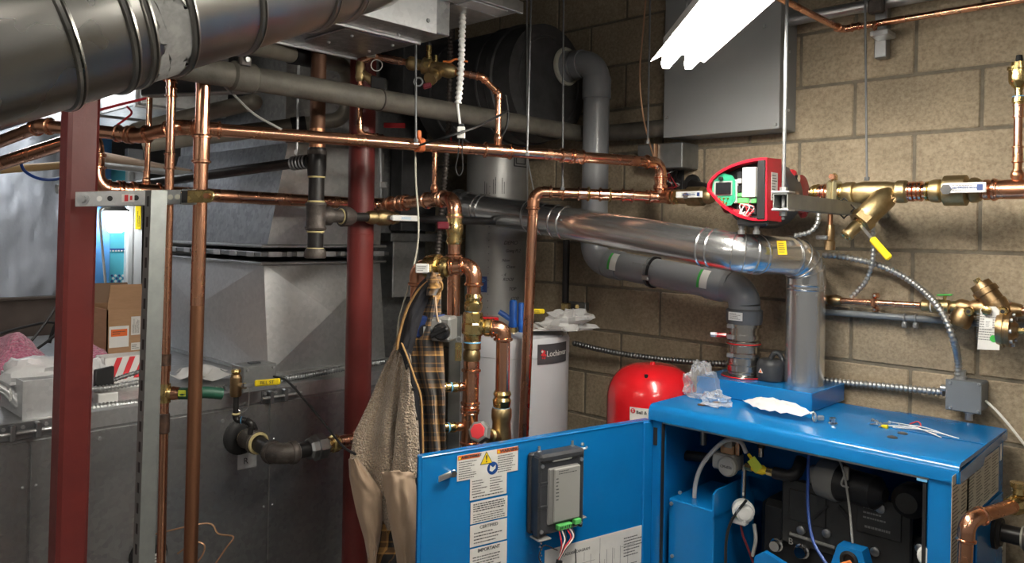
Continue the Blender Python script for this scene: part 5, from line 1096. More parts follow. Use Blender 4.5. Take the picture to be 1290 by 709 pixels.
mc = V((-1.225, 2.46, 1.745))
MB().prof(mc, mc + EY * .16, [(0, .100), (.12, .114), (.75, .114), (.85, .108), (1, .085)], 32).build('motor_housing', 'dark_plastic', pm)
for i in range(10): g = PI * .15 + i * .16; c = mc + EY * .05 + EX * math.cos(g - .8) * .108 + EZ * math.sin(g - .8) * .108; MB().obox(c, EY, V((-math.sin(g - .8), 0, math.cos(g - .8))), V((math.cos(g - .8), 0, math.sin(g - .8))), (.08, .004, .006)).build('cooling_fin', 'black_plastic', pm)
MB().prof(at(918), at(1001), [(0, .04), (.1, .045), (.25, .075), (.75, .075), (.9, .045), (1, .04)], 24).build('pump_volute', 'dark_plastic', pm)
ob(928, 272, 968, 284, YF + .01, YF + .09, 'cable_entry', 'black_plastic', .006)
for px in (934, 953): c = HF(px, 288, YF + .04); MB().prof(c + EZ * .012, c - EZ * .018, [(0, .010), (.3, .011), (.31, .008), (.6, .008), (.62, .012), (1, .011)], 10).build('cable_gland', 'steel', pm)
for sgn, px in ((1, 1001), (-1, 925)):
    a = at(px); fl = MB().prof(a, a + EX * sgn * .034, [(0, .060), (.2, .066), (.75, .066), (1, .045)], 6 if 0 else 24).build('flange', 'cast_red', pm)
    MB().obox(a + EX * sgn * .011, EX, (EY + EZ).normalized(), (EZ - EY).normalized(), (.028, .06, .19), .010).build('flange_ear', 'cast_red', fl)
    MB().ring(a - EX * sgn * .004, EX, .05, .004, 28, 6).build('gasket', 'rubber', fl)
    for k in (-1, 1):
        b = a + (EZ - EY).normalized() * k * .070; MB().hexnut(b + EX * sgn * .02, b + EX * sgn * .036, .013).build('flange_bolt', 'chrome', fl); MB().hexnut(b - EX * sgn * .01, b - EX * sgn * .026, .013).build('flange_bolt', 'chrome', fl)
# suction pipe right of the pump
RP = .0245
sp_ = thing('suction_line_pipe', 'copper and brass suction line right of the red pump', 'pipe', at(1200))
MB().sweep([at(1022), V((.9, 2.62, zL))], RP, 20).build('pipe', 'copper', sp_)
for a, b, mm in ((1024, 1034, 'brass'), (1033, 1042, 'copper_new'), (1058, 1064, 'brass'), (1142, 1152, 'copper_new'), (1152, 1163, 'copper'), (1238, 1258, 'copper'), (1166, 1176, 'brass')): MB().prof(at(a), at(b), [(0, RP * 1.08), (.1, RP * 1.25), (.4, RP * 1.25), (.5, RP * 1.1), (.6, RP * 1.3), (.9, RP * 1.3), (1, RP * 1.08)], 18).build('adapter', mm, sp_)
tc2 = at(1281); tee(sp_, tc2, EX, EZ, RP, 'copper', rs=.0125, L=.13, Ls=.055)
rz = W(1287, 135, y=2.62).z; MB().sweep([tc2 + EZ * .04, V((tc2.x, tc2.y, rz))], .0112, 14).build('vent_riser', 'copper', sp_)
coupling(sp_, tc2 + EZ * .10, EZ, .0112, 'copper', .05); coupling(sp_, V((tc2.x, tc2.y, rz - .01)), EZ, .0112, 'copper', .04)
av = thing('air_vent', 'brass automatic air vent on the small copper riser at right', 'air vent', V((tc2.x, tc2.y, rz)))
p = V((tc2.x, tc2.y, rz)); MB().prof(p, p + EZ * .06, [(0, .013), (.2, .013), (.25, .017), (.5, .017), (.55, .010), (1, .010)], 12).build('shutoff', 'brass', av); MB().ring(p + EZ * .03, EZ, .014, .003, 14, 6).build('thread_tape', 'cyan_print', av)
MB().prof(p + EZ * .055, p + EZ * .13, [(0, .012), (.2, .024), (.3, .026), (.7, .026), (.72, .030), (.82, .030), (.84, .02), (1, .02)], 18).build('vent_body', 'brass', av); MB().prof(p + EZ * .13, p + EZ * .15, [(0, .010), (1, .008)], 10).build('vent_cap', 'rubber', av)
# strut clamp ear
pcn = at(1051); mat('zinc_yellow', (.50, .46, .30), .35, .8, (.40, .36, .22), 20); cl_ = thing('strut_clamp', 'yellow zinc pipe clamp on the suction line right of the pump', 'clamp', pcn - EZ * .04)
for s in (-1, 1): MB().obox(pcn + EX * s * .009, EX, EY, EZ, (.016, .070, .084), .012).build('clamp_half', 'zinc_yellow', cl_)
MB().obox(pcn + EZ * .05, EX, EY, EZ, (.016, .03, .036), .008).build('clamp_ear', 'brass', cl_); MB().hexnut(pcn + V((0, -.012, .054)), pcn + V((0, -.028, .054)), .010).build('clamp_bolt', 'copper', cl_)
# wye strainer
ws = thing('wye_strainer', 'bronze Y strainer with angled leg on the suction line', 'strainer', at(1100, -.05))
MB().prof(at(1062), at(1145), [(0, .030), (.05, .036), (.18, .036), (.2, .030), (.3, .036), (.7, .034), (.8, .030), (.84, .036), (.96, .036), (1, .030)], 22).build('strainer_body', 'bronze_cast', ws)
ya, yb = at(1124, -.0, -.01), W(1066, 297, y=2.50); yd = (yb - ya); MB().prof(ya, ya + yd * .66, [(0, .022), (.2, .036), (.9, .036), (1, .030)], 20).build('strainer_leg', 'bronze_cast', ws)
MB().sweep([ya + yd * .58, ya + yd * .70], .040, 6).build('leg_hex_cap', 'bronze_cast', ws, smooth=0); MB().prof(ya + yd * .66, ya + yd * .80, [(0, .020), (.3, .024), (.5, .018), (1, .018)], 8).build('drain_valve', 'brass', ws); MB().prof(ya + yd * .74, yb, [(0, .018), (.1, .020), (.8, .018), (.82, .022), (1, .020)], 14).build('drain_outlet', 'bronze_cast', ws); MB().ring(yb, yd, .014, .005, 14, 6).build('hose_thread', 'brass', ws)
sb2 = ya + yd * .72; ha, hb2 = W(1098, 300, y=2.47), W(1121, 326, y=2.47); MB().sweep([sb2, ha], .005, 8).build('lever_arm', 'steel', ws); hd_ = (hb2 - ha).normalized()
MB().obox((ha + hb2) / 2, hd_, EY, hd_.cross(EY), ((hb2 - ha).length, .010, .022), .006).build('lever_grip', 'yellow_grip', ws)
text(ws, 'WYE', at(1128, -.02, -.048), (EX - EZ * .6), (EZ + EX * .6), .02, 'bronze', 'cast_letters')
lever_valve(at(1172), at(1236), None, 'bronze ball valve with white lever at the right edge', 'ball_valve', (PX(1196), PX(1250)), .030, 1.25)
# cantilever strut and rod carrying the pump line
ss, se = W(983, 253, d=2.1), W(1092, 264, y=2.885); se = V((ss.x - .03, 2.885, ss.z - .004))
sr_ = thing('support_strut', 'galvanized strut arm hung from a rod beside the red pump', 'strut', ss)
sd = (se - ss).normalized(); sdx = sd.cross(EZ)
m_ = (ss + se) / 2; Ls_ = (se - ss).length
MB().obox(m_ + EZ * .019, sdx, sd, EZ, (.041, Ls_, .003)).build('channel_web', 'strut', sr_)
for s in (-1, 1): MB().obox(m_ + sdx * s * .019, sdx, sd, EZ, (.003, Ls_, .041)).build('channel_side', 'strut', sr_); MB().obox(m_ + sdx * s * .014 - EZ * .019, sdx, sd, EZ, (.010, Ls_, .003)).build('channel_lip', 'strut', sr_)
for z in (.024, -.024): MB().obox(ss + sd * .02 + EZ * z, sdx, sd, EZ, (.048, .045, .005), .001).build('square_washer', 'steel', sr_)
MB().sweep([ss + sd * .02 - EZ * .05, V((ss.x + .0, ss.y + .02, ZC))], .0048, 8).build('threaded_rod', 'rod_steel', sr_); MB().hexnut(ss + sd * .02 + EZ * .026, ss + sd * .02 + EZ * .038, .010).build('rod_nut', 'steel', sr_); MB().hexnut(ss + sd * .02 - EZ * .040, ss + sd * .02 - EZ * .028, .010).build('rod_nut', 'steel', sr_)
MB().ring(m_ + sd * .06, sd, .032, .003, 4, 6).build('band_mark', 'black_plastic', sr_)
def rod(pa, pb, d, label, name='hanger_rod', r=.0038, m='rod_steel', y=None, tip=None):
    b = W(*pb, d=d); a = V((b.x, b.y, ZC)); a = W(*pa, d=d); ax = (a - b).normalized(); a = b + ax * ((ZC - b.z) / ax.z); t = thing(name, label, 'rod', b); MB().sweep([b, a], r, 8).build('rod', m, t)
    MB().hexnut(b - EZ * .004, b + EZ * .008, r * 2.2).build('rod_nut', m, t); return t
rod((1090, 30), (1092, 226), 2.62, 'thin hanger rod over the bronze Y strainer'); rod((710, 0), (708.5, 238), 3.0, 'bright hanger rod holding the pump line left of the vent pipe')
rod((819, 0), (816, 180), 3.0, 'hanger rod in front of the grey electrical enclosure')
rod((669, 0), (664, 195), 2.75, 'hanger rod on the upper copper main by the black silencer')
# clevis on the pump line
c = onseg(d0, TE, 709); t = thing('clevis_hanger', 'small clevis ring on the pump line under the bright rod', 'hanger', c); MB().ring(c, ud, .027, .003, 20, 6).build('ring', 'copper', t); MB().cyl(c + EZ * .026, c + EZ * .05, .004, n=8).build('stud', 'steel', t)
# ================================================================= wall fittings at right
def conduit(label, a, b, r, name='conduit_pipe', m='steel_dull', clips=()):
    t = thing(name, label, 'conduit', (V(a) + V(b)) / 2); MB().sweep([a, b], r, 14).build('tube', m, t)
    for px in clips:
        c = onseg(a, b, px); MB().ring(c, V(b) - V(a), r * 1.12, .003, 18, 6).build('strap', 'steel', t); MB().obox(c - EZ * (r + .012), EX, EY, EZ, (.016, .02, .02), .003).build('strap_foot', 'steel', t); bolt(t, c - EZ * (r + .012) - EY * .01, (0, -1, 0), .006)
    return t
YC = 2.855
conduit('grey steel conduit on the wall below the copper make-up line', W(1000, 390, y=YC), W(1000, 390, y=YC) + (W(1330, 414, y=YC) - W(1000, 390, y=YC)) * 2.2, .0115, m='box_grey', clips=(1140, 1154))
mk = thing('makeup_copper_line', 'thin copper make-up line strapped to the block wall', 'pipe', W(1100, 380, y=2.83))
m0, m1 = W(1030, 377, y=2.83), W(1165, 385, y=2.83)
MB().sweep([m0, m1], .0112, 14).build('pipe', 'copper', mk); MB().prof(W(1030, 377, y=2.83), W(1060, 378.5, y=2.83), [(0, .018), (.4, .018), (.45, .015), (.6, .020), (.8, .020), (1, .014)], 14).build('adapter', 'bronze', mk)
c = onseg(m0, m1, 1101); MB().obox(c + EY * .0, EX, EY, EZ, (.016, .03, .030), .004).build('strap', 'copper', mk)
for s in (-1, 1): MB().obox(c + EZ * s * .024 + EY * .02, EX, EY, EZ, (.018, .03, .018), .004).build('strap_ear', 'copper', mk); MB().ball(c + EZ * s * .024 + EY * .003, .005, 8).build('screw', 'steel', mk)
bf = thing('makeup_valve_set', 'bronze pressure regulator and backflow preventer with hanging tag', 'valve', W(1230, 395, y=2.80))
Bp = lambda px, py, y=2.79: W(px, py, y=y)
bl = MB().prof(Bp(1160, 384.5), Bp(1208, 387), [(0, .014), (.05, .020), (.2, .020), (.25, .016), (.35, .022), (.75, .022), (.8, .017), (.85, .020), (1, .020)], 14).build('ball_valve', 'bronze_cast', bf)
MB().ring(Bp(1174, 385), EX, .018, .003, 14, 6).build('thread_tape', 'white', bl); c = Bp(1190, 380); MB().cyl(c, c + EZ * .02, .005, n=8).build('stem', 'brass', bl); MB().obox(c + EZ * .022, (EX + EZ * .08).normalized(), EY, EZ, (.045, .018, .005), .002).build('handle', 'green_print', bl)
MB().prof(Bp(1206, 386), Bp(1288, 391), [(0, .022), (.08, .026), (.2, .020), (.3, .028), (.7, .028), (.8, .019), (.85, .024), (1, .018)], 16).build('valve_body', 'bronze', bf)
a, b = Bp(1262, 393, 2.78), Bp(1234, 357, 2.78); d = (b - a); rg = MB().prof(a, b, [(0, .030), (.25, .035), (.35, .035), (.37, .032), (.62, .032), (.64, .038), (.80, .038), (.82, .032), (1, .030)], 24).build('regulator_bonnet', 'bronze', bf); MB().hexnut(b - d * .02, b + d * .16, .011).build('adjusting_screw', 'brass', rg)
a, b = Bp(1216, 390, 2.78), Bp(1216, 412, 2.77); MB().prof(a, b - EX * .02, [(0, .026), (.3, .032), (.8, .032), (1, .026)], 18).build('strainer_cap', 'bronze', bf)
c = Bp(1268, 415, 2.76); MB().prof(c - EX * .022, c + EX * .03, [(0, .05), (.25, .054), (.35, .054), (.36, .05), (.5, .05), (.52, .054), (.7, .054), (.72, .03), (1, .02)], 26).build('relief_bonnet', 'bronze', bf)
for i in range(8): g = 2 * PI * i / 8; q = c + EX * .014 + EY * (.045 * math.cos(g)) + EZ * (.045 * math.sin(g)); MB().hexnut(q, q + EX * .008, .006).build('bonnet_screw', 'steel', bf)
MB().hexnut(c + EX * .03, c + EX * .05, .010).build('bleed_nut', 'brass', bf)
for px in (1221, 1264): q = Bp(px, 392, 2.75); MB().prof(q + EY * .03, q - EY * .012, [(0, .011), (.5, .011), (.6, .015), (.9, .015), (1, .011)], 8).build('test_cock', 'brass', bf); MB().prof(q - EY * .0115, q - EY * .0125, [(0, .006), (1, .006)], 10).build('cock_bore', 'black_plastic', bf)
tg = thing('instruction_tag', 'white printed tag hanging on the bronze backflow preventer', 'tag', Bp(1244, 440, 2.73))
ta = [Bp(px, py, 2.735) for px, py in ((1235, 389), (1240, 386), (1254, 386), (1259, 391), (1259, 441), (1231, 440))]; MB().prism(ta, EY * .0015).build('tag_card', 'label_white', tg, smooth=0)
tcn = Bp(1245, 412, 2.735); lines(tg, tcn - EY * .0004 + EZ * .0, EX, EZ, .062, .085, 11, 'print_grey'); MB().obox(Bp(1245, 408, 2.733), EX, EZ, -EY, (.022, .030, .0008)).build('code_sticker', 'white', tg); lines(tg, Bp(1245, 408, 2.7322), EX, EZ, .014, .02, 4, 'print_grey'); MB().prof(Bp(1252, 426.5, 2.734), Bp(1252, 426.5, 2.7334), [(0, .011), (1, .011)], 16).build('round_mark', 'green_print', tg)
q = Bp(1243.5, 391, 2.735); MB().prof(q + EY * .01, q - EY * .014, [(0, .010), (.5, .010), (.55, .014), (.9, .014), (1, .010)], 8).build('test_cock', 'brass', bf)
MB().sweep([Bp(1284, 391), Bp(1284, 391) + EX * 1.1], .0112, 14).build('outlet_pipe', 'copper', bf)
# junction box with armoured cables
jb = thing('junction_box', 'blue-grey junction box on the wall behind the boiler', 'junction box', W(1216, 520, y=2.8))
ja, jc = W(1193, 478, y=2.80), W(1235, 523, y=2.80)
MB().box((ja.x, 2.80, jc.z + .006), (jc.x, YW, ja.z), .005).build('box_body', 'box_grey', jb); MB().box((ja.x - .003, 2.794, jc.z + .003), (jc.x + .003, 2.80, ja.z + .003), .002).build('box_cover', 'box_grey', jb)
for px, py in ((1197, 482), (1233, 484), (1232, 518), (1197, 513)): q = W(px, py, y=2.794); MB().prof(q, q - EY * .004, [(0, .005), (1, .004)], 10).build('screw', 'steel', jb)
for p_, d in ((V((ja.x, 2.85, W(1193, 493, y=2.8).z)), -EX), (V((W(1206, 478, y=2.8).x, 2.85, ja.z)), EZ), (V((W(1216, 478, y=2.8).x, 2.85, jc.z)), -EZ)): MB().prof(p_, p_ + d * .03, [(0, .016), (.3, .016), (.35, .012), (1, .013)], 12).build('connector', 'steel', jb)
t = flex([W(1036, 321, y=2.80), W(1065, 324, y=2.82), W(1110, 335, y=2.84), W(1150, 356, y=2.82), W(1183, 388, y=2.74), W(1200, 425, y=2.73), W(1207, 455, y=2.82), W(1206, 480, y=2.85)], .0105, name='armoured_cable'); tag(t, 'armoured cable arching from the flue to the junction box top', 'cable')
t = flex([W(985, 468, y=2.87), W(1040, 479, y=2.87), W(1110, 486, y=2.87), W(1160, 491, y=2.86), W(1190, 494, y=2.85)], .0125, name='armoured_cable'); tag(t, 'armoured cable running level from behind the flue into the junction box', 'cable')
t = flex([W(1098, 270, y=2.83), W(1100, 300, y=2.81), W(1099, 330, y=2.81), W(1090, 355, y=2.83), W(1072, 375, y=2.84)], .0085, name='armoured_cable'); tag(t, 'thin armoured cable dropping behind the strainer to the copper line', 'cable')
t = flex([W(1031, 262, y=2.66), W(1030, 280, y=2.64), W(1020, 292, y=2.62), W(1000, 297, y=2.60)], .0085, name='armoured_cable'); tag(t, 'short armoured cable curling under the pump flange', 'cable')
t = flex([W(722, 432, y=2.80), W(760, 441, y=2.82), W(800, 448, y=2.83), W(860, 455, y=2.84), W(925, 459, y=2.84)], .0125, name='armoured_cable', m='steel_dull'); tag(t, 'armoured cable sagging between the white tank and the stainless adapter', 'cable')
t = wire([W(1242, 505, y=2.84), W(1256, 518, y=2.80), W(1275, 540, y=2.78), W(1300, 572, y=2.78)], .0042, 'white_cable', 'white_cable'); tag(t, 'white cable leaving the junction box at right', 'cable')
# drain tap on small copper stub under the pump
dv = thing('drain_tap', 'little bronze drain tap on a copper stub under the strut', 'tap', W(1046, 305, y=2.70))
q0_, q1_ = W(1046, 268, y=2.70), W(1045, 315, y=2.70); MB().sweep([q0_, q1_], .0085, 12).build('pipe', 'copper_dull', dv); MB().prof(W(1046, 283, y=2.70), q1_, [(0, .012), (.3, .016), (.6, .014), (.65, .018), (1, .018)], 12).build('tap_body', 'bronze', dv); q = W(1035, 299, y=2.68); MB().obox(q, EX, EY, EZ, (.04, .008, .014), .003).build('handle', 'steel', dv)
# big electrical enclosure
eb = thing('electrical_enclosure', 'large flat grey electrical enclosure mounted high on the block wall', 'enclosure', (-1.54, 2.83, 1.98))
ex0, ex1, ez0_ = W(836.5, 150, y=2.75).x, W(980.5, 150, y=2.75).x, W(838, 173, y=2.75).z
MB().box((ex0, 2.757, ez0_), (ex1, YW, 2.76), .003).build('enclosure_body', 'panel_grey', eb); MB().box((ex0 - .003, 2.75, ez0_ - .002), (ex1 + .003, 2.757, 2.762), .002).build('enclosure_cover', 'panel_grey', eb)
for px, py in ((840, 148), (977, 157), (963, 33)): q = W(px, py, y=2.75); MB().prof(q, q - EY * .004, [(0, .007), (1, .005)], 10).build('cover_screw', 'steel', eb)
for zz in (2.08, 2.3): q = V((ex1 + .001, 2.83, zz)); MB().prof(q, q + EX * .004, [(0, .006), (1, .005)], 10).build('side_screw', 'steel', eb)
# small open box with loose wires under the enclosure
ob_ = thing('open_junction_box', 'dirty zinc box with red wires spilling below the enclosure', 'junction box', W(830, 195, y=2.8))
a, b = W(803, 183, y=2.80), W(826, 210, y=2.80); MB().box((a.x, 2.80, b.z), (b.x, YW, a.z), .004).build('box_body', 'box_zinc', ob_)
a, b = W(828, 181, y=2.77), W(859, 211, y=2.77); MB().box((a.x, 2.77, b.z), (b.x, YW, a.z), .004).build('box_cover', 'box_zinc', ob_); MB().obox(W(826, 196, y=2.765), EX, EY, EZ, (.006, .03, .10), .001).build('copper_edge', 'wire_copper', ob_)
a, b = W(827, 212, y=2.87), W(857, 240, y=2.87); MB().box((a.x, 2.888, b.z), (b.x, YW, a.z), .002).build('dark_opening', 'black_plastic', ob_)
for i in range(9):
    s = W(random.uniform(830, 855), random.uniform(212, 216), y=2.84); e = W(random.uniform(832, 858), random.uniform(236, 244), y=2.83); m1_ = W(random.uniform(828, 858), random.uniform(218, 236), y=random.uniform(2.74, 2.82)); m2_ = W(random.uniform(834, 860), random.uniform(222, 238), y=random.uniform(2.74, 2.82))
    wire([s, m1_, m2_, e], .0022, ('wire_red', 'black_plastic', 'grey_plastic')[i % 3], 'loose_wire', ob_, 5)
hole = W(872, 232, y=2.895); t = thing('pipe_stub', 'black pipe stub poking out of a rough hole in the wall', 'pipe stub', hole); MB().prof(hole + EY * .0, hole - EY * .006, [(0, .042), (1, .036)], 16).build('hole_edge', 'rubber', t); MB().sweep([hole, W(893, 238, y=2.78)], .02, 12).build('stub', 'black_iron', t)
tag(wire([W(817, -40, y=2.6), W(810, 40, y=2.58), W(806, 95, y=2.56), W(811, 150, y=2.58), W(823, 197, y=2.66)], .0032, 'wire_copper', 'bare_wire'), 'loose copper-coloured wire hanging in front of the wall', 'wire')
# overhead copper and conduit at upper right
oc_ = thing('overhead_copper_pipe', 'thin copper pipe bending along the top of the block wall', 'pipe', W(1060, 37, y=2.78)); c0 = W(1060, 37, y=2.78); z_ = c0.z
run(oc_, [V((c0.x, 1.4, z_ - .01)), c0, V((.4, 2.78, z_))], .0112, 'copper', R=.02, sock=.02); coupling(oc_, W(1078, 33.5, y=2.78), EX, .0112, 'copper', .03)
oc2 = thing('overhead_conduit', 'thick galvanized conduit along the top of the wall', 'conduit', W(1060, 18, y=2.83)); a = W(972, 30, y=2.83); MB().sweep([a, V((.4, 2.83, a.z + .012))], .022, 18).build('tube', 'steel', oc2); MB().prof(a, a + EX * .05, [(0, .030), (.4, .030), (.45, .025), (1, .026)], 14).build('connector', 'steel_dull', oc2)
bk = thing('strut_bracket', 'short strut bracket carrying copper and conduit at upper right', 'bracket', W(1108, 40, y=2.85)); q = W(1112, 20, y=2.86); MB().obox(q, EX, EY, EZ, (.041, .041, .30), .003).build('strut_piece', 'steel_dull', bk)
q = W(1104, 8, y=2.79); MB().obox(q, EX, EY, EZ, (.05, .03, .05), .006).build('conduit_clamp', 'iron_fitting', bk); q = W(1102, 33, y=2.765); MB().ring(q, EX, .0135, .004, 16, 6).build('copper_clamp', 'copper_dull', bk); q = W(1112, 44, y=2.80); MB().obox(q, EX, EY, EZ, (.06, .08, .02), .003).build('channel_foot', 'steel', bk)
# gas drop at the corner behind the white tank
# ================================================================= black gas piping
XG = -2.40
gp = thing('gas_pipe', 'black iron gas drop with tee and yellow pipe dope near the red column', 'pipe', W(398, 300, x=XG))
gz = W(398, 270, x=XG); RG = .030
gx = lambda py: V((gz.x, gz.y, W(398, py, x=XG).z))
g1, g2 = gx(60), gx(318)
MB().sweep([gx(188), gx(60) + EZ * .2], .027, 20).build('upper_pipe', 'rusty', gp); MB().sweep([gx(186), gx(162)], .0276, 20).build('scorched_band', 'copper_dull', gp); MB().sweep([gx(320), gx(186)], .0275, 20).build('drop_pipe', 'black_iron', gp)
MB().prof(gx(196), gx(188), [(0, .031), (.2, .034), (.8, .034), (1, .030)], 20).build('collar', 'iron_fitting', gp); MB().prof(gx(222), gx(186), [(0, .031), (.3, .0335), (.9, .0335), (1, .031)], 20).build('coupling', 'black_iron', gp)
MB().prof(gx(290), gx(255), [(0, .035), (.08, .038), (.16, .034), (.84, .034), (.92, .038), (1, .035)], 20).build('tee', 'iron_fitting', gp)
MB().prof(gx(325), gx(313), [(0, .036), (.3, .039), (.7, .037), (1, .033)], 20).build('end_cap', 'iron_fitting', gp)
for py in (313, 292, 254, 223): MB().ring(gx(py), EZ, .0275, .0035, 20, 6).build('pipe_dope', 'dope_yellow', gp)
gy = lambda px: W(px, 273 if px < 520 else 280, x=XG)
zg = gz.z
GL = lambda px: V((XG, W(px, 275, x=XG).y, zg - .004))
bt = MB().prof(GL(405), GL(445), [(0, .024), (.15, .034), (.25, .034), (.3, .024), (.6, .024), (.62, .038), (.85, .036), (1, .026)], 18).build('reducing_union', 'iron_fitting', gp)
MB().sweep([GL(440), V((XG, 2.80, zg - .004))], .0165, 16).build('branch_pipe', 'black_iron', gp); MB().ring(GL(430), EY, .026, .004, 18, 6).build('pipe_dope', 'dope_yellow', gp)
gv_ = thing('gas_valve', 'brass gas ball valve with white lever in front of the red column', 'valve', GL(480))
MB().prof(GL(462), GL(500), [(0, .020), (.1, .026), (.25, .026), (.3, .020), (.4, .030), (.7, .030), (.8, .020), (.85, .026), (1, .022)], 16).build('valve_body', 'bronze_cast', gv_)
c = GL(484) + EX * .036; MB().cyl(c - EX * .02, c + EX * .012, .009, n=10).build('stem', 'steel', gv_); hc = (GL(484) + GL(518)) / 2 + EX * .05; MB().obox(hc, EY, EX, EZ, ((GL(518) - GL(484)).length, .006, .022), .003).build('lever', 'white_plastic', gv_); lines(gv_, hc + EX * .0035, EY, EZ, .05, .012, 2, 'cyan_print')
gd = thing('gas_riser', 'black vertical pipe in the corner clamped to the block wall', 'pipe', W(713, 400, y=2.83)); ga, gb = W(714, 284, y=2.83), W(711.5, 430, y=2.83); gb.z = .3
MB().sweep([ga, gb], .0165, 16).build('riser_pipe', 'black_iron', gd); MB().prof(ga - EZ * .02, ga + EZ * .02, [(0, .022), (1, .022)], 14).build('elbow', 'iron_fitting', gd)
q = W(722, 386, y=2.82); MB().obox(q + EY * .03, EX, EY, EZ, (.12, .03, .04), .003).build('bracket_channel', 'steel_dull', gd); MB().obox(W(713, 386, y=2.80), EX, EY, EZ, (.04, .03, .034), .004).build('bracket_clamp', 'brass', gd); MB().hexnut(W(727, 386, y=2.815), W(727, 386, y=2.80), .010).build('bracket_bolt', 'brass', gd)
# dark steel pipe with rubber coupling, left of the gas drop
dpz = thing('dark_drain_pipe', 'dark steel pipe with ribbed rubber coupling left of the gas drop', 'pipe', W(280, 215, d=2.9))
a, b = W(390, 203, d=2.74), W(120, 240, d=3.35); MB().sweep([a, b], .019, 16).build('pipe', 'black_iron', dpz); dd_ = (b - a).normalized()
for i in range(5): c = onseg(a, b, 370 + i * 4); MB().ring(c, dd_, .022, .0045, 20, 6).build('clamp_rib', 'steel_dull', dpz)
c = onseg(a, b, 380); MB().sweep([c - dd_ * .03, c + dd_ * .03], .0235, 18).build('rubber_sleeve', 'rubber', dpz)
ra = onseg(a, b, 374); MB().sweep([ra + EZ * .02, V((ra.x, ra.y, ZC))], .0052, 8).build('hanger_rod', 'steel', dpz); MB().hexnut(ra + EZ * .03, ra + EZ * .045, .011).build('rod_nut', 'steel', dpz)
# ================================================================= old grey overhead pipes
XO = -2.20
om = thing('old_overhead_pipe', 'old dusty grey pipe running overhead to the block wall', 'pipe', W(560, 130, x=XO))
o1 = W(268, 84, x=XO); o2 = V((XO, 2.80, W(700, 163, x=XO).z)); o1.z = o2.z
run(om, [V((XO, o1.y - .15, o1.z)), o2, V((ex0 + .05, 2.80, o2.z))], .037, 'old_pipe', R=.09, fit=False, n=24)
MB().ring(onseg(o1, o2, 478), EY, .0375, .003, 24, 6).build('band', 'iron_fitting', om)
c = onseg(o1, o2, 302); MB().prof(c - EY * .03, c + EY * .05, [(0, .037), (.1, .044), (.9, .044), (1, .037)], 24).build('coupling', 'old_pipe', om); MB().obox(c + V((.03, 0, .04)), EX, EY, EZ, (.02, .035, .03), .004).build('coupling_lug', 'iron_fitting', om); bolt(om, c + V((.042, 0, .045)), EX, .008)
dpp = thing('drain_loop_pipe', 'grey drain pipe looping behind the old overhead pipe', 'pipe', W(420, 110, d=2.75))
run(dpp, [W(262, 46, d=2.3), W(440, 84, d=3.12), W(436, 150, d=3.12), W(180, 182, d=2.9)], .030, 'grey_pipe', R=.07, fit=False, n=20)
da_, db_, dc_, de_ = W(262, 46, d=2.3), W(440, 84, d=3.12), W(436, 150, d=3.12), W(180, 182, d=2.9); c0, c1 = onseg(da_, db_, 366), onseg(da_, db_, 392); MB().sweep([c0, c1], .0335, 20).build('rubber_coupling', 'rubber', dpp); MB().sweep([onseg(dc_, de_, 367), onseg(dc_, de_, 385)], .033, 20).build('rubber_coupling', 'rubber', dpp)
for px in (374, 386): MB().ball(onseg(da_, db_, px) - FW * .03 - EZ * .012, .009, 8).build('clamp_bolt', 'steel', dpp)
fd = thing('floor_drain_stub', 'capped old drain pipe end beyond the black beam', 'pipe', W(310, 130, d=2.7)); MB().sweep(smooth_path([W(170, 165, d=2.95), W(240, 147, d=2.88), W(300, 133, d=2.82), W(322, 128, d=2.8)], 4), .030, 18).build('pipe', 'grey_pipe', fd); MB().ball(W(320, 128.5, d=2.8), .030, 14).build('cap', 'grey_pipe', fd)
# black strut beam
ba, bb_ = W(185, 113, d=2.62), W(328, 106, d=2.42); bdn = (bb_ - ba).normalized(); bs = bdn.cross(EZ).normalized()
bm_ = thing('black_strut_beam', 'black steel channel beam with open end behind the risers', 'beam', (ba + bb_) / 2); m_ = (ba + bb_) / 2; L = (bb_ - ba).length
for s in (-1, 1): MB().obox(m_ + bs * s * .020, bdn, bs, EZ, (L, .004, .046)).build('beam_side', 'black_plastic', bm_)
MB().obox(m_ - EZ * .022, bdn, bs, EZ, (L, .044, .004)).build('beam_web', 'grey_plastic', bm_); MB().obox(m_ + EZ * .022, bdn, bs, EZ, (L, .044, .004)).build('beam_top', 'black_plastic', bm_)
MB().sweep([bb_ + bs * .02 + EZ * .022, bb_ + bs * .02 - EZ * .022, bb_ - bs * .02 - EZ * .022, bb_ - bs * .02 + EZ * .022], .0025, 6).build('cut_edge', 'copper_dull', bm_)
# ================================================================= big round duct and reheat box
DR = .18
dA, dB = W(-37, 47, d=1.5), W(429, -65, d=2.1); dB.x = dA.x; dt_ = (dB - dA).normalized()
dw = dt_.cross(EX).normalized() * -1
rd = thing('round_duct', 'large round galvanized duct crossing overhead at upper left', 'duct', dA - EZ * DR)
def duct_t(px, py):
    """station along the duct whose lower outline the photograph shows at (px, py)"""
    best = min(((proj(dA + dt_ * (t / 400.) + EX * (DR * math.cos(g)) + dw * (DR * math.sin(g)))[0] - px) ** 2 + (proj(dA + dt_ * (t / 400.) + EX * (DR * math.cos(g)) + dw * (DR * math.sin(g)))[1] - py) ** 2, t / 400.) for t in range(-80, 520, 2) for g in [-.2 - .15 * k for k in range(14)])
    return best[1]
st_ = [duct_t(px, py) for px, py in ((82, 135), (147, 114), (190, 99), (240, 83), (322, 57), (388, 37), (452, 16))]
print('duct stations', st_)
tend = (1.27 - dA.y) / dt_.y
cuts = [-.55] + st_ + [tend]
def dtp(t): return dA + dt_ * t
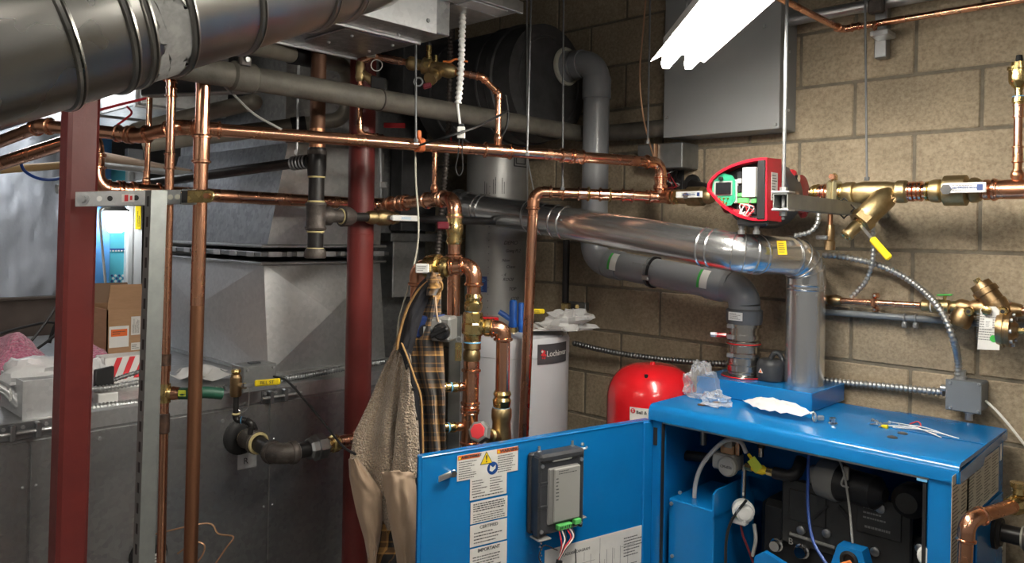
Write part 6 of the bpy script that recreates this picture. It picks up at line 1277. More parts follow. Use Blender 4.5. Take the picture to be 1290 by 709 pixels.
for a, b in zip(cuts[:-1], cuts[1:]):
    if b - a > .002: MB().prof(dtp(a), dtp(b), [(0, DR), (1, DR)], 72).build('duct_section', 'duct_metal', rd)
for i, t in enumerate(st_):
    MB().prof(dtp(t - .011), dtp(t + .011), [(0, DR), (.15, DR + .006), (.38, DR + .008), (.46, DR + .002), (.54, DR + .002), (.62, DR + .008), (.85, DR + .006), (1, DR)], 72).build('seam_band', 'duct_metal', rd)
mat('sealant', (.30, .30, .29), .55, 0, (.22, .22, .215), 26, (.4, .6))
rows = []
for i in range(12):
    t = st_[2] + .010 + (st_[3] - st_[2] - .022) * i / 11
    rows.append([dtp(t + (.05 if i in (0, 11) else .012) * noise.noise(V((i * .9, g * 6, 0)))) + EX * ((DR + .0012) * math.cos(g)) + dw * ((DR + .0012) * math.sin(g)) for g in [-1.9 + .12 * k for k in range(22)]])
MB().grid(rows).build('sealant_smear', 'sealant', rd)
for t in (-.45,): q = dtp(t); MB().prof(q - dt_ * .012, q + dt_ * .012, [(0, DR + .002), (1, DR + .002)], 60).build('hanger_strap', 'steel_dull', rd); MB().box((q.x - .01, q.y - .012, q.z + DR), (q.x + .01, q.y + .012, ZC)).build('hanger_strap', 'steel_dull', rd)
vv_ = thing('reheat_box', 'galvanized sheet-metal terminal box hung behind the round duct', 'terminal box', (-2.0, 1.45, H + .62))
zb_ = H + .62; xa, xc = -2.39, -1.86; yn0, yn1 = 1.27, 1.645
MB().box((xa, yn0, zb_), (xc, yn1, zb_ + .40), .003).build('coil_casing', 'galv_dark', vv_)
MB().box((xc - .003, yn0 - .02, zb_ - .004), (xc + .004, yn1 - .06, zb_ + .40)).build('end_plate', 'galv_white', vv_)
for y, z in ((.04, .03), (.28, .03), (.29, .15), (.04, .16)): q = V((xc + .004, yn0 + y, zb_ + z)); MB().prof(q, q + EX * .004, [(0, .007), (1, .006)], 10).build('screw', 'steel_dull', vv_)
MB().box((xa + .14, yn0 + .09, zb_ - .006), (xa + .37, yn1 - .04, zb_), .002).build('access_panel', 'galv_dark', vv_)
for x in (.035, .39): MB().box((xa + x, yn0 + .01, zb_ - .008), (xa + x + .008, yn1 - .01, zb_), .001).build('seam_rib', 'steel', vv_)
for x, y in ((.19, .15), (.32, .15), (.19, .31), (.32, .31), (.44, .24)): MB().ball((xa + x, yn0 + y, zb_ - .007), .006, 8).build('screw', 'steel', vv_)
ze_ = H + .725
MB().box((xc + .006, 1.57, ze_), (-1.76, 1.86, ze_ + .20), .003).build('control_enclosure', 'galv', vv_); MB().box((-2.25, 1.655, ze_), (xc + .006, 1.86, ze_ + .20), .003).build('enclosure_wing', 'galv', vv_)
MB().box((-1.845, 1.66, ze_ - .004), (-1.775, 1.82, ze_), .001).build('enclosure_label', 'galv_white', vv_); MB().box((-1.765, 1.56, ze_ - .004), (-1.752, 1.87, ze_ + .035), .002).build('enclosure_lip', 'galv', vv_)
for x, y in ((-2.3, 1.6), (-1.9, 1.6)): MB().sweep([(x, y, zb_ + .25), (x, y, ZC)], .005, 6).build('hanger_rod', 'steel_dull', vv_)
for i, (mm, s) in enumerate((('wire_blue', 0), ('wire_orange', .02), ('wire_blue', -.02), ('black_plastic', -.10), ('red_print', -.13))):
    q = V((-1.80 + s * 1.2, 1.60 - .01 * i, ze_ + .19)); wire([q, q + V((-.02, -.03, .05)), q + V((-.01 - s, -.07, .09)), q + V((.02, -.10, .2))], .0028 if i < 4 else .006, mm, 'lead_wire', vv_)
MB().obox(W(467, 66, d=2.78), RT, FW, EZ, (.035, .03, .035), .004).build('coil_header', 'steel', vv_); MB().sweep(smooth_path([W(455, 62, d=2.78), W(463, 66, d=2.77), W(470, 64, d=2.77)], 4), .010, 8).build('foil_wrap', 'foil_white', vv_)
# white spiral conduit and hanging sensor
t = flex([W(583, 14, d=2.60), W(582, 45, d=2.58), W(581, 80, d=2.57), W(579, 110, d=2.57), W(577, 131, d=2.57)], .0115, pitch=.016, name='white_flexible_conduit', m='white_plastic', amp=.22); tag(t, 'white spiral conduit hanging from the terminal box', 'conduit')
sn = thing('hanging_sensor', 'white sensor block dangling with black wire loop by copper main', 'sensor', W(580, 170, d=2.57)); wire([W(576, 128, d=2.57), W(578, 145, d=2.57), W(580, 160, d=2.57)], .0045, 'white_plastic', 'sensor_cable', sn)
q = W(581, 167, d=2.57); MB().obox(q, RT, FW, EZ, (.026, .018, .038), .002).build('sensor_body', 'white_plastic', sn); MB().obox(q + EZ * .022, RT, FW, EZ, (.018, .012, .014), .002).build('sensor_clip', 'dark_plastic', sn); MB().obox(q - FW * .0085 + RT * .003, RT, EZ, -FW, (.008, .014, .001)).build('sensor_mark', 'label_blue', sn)
wire([q - EZ * .01 - RT * .006, W(577, 195, d=2.57), W(574, 212, d=2.57), W(578, 221, d=2.57), W(583, 213, d=2.57), W(582, 190, d=2.57), q - EZ * .012 + RT * .006], .0022, 'black_plastic', 'wire_loop', sn)
tag(wire([W(528, 183, d=2.6), W(560, 173, d=2.5), W(600, 160, d=2.55), W(640, 140, d=2.75)], .004, 'black_plastic', 'black_cable'), 'black cable strung above the copper main toward the chimney', 'cable')
tag(wire([W(572, 160, d=2.9), W(590, 180, d=2.9), W(615, 188, d=2.9), W(632, 172, d=2.9), W(640, 150, d=2.9), W(637, 120, d=2.9)], .005, 'black_plastic', 'black_cable'), 'black cable drooping in a loop behind the small copper riser', 'cable')
rod((524, 70), (524, 178), 2.62, 'hanger rod gripping the copper main with orange strap')
c = onseg(u4, u7, 528); st = thing('pipe_strap', 'orange plastic strap looped around the long copper main', 'strap', c)
MB().prof(c - EY * .012, c + EY * .012, [(0, R15 * 1.1), (0, R15 * 1.22), (1, R15 * 1.22), (1, R15 * 1.1)], 20).build('strap_loop', 'orange_strap', st); MB().obox(c + EZ * .032, EY, EX, EZ, (.016, .010, .035), .003).build('strap_top', 'orange_strap', st)
t = flex([W(568, 0, d=3.3), W(567, 60, d=3.3), W(566, 120, d=3.3), W(565, 160, d=3.3), W(561, 215, d=3.3), W(556, 270, d=3.3), W(550, 335, d=3.3)], .012, name='dark_armoured_conduit', m='iron_fitting'); tag(t, 'dark armoured conduit hanging vertically behind the brass valve drop', 'conduit')
tag(wire([W(523, 180, d=2.72), W(524, 230, d=2.72), W(527, 270, d=2.72), W(526, 310, d=2.72), W(515, 360, d=2.72), W(503, 400, d=2.72), W(500, 430, d=2.72)], .0032, 'beige_cable', 'beige_cable'), 'thin beige cable hanging down toward the coat', 'cable')
gc = thing('grey_wall_conduit', 'thin grey conduit in the shadow right of the red column', 'conduit', W(481, 250, d=3.45)); MB().sweep([W(479, 170, d=3.45), W(480, 262, d=3.45)], .010, 10).build('tube', 'steel_dull', gc); MB().obox(W(483, 233, d=3.44), RT, FW, EZ, (.03, .02, .03), .004).build('strap', 'steel', gc)
rs_ = thing('red_wall_tag', 'flat red tag in the dark behind the copper pipes', 'tag', W(567, 178, d=3.4)); MB().obox(W(567, 178, d=3.38), RT, FW, EZ, (.014, .01, .05), .002).build('tag_plate', 'red_print', rs_); MB().obox(W(497, 158, d=3.1), RT, FW, EZ, (.085, .01, .02), .002).build('tag_plate', 'red_print', rs_)
# ================================================================= mixing valve assembly
MD = 2.60; RM = .0235
mv = thing('mixing_valve_piping', 'copper and brass mixing valve assembly standing behind the blue door', 'pipe assembly', W(590, 540, d=MD))
M = lambda px, py, d=MD: W(px, py, d=d)
run(mv, [M(524, 430, 2.70), M(526, 336, 2.68), M(597, 334), M(597, 440)], RM, 'copper', R=.04, sock=.03)
un = MB().prof(M(538, 337, 2.66), M(567, 336, 2.62), [(0, .030), (.05, .042), (.3, .045), (.55, .045), (.6, .032), (.75, .036), (.9, .034), (1, .026)], 22).build('union_valve', 'brass', mv)
t = MB().obox(M(532, 338, 2.60), RT, FW, EZ, (.045, .012, .032), .003).build('valve_lever', 'white_plastic', mv); lines(mv, M(532, 338, 2.593), RT, EZ, .034, .02, 3, 'print_grey')
coupling(mv, M(574, 335.5, 2.61), M(590, 334) - M(560, 336), RM, 'copper', .05)
col = lambda py: V((M(597, 400).x, M(597, 400).y, M(597, py).z)) if 0 else M(597 - (py - 370) * .012 * 2, py)
MB().prof(M(597, 370), M(596, 392), [(0, RM * 1.1), (.2, RM * 1.28), (.4, RM * 1.1), (.5, RM * 1.3), (.8, RM * 1.3), (1, RM * 1.1)], 18).build('adapter', 'brass', mv)
MB().prof(M(596, 389), M(596, 396), [(0, .026), (1, .026)], 18).build('thread_tape', 'cyan_print', mv)
bdy = MB().prof(M(596, 392), M(595, 432), [(0, .026), (.05, .033), (.35, .033), (.4, .036), (.7, .036), (.75, .030), (1, .028)], 8).build('mixing_body', 'brass', mv, smooth=20)
MB().prof(M(595, 428), M(594, 455), [(0, .026), (.1, .029), (.4, .029), (.45, .024), (.6, .029), (.9, .029), (1, .024)], 16).build('adapter', 'bronze_cast', mv); MB().ring(M(595, 431), EZ, .027, .003, 18, 6).build('thread_tape', 'cyan_print', mv)
MB().prof(M(600, 411), M(620, 413), [(0, .028), (.4, .030), (.5, .025), (.6, .030), (.85, .030), (1, .024)], 16).build('side_port', 'brass', mv)
run(mv, [M(616, 413), M(634, 414), M(633, 495)], RM, 'copper', R=.045, sock=.02)
MB().prof(M(633, 492), M(632, 512), [(0, RM * 1.1), (.2, RM * 1.3), (.4, RM * 1.1), (.6, RM * 1.35), (1, RM * 1.2)], 18).build('adapter', 'brass', mv); MB().ring(M(632, 514), EZ, .027, .0035, 18, 6).build('thread_tape', 'cyan_print', mv)
zv = MB().prof(M(632, 513), M(631, 575), [(0, .030), (.05, .034), (.2, .034), (.3, .030), (.6, .034), (1, .032)], 18).build('ball_valve', 'bronze_cast', mv)
ka, kb = M(627, 553), M(607, 545, 2.48); MB().prof(ka, kb, [(0, .026), (.5, .024), (.55, .018), (1, .018)], 14).build('valve_bonnet', 'bronze_cast', zv)
kd = (kb - ka).normalized(); MB().prof(kb, kb + kd * .035, [(0, .026), (.2, .036), (.9, .034), (1, .028)], 7).build('knob', 'grey_plastic_dark', zv, smooth=20); MB().prof(kb + kd * .0345, kb + kd * .038, [(0, .026), (.6, .024), (1, .010)], 7).build('knob_face', 'red_print', zv, smooth=20)
lo = M(589, 640); MB().sweep([M(594, 452), M(587, 709)], RM, 18).build('pipe', 'copper', mv)
cax = (M(594, 452) - M(587, 709)).normalized(); CL = lambda py: onsegy(M(594, 452), M(587, 709), py)
def onsegy(a, b, py):
    lo_, hi_ = 0., 1.
    for _ in range(40):
        m = (lo_ + hi_) / 2
        if proj(a.lerp(b, m))[1] < py: lo_ = m
        else: hi_ = m
    return a.lerp(b, lo_)
MB().prof(CL(452), CL(470), [(0, RM * 1.05), (.3, RM * 1.15), (.8, RM * 1.15), (1, RM * 1.05)], 16).build('reducer', 'copper', mv)
for py, s in ((487, 500), (537, 552)):
    c = CL(py); tee(mv, c, cax, M(565, py + .5, 2.57) - c, RM, rs=.011, L=.125, Ls=.05)
    e = M(557 if py < 500 else 553, py + (1 if py < 500 else 2), 2.555); s_ = c.lerp(e, .42); MB().prof(s_, e, [(0, .013), (.15, .018), (.4, .016), (.45, .012), (.55, .017), (.8, .017), (.82, .012), (1, .012)], 12).build('gauge_port', 'brass', mv); MB().ring(s_.lerp(e, .48), e - s_, .014, .003, 14, 6).build('thread_tape', 'cyan_print', mv); MB().hexnut(e - (e - s_) * .08, e + (e - s_) * .1, .010).build('port_plug', 'brass', mv)
for py in (512, 520, 565): c = CL(py); MB().ring(c, cax, RM * 1.14, .0045, 20, 6).build('press_bead', 'copper', mv)
bt_ = thing('brass_tag', 'long brass tag hanging from the mixing valve on a ring', 'tag', M(577, 455, 2.54)); MB().obox(M(577.5, 443, 2.54), RT, EZ, -FW, (.022, .060, .002), .002).build('tag_plate', 'brass', bt_); MB().ring(M(578, 427, 2.54), FW, .008, .0012, 16, 5).build('ring', 'steel', bt_); lines(bt_, M(577.5, 443, 2.538), EZ, -RT, .04, .012, 2, 'copper_dull')
ac = thing('valve_actuator', 'grey and blue valve actuator with black knob beside the brass body', 'actuator', M(550, 428, 2.56))
ux_ = (RT * .96 - FW * .28).normalized(); uy_ = EZ.cross(ux_)
q = M(551, 413, 2.54); MB().obox(q, ux_, uy_, EZ, (.115, .075, .080), .008).build('actuator_case', 'grey_plastic_dark', ac); MB().obox(q - ux_ * .033 - uy_ * .030 + EZ * .006, ux_, uy_, EZ, (.052, .040, .072), .006).build('blue_cover', 'label_blue', ac); MB().obox(q + EZ * .041 - ux_ * .02, ux_, uy_, EZ, (.07, .06, .004), .002).build('top_plate', 'label_blue', ac)
fr = q - uy_ * .040; MB().obox(fr - EZ * .002 + ux_ * .004, ux_, uy_, EZ, (.05, .012, .07), .005).build('front_face', 'grey_plastic', ac); MB().prof(fr - ux_ * .020 - uy_ * .012 - EZ * .006, fr - ux_ * .020 - uy_ * .014 - EZ * .006, [(0, .022), (1, .020)], 20).build('dial_window', 'dark_plastic', ac); MB().obox(fr - ux_ * .02 - uy_ * .016 - EZ * .006, ux_, uy_, EZ, (.012, .002, .030), .002).build('dial_pointer', 'light_plastic', ac)
kn = fr + ux_ * .035 - uy_ * .006 - EZ * .004; MB().prof(kn, kn - uy_ * .03, [(0, .028), (.4, .028), (.5, .022), (1, .018)], 16).build('knob', 'black_plastic', ac); MB().obox(kn - uy_ * .026, (ux_ + EZ * .5).normalized(), uy_, (EZ - ux_ * .5).normalized(), (.066, .014, .016), .005).build('knob_grip', 'black_plastic', ac)
wire([q - EZ * .035 + ux_ * .0, q - EZ * .09 + ux_ * .005, q - EZ * .16 + ux_ * .01], .010, 'rubber', 'cable_gland', ac, 8)
us = thing('strut_stub', 'galvanized strut upright behind the mixing valve piping', 'strut', M(573, 560, 2.74)); a, b = M(574, 398, 2.74), M(568, 640, 2.74); b.z = .0; ax = (a - b).normalized()
MB().obox((a + b) / 2, RT, FW, ax, (.041, .004, (a - b).length)).build('channel_web', 'strut', us)
for s in (-1, 1): MB().obox((a + b) / 2 + RT * s * .019 + FW * .018, RT, FW, ax, (.004, .04, (a - b).length)).build('channel_side', 'strut', us)
# ================================================================= air handler hookup
XA = -2.42
hp_ = thing('coil_inlet_pipe', 'black iron elbow and union entering the air handler panel', 'pipe', W(300, 550, x=XF))
i0 = W(303, 549, x=XF); i1 = V((XA, i0.y, i0.z - .012)); i2 = V((XA, W(470, 548, x=XA).y, i1.z))
MB().prof(i0, i0 + EX * .02, [(0, .068), (.3, .068), (.5, .062), (.8, .056), (1, .038)], 28).build('rubber_grommet', 'rubber', hp_)
MB().sweep([i0, i0 + EX * .10], .027, 18).build('nipple', 'black_iron', hp_); MB().prof(i0 + EX * .04, i0 + EX * .13, [(0, .030), (.05, .036), (.25, .033), (.7, .036), (.75, .042), (.95, .042), (1, .034)], 20).build('reducer', 'iron_fitting', hp_); MB().ring(i0 + EX * .135, EX, .034, .006, 20, 6).build('pipe_dope', 'dope_yellow', hp_); MB().ring(i0 + EX * .04, EX, .029, .005, 20, 6).build('pipe_dope', 'dope_yellow', hp_)
MB().sweep([i0 + EX * .12, i1 - EX * .06], .028, 18).build('nipple', 'black_iron', hp_)
ar = fillet([i1 - EX * .12, i1, i1 + EY * .12], .05, 8); MB().sweep(ar[1:-1], .036, 20).build('elbow', 'iron_fitting', hp_)
for c, d in ((ar[1], EX), (ar[-2], EY)): MB().prof(c - d * .012, c + d * .012, [(0, .038), (.3, .041), (.7, .041), (1, .038)], 20).build('elbow_band', 'iron_fitting', hp_)
YY = lambda px: V((XA, W(px, 552, x=XA).y, i1.z))
MB().sweep([i1 + EY * .04, YY(398)], .0275, 18).build('nipple', 'black_iron', hp_); MB().ring(ar[-2] + EY * .012, EY, .034, .003, 18, 6).build('pipe_dope', 'label_white', hp_)
MB().prof(YY(388), YY(413), [(0, .034), (.1, .040), (.35, .040), (.36, .048), (.75, .048), (.78, .036), (1, .030)], 8).build('union', 'steel_dull', hp_, smooth=20)
MB().prof(YY(408), YY(426), [(0, .026), (.2, .031), (.5, .026), (.6, .032), (.9, .032), (1, .027)], 18).build('adapter', 'brass', hp_); MB().sweep(fillet([YY(420), YY(452), YY(452) + V((.05, .02, .08))], .05), .025, 18).build('copper_elbow', 'copper_new', hp_)
a, b = i0 + EX * .14, i0 + EX * .14 + EZ * .05
vq = thing('yellow_lever_drain', 'bronze vent valve with yellow lever on the air handler pipe', 'valve', W(297, 500, d=2.72))
A = lambda px, py, d=2.70: W(px, py, d=d)
run(vq, [A(315, 547), A(317, 533), A(308, 529), A(297, 529), A(297.5, 488)], .0095, 'black_iron', R=.012, sock=.008)
MB().ring(A(305, 529), RT, .0105, .003, 14, 6).build('thread_tape', 'cyan_print', vq); MB().ring(A(297.5, 521), EZ, .0105, .004, 14, 6).build('pipe_dope', 'dope_yellow', vq)
MB().prof(A(297, 499), A(297.5, 471), [(0, .018), (.05, .020), (.85, .020), (.9, .017), (1, .016)], 16).build('valve_body', 'bronze', vq); MB().prof(A(297.5, 471), A(297.5, 465), [(0, .010), (.5, .018), (1, .016)], 8).build('wing_cap', 'brass', vq)
MB().hexnut(A(303, 486), A(308, 486, 2.68), .012).build('stem_nut', 'chrome', vq); MB().obox(A(313, 485, 2.67), RT, FW, EZ, (.030, .004, .012), .001).build('lever_arm', 'steel', vq); lg_ = A(337, 481.5, 2.66); MB().obox(lg_, (RT + EZ * .10).normalized(), FW, EZ, (.088, .008, .022), .008).build('lever_grip', 'yellow_grip', vq); text(vq, 'FILL ST', lg_ - FW * .0048, (RT + EZ * .10).normalized(), EZ, .016, 'print')
wire([A(299, 498), A(299, 512), A(304, 519), A(312, 514), A(314, 497), A(312, 488)], .0014, 'steel', 'retaining_wire', vq)
q = W(311, 580, x=XF); plate(ahu, q + EX * .003, EY, EZ, .075, .055, 'galv_white', 'return_label'); text(ahu, 'R', q + EX * .004 - EY * .006, EY, EZ, .032, 'print')
fx = thing('control_box', 'small grey steel control box on the air handler edge', 'junction box', W(320, 490, d=2.85)); q = W(320, 474, d=2.84); MB().obox(q, EY, EX, EZ, (.13, .09, .095), .003).build('box_body', 'box_zinc', fx); MB().obox(q + EZ * .050 , EY, EX, EZ, (.04, .03, .006), .002).build('knockout', 'dark_plastic', fx)
for s in (-1, 1): bolt(fx, q + EX * .046 + EY * s * .05 + EZ * .035, EX, .005)
tag(wire([W(345, 474, d=2.78), W(362, 480, d=2.72), W(385, 505, d=2.6), W(410, 535, d=2.52), W(432, 562, d=2.44), W(448, 572, d=2.40)], .0042, 'black_plastic', 'black_cable'), 'black cable draping from the small control box past the union', 'cable')
for k, (pts, mm, lb_) in enumerate(((((290, 488), (340, 480), (400, 470), (440, 462), (485, 455)), 'steel_dull', 'armoured conduit along the air handler edge under the hood'), (((108, 515), (140, 511), (180, 506), (235, 497), (285, 489)), 'galv', 'lower armoured conduit along the rail right of the red post'), (((108, 490), (130, 489), (160, 484), (190, 478)), 'galv', 'upper armoured conduit curving right of the red post'), (((130, 484), (150, 476), (175, 468), (192, 462)), 'steel_dull', 'dark armoured conduit leaving the black connector block'))):
    t = flex([W(px, py, x=-2.76 - (.06 if k == 2 else .12 if k == 3 else 0)) for px, py in pts], (.0125, .014, .010, .008)[k], pitch=.012, name='armoured_conduit', m=mm, amp=.2); tag(t, lb_, 'conduit')
cw = wire([W(170, 680, d=2.6), W(210, 669, d=2.55), W(262, 659, d=2.55), W(275, 672, d=2.52), W(294, 676, d=2.5), W(285, 690, d=2.5), W(268, 715, d=2.5)], .0028, 'wire_copper', 'copper_wire'); tag(cw, 'curly bare copper wire in front of the air handler panel', 'wire')
cw = wire([W(224, 697, d=2.5), W(245, 683, d=2.46), W(258, 688, d=2.46), W(250, 706, d=2.46), W(230, 714, d=2.46)], .0028, 'wire_copper', 'copper_wire'); tag(cw, 'small loop of bare copper wire low by the thick riser', 'wire')
# coil stub low by the strut
dk = thing('coil_stub', 'black round pipe stub with white tag low on the cabinet', 'pipe stub', W(188, 700, x=XF)); q = W(186, 698, x=XF); MB().prof(q, q + EX * .03, [(0, .062), (.4, .062), (.6, .054), (1, .04)], 24).build('rubber_grommet', 'rubber', dk); q2 = W(198, 704, x=XF + .03); plate(dk, q2, EY, EZ, .06, .04, 'label_white', 'paper_tag'); lines(dk, q2 + EX * .0008, EY, EZ, .05, .03, 3)
# ================================================================= clutter on the air handler top
T = lambda px, py, z=ZT: W(px, py, z=z)
sb = thing('sheet_metal_tray', 'open galvanized sheet box on the cabinet edge left of the red post', 'tray', T(50, 530)); a = W(28, 530, x=-2.73); b = W(112, 517, x=-2.73); zt2 = ZT + .118; xb2 = -2.98
for p0, p1 in (((-2.735, a.y, ZT), (-2.73, b.y, zt2)), ((xb2, a.y, ZT), (xb2 + .005, b.y, zt2)), ((xb2 + .005, a.y + .0008, ZT + .005), (-2.735, a.y + .005, zt2 - .001)), ((xb2 + .005, b.y - .005, ZT + .005), (-2.735, b.y - .0008, zt2 - .001)), ((xb2 + .005, a.y + .005, ZT), (-2.735, b.y - .005, ZT + .005))): MB().box(p0, p1).build('tray_side', 'galv_white', sb, smooth=0)
o = crumple((-2.87, (a.y + b.y) / 2 - .03, zt2 + .0), EY, EX, EZ, .085, .075, .05, 2.2, rough=.35).build('white_bag', 'white_film'); tag(o, 'crumpled white plastic bag in the sheet box left of the post', 'bag')
o = crumple(T(120, 484, ZT + .04), RT, FW, EZ, .05, .05, .085, 6.6, rough=.4).build('white_bag', 'white_film'); tag(o, 'crumpled white plastic bag right of the red post', 'bag')
def blanket(px0, px1, label, seed, hz, x0, x1):
    ya, yb = W(px0, 470, x=x0).y, W(px1, 470, x=x0).y; rows = []
    for i in range(26):
        u = i / 25; row = []
        for k in range(20):
            v = k / 19; e = (math.sin(PI * u) * math.sin(PI * v)) ** .45; f = .5 * noise.noise(V((u * 2.2, v * 1.6, seed))); f2 = abs(noise.noise(V((u * 6, v * 5, seed + 3))))
            row.append(V((x1 + (x0 - x1) * v, ya + (yb - ya) * u + .02 * f, ZT + .004 + e * (hz * (.42 + .62 * u) * (.9 + .5 * f) + .03 * f2))))
        rows.append(row)
    o = MB().grid(rows, .012).build('pink_blanket', 'pink_wool', smooth=60); return tag(o, label, 'blanket')
blanket(-25, 78, 'pink knitted blanket bunched left of the red post', 1.3, .25, -3.06, -3.5); blanket(90, 152, 'pink knitted blanket end showing right of the post', 5.1, .15, -3.15, -3.5)
cbx = thing('cardboard_box', 'open brown cardboard shipping box behind the strut upright', 'box', T(165, 450))
f0, f1 = W(134, 450, x=-3.30), W(205, 440, x=-3.30); z1 = W(140, 390, x=-3.30).z; yc = W(155, 440, x=-3.30).y
for p0, p1 in (((-3.305, f0.y, ZT), (-3.30, f1.y, z1)), ((-3.62, f0.y, ZT), (-3.615, f1.y, z1)), ((-3.62, f0.y, ZT), (-3.30, f0.y + .005, z1)), ((-3.62, f1.y - .005, ZT), (-3.30, f1.y, z1)), ((-3.62, f0.y, ZT), (-3.30, f1.y, ZT + .005))): MB().box(p0, p1).build('side_wall', 'cardboard', cbx, smooth=0)
fl = MB().prism([(-3.30, f0.y, z1), (-3.30, f0.y + .17, z1), (-3.28, f0.y + .16, z1 + .10), (-3.28, f0.y + .005, z1 + .10)], (-.004, 0, 0)).build('flap', 'cardboard', cbx, smooth=0)
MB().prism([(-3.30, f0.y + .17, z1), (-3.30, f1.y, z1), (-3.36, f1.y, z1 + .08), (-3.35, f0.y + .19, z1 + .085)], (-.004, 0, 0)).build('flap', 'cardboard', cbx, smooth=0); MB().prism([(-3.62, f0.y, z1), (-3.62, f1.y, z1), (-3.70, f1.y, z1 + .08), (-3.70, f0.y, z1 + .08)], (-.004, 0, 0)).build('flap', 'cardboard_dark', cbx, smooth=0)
q = W(150, 424, x=-3.298); plate(cbx, q, EY, EZ, .075, .085, 'white_plastic', 'packing_pouch'); plate(cbx, q + EX * .001 + EZ * .016, EY, EZ, .062, .028, 'orange_print', 'packing_print'); lines(cbx, q + EX * .002 + EZ * .016, EY, EZ, .05, .018, 2)
q = W(171, 410, x=-3.298); plate(cbx, q, EY, EZ, .036, .075, 'label_white', 'address_label'); lines(cbx, q + EX * .001, EZ, -EY, .06, .028, 6); q = W(171, 436, x=-3.298); plate(cbx, q, EY, EZ, .036, .03, 'label_white', 'address_label'); lines(cbx, q + EX * .001, EY, EZ, .03, .02, 3)
wb3 = thing('white_striped_box', 'white carton with red diagonal stripes beside the white bag', 'box', T(162, 480)); q = W(163, 466, x=-3.02); MB().obox(q - EX * .05 - EZ * .008, EY, EX, EZ, (.17, .10, .12), .003).build('carton', 'white_plastic', wb3)
for s in (-1, 0, 1): c = q + EX * .0012 + EY * s * .045 - EZ * .0; MB().prism([c + EY * .0 + EZ * .05, c + EY * .02 + EZ * .05, c + EY * (.01 - .02) - EZ * .03, c + EY * (-.01 - .02) - EZ * .03], EX * .0008).build('red_stripe', 'red_print', wb3, smooth=0)
kb_ = thing('connector_block', 'black square connector block on a small white stand', 'connector', T(132, 500)); q = W(131, 476, x=-2.86); MB().obox(q, (EY + EZ * .12).normalized(), EX, EZ, (.062, .02, .07), .003).build('block', 'black_plastic', kb_); MB().obox(q - EZ * .08 + EX * .02, EY, EX, EZ, (.065, .05, .07), .003).build('stand', 'white_plastic', kb_)
for i, pts in enumerate((((0, 468), (30, 440), (55, 410), (75, 380)), ((0, 455), (35, 446), (70, 422), (78, 412)), ((0, 420), (30, 412), (60, 406), (78, 409)), ((62, 432), (66, 420), (70, 410), (76, 402)))):
    tag(wire([W(px, py, x=-3.55 - .04 * i) for px, py in pts], .0055 if i < 3 else .008, 'black_plastic', 'black_cable'), ('black cable rising steeply left of the red post', 'black cable sagging over the pink blanket', 'uppermost black cable against the brown board', 'short thick black cable by the post')[i], 'cable')
sp2 = thing('bent_conduit', 'galvanized conduit bend at the left edge of the cabinet top', 'conduit', T(10, 510)); MB().sweep(smooth_path([W(-40, 470, x=-2.85), W(5, 490, x=-2.82), W(25, 510, x=-2.80)], 6), .018, 14).build('tube', 'steel', sp2); MB().ring(W(12, 497, x=-2.81), EY, .019, .004, 18, 6).build('tie', 'white_plastic', sp2)
wl = thing('paper_sheets', 'loose white papers on the cabinet top right of the riser', 'paper', T(265, 480))
for i, (px, py, s) in enumerate(((255, 470, .16), (272, 476, .14), (240, 474, .12))): c = T(px, py, ZT + .006 + .006 * i); rows = [[c + RT * (s * (u / 5 - .5)) + FW * (.14 * (v / 5 - .5)) + EZ * (.012 * math.sin(u * 1.3 + v + i)) + EZ * .012 for u in range(6)] for v in range(6)]; MB().grid(rows, .001).build('sheet', 'label_white', wl)
# ================================================================= the lit space beyond the air handler
ps_ = MB(); rows = []
for i in range(80):
    u = i / 79; row = []
    for k in range(40):
        v = k / 39; y = .2 + 1.28 * u; z = 1.20 + 1.15 * v; row.append(V((-4.95 + .03 * math.sin(u * 17 + 2 * noise.noise(V((u * 4, v * 3, 0)))) + .05 * noise.noise(V((u * 9, v * 4, 2.))) + .03 * abs(noise.noise(V((u * 22, v * 9, 5.)))), y, z)))
    rows.append(row)
o = ps_.grid(rows, .001).build('plastic_sheet', 'poly_sheet', smooth=40); tag(o, 'wrinkled translucent plastic sheet hanging behind the air handler at left', 'plastic sheet')
bq = thing('brown_board', 'dark brown board standing behind the cables at left', 'board', (-4.85, .9, 1.0)); MB().box((-4.86, .2, ZT - .5), (-4.84, 1.50, 1.20), .003).build('panel', 'brown_board', bq); MB().box((-4.85, .2, 1.19), (-4.82, 1.50, 1.205), .002).build('top_edge', 'brown_board', bq)
bw_ = thing('blue_door_frame', 'bright blue painted frame beside the wall lantern', 'frame', W(128, 380, x=-5.2)); ya, yb = W(118, 300, x=-5.25).y, W(137, 300, x=-5.25).y; MB().box((-5.3, ya, .2), (-5.22, yb, 2.3), .004).build('jamb', 'blue_panel', bw_); MB().box((-5.3, ya, 2.2), (-5.22, ya + .8, 2.3), .004).build('lintel', 'blue_panel', bw_)
tp2 = thing('teal_panel', 'teal perforated sheet panel under the wall lantern', 'panel', W(148, 340, x=-5.3)); ya, yb = W(137, 300, x=-5.28).y, W(158, 300, x=-5.28).y; MB().box((-5.32, ya, .3), (-5.28, yb, 2.0), .003).build('sheet', 'teal_panel', tp2); zq = W(148, 314, x=-5.28).z; MB().box((-5.28, ya, zq - .006), (-5.272, yb, zq + .006)).build('seam', 'label_blue', tp2)
for r in range(5):
    for k in range(4): q = W(141 + k * 4.6 + (r % 2) * 1.5, 347 + r * 3.6, x=-5.279); MB().prof(q, q + EX * .002, [(0, .008), (1, .008)], 8).build('hole', 'label_white' if (r + k) % 2 else 'label_blue', tp2)
for k in range(6): q = W(139 + k * 3.6, 316, x=-5.271); MB().ball(q, .006, 6).build('rivet', 'label_white', tp2)
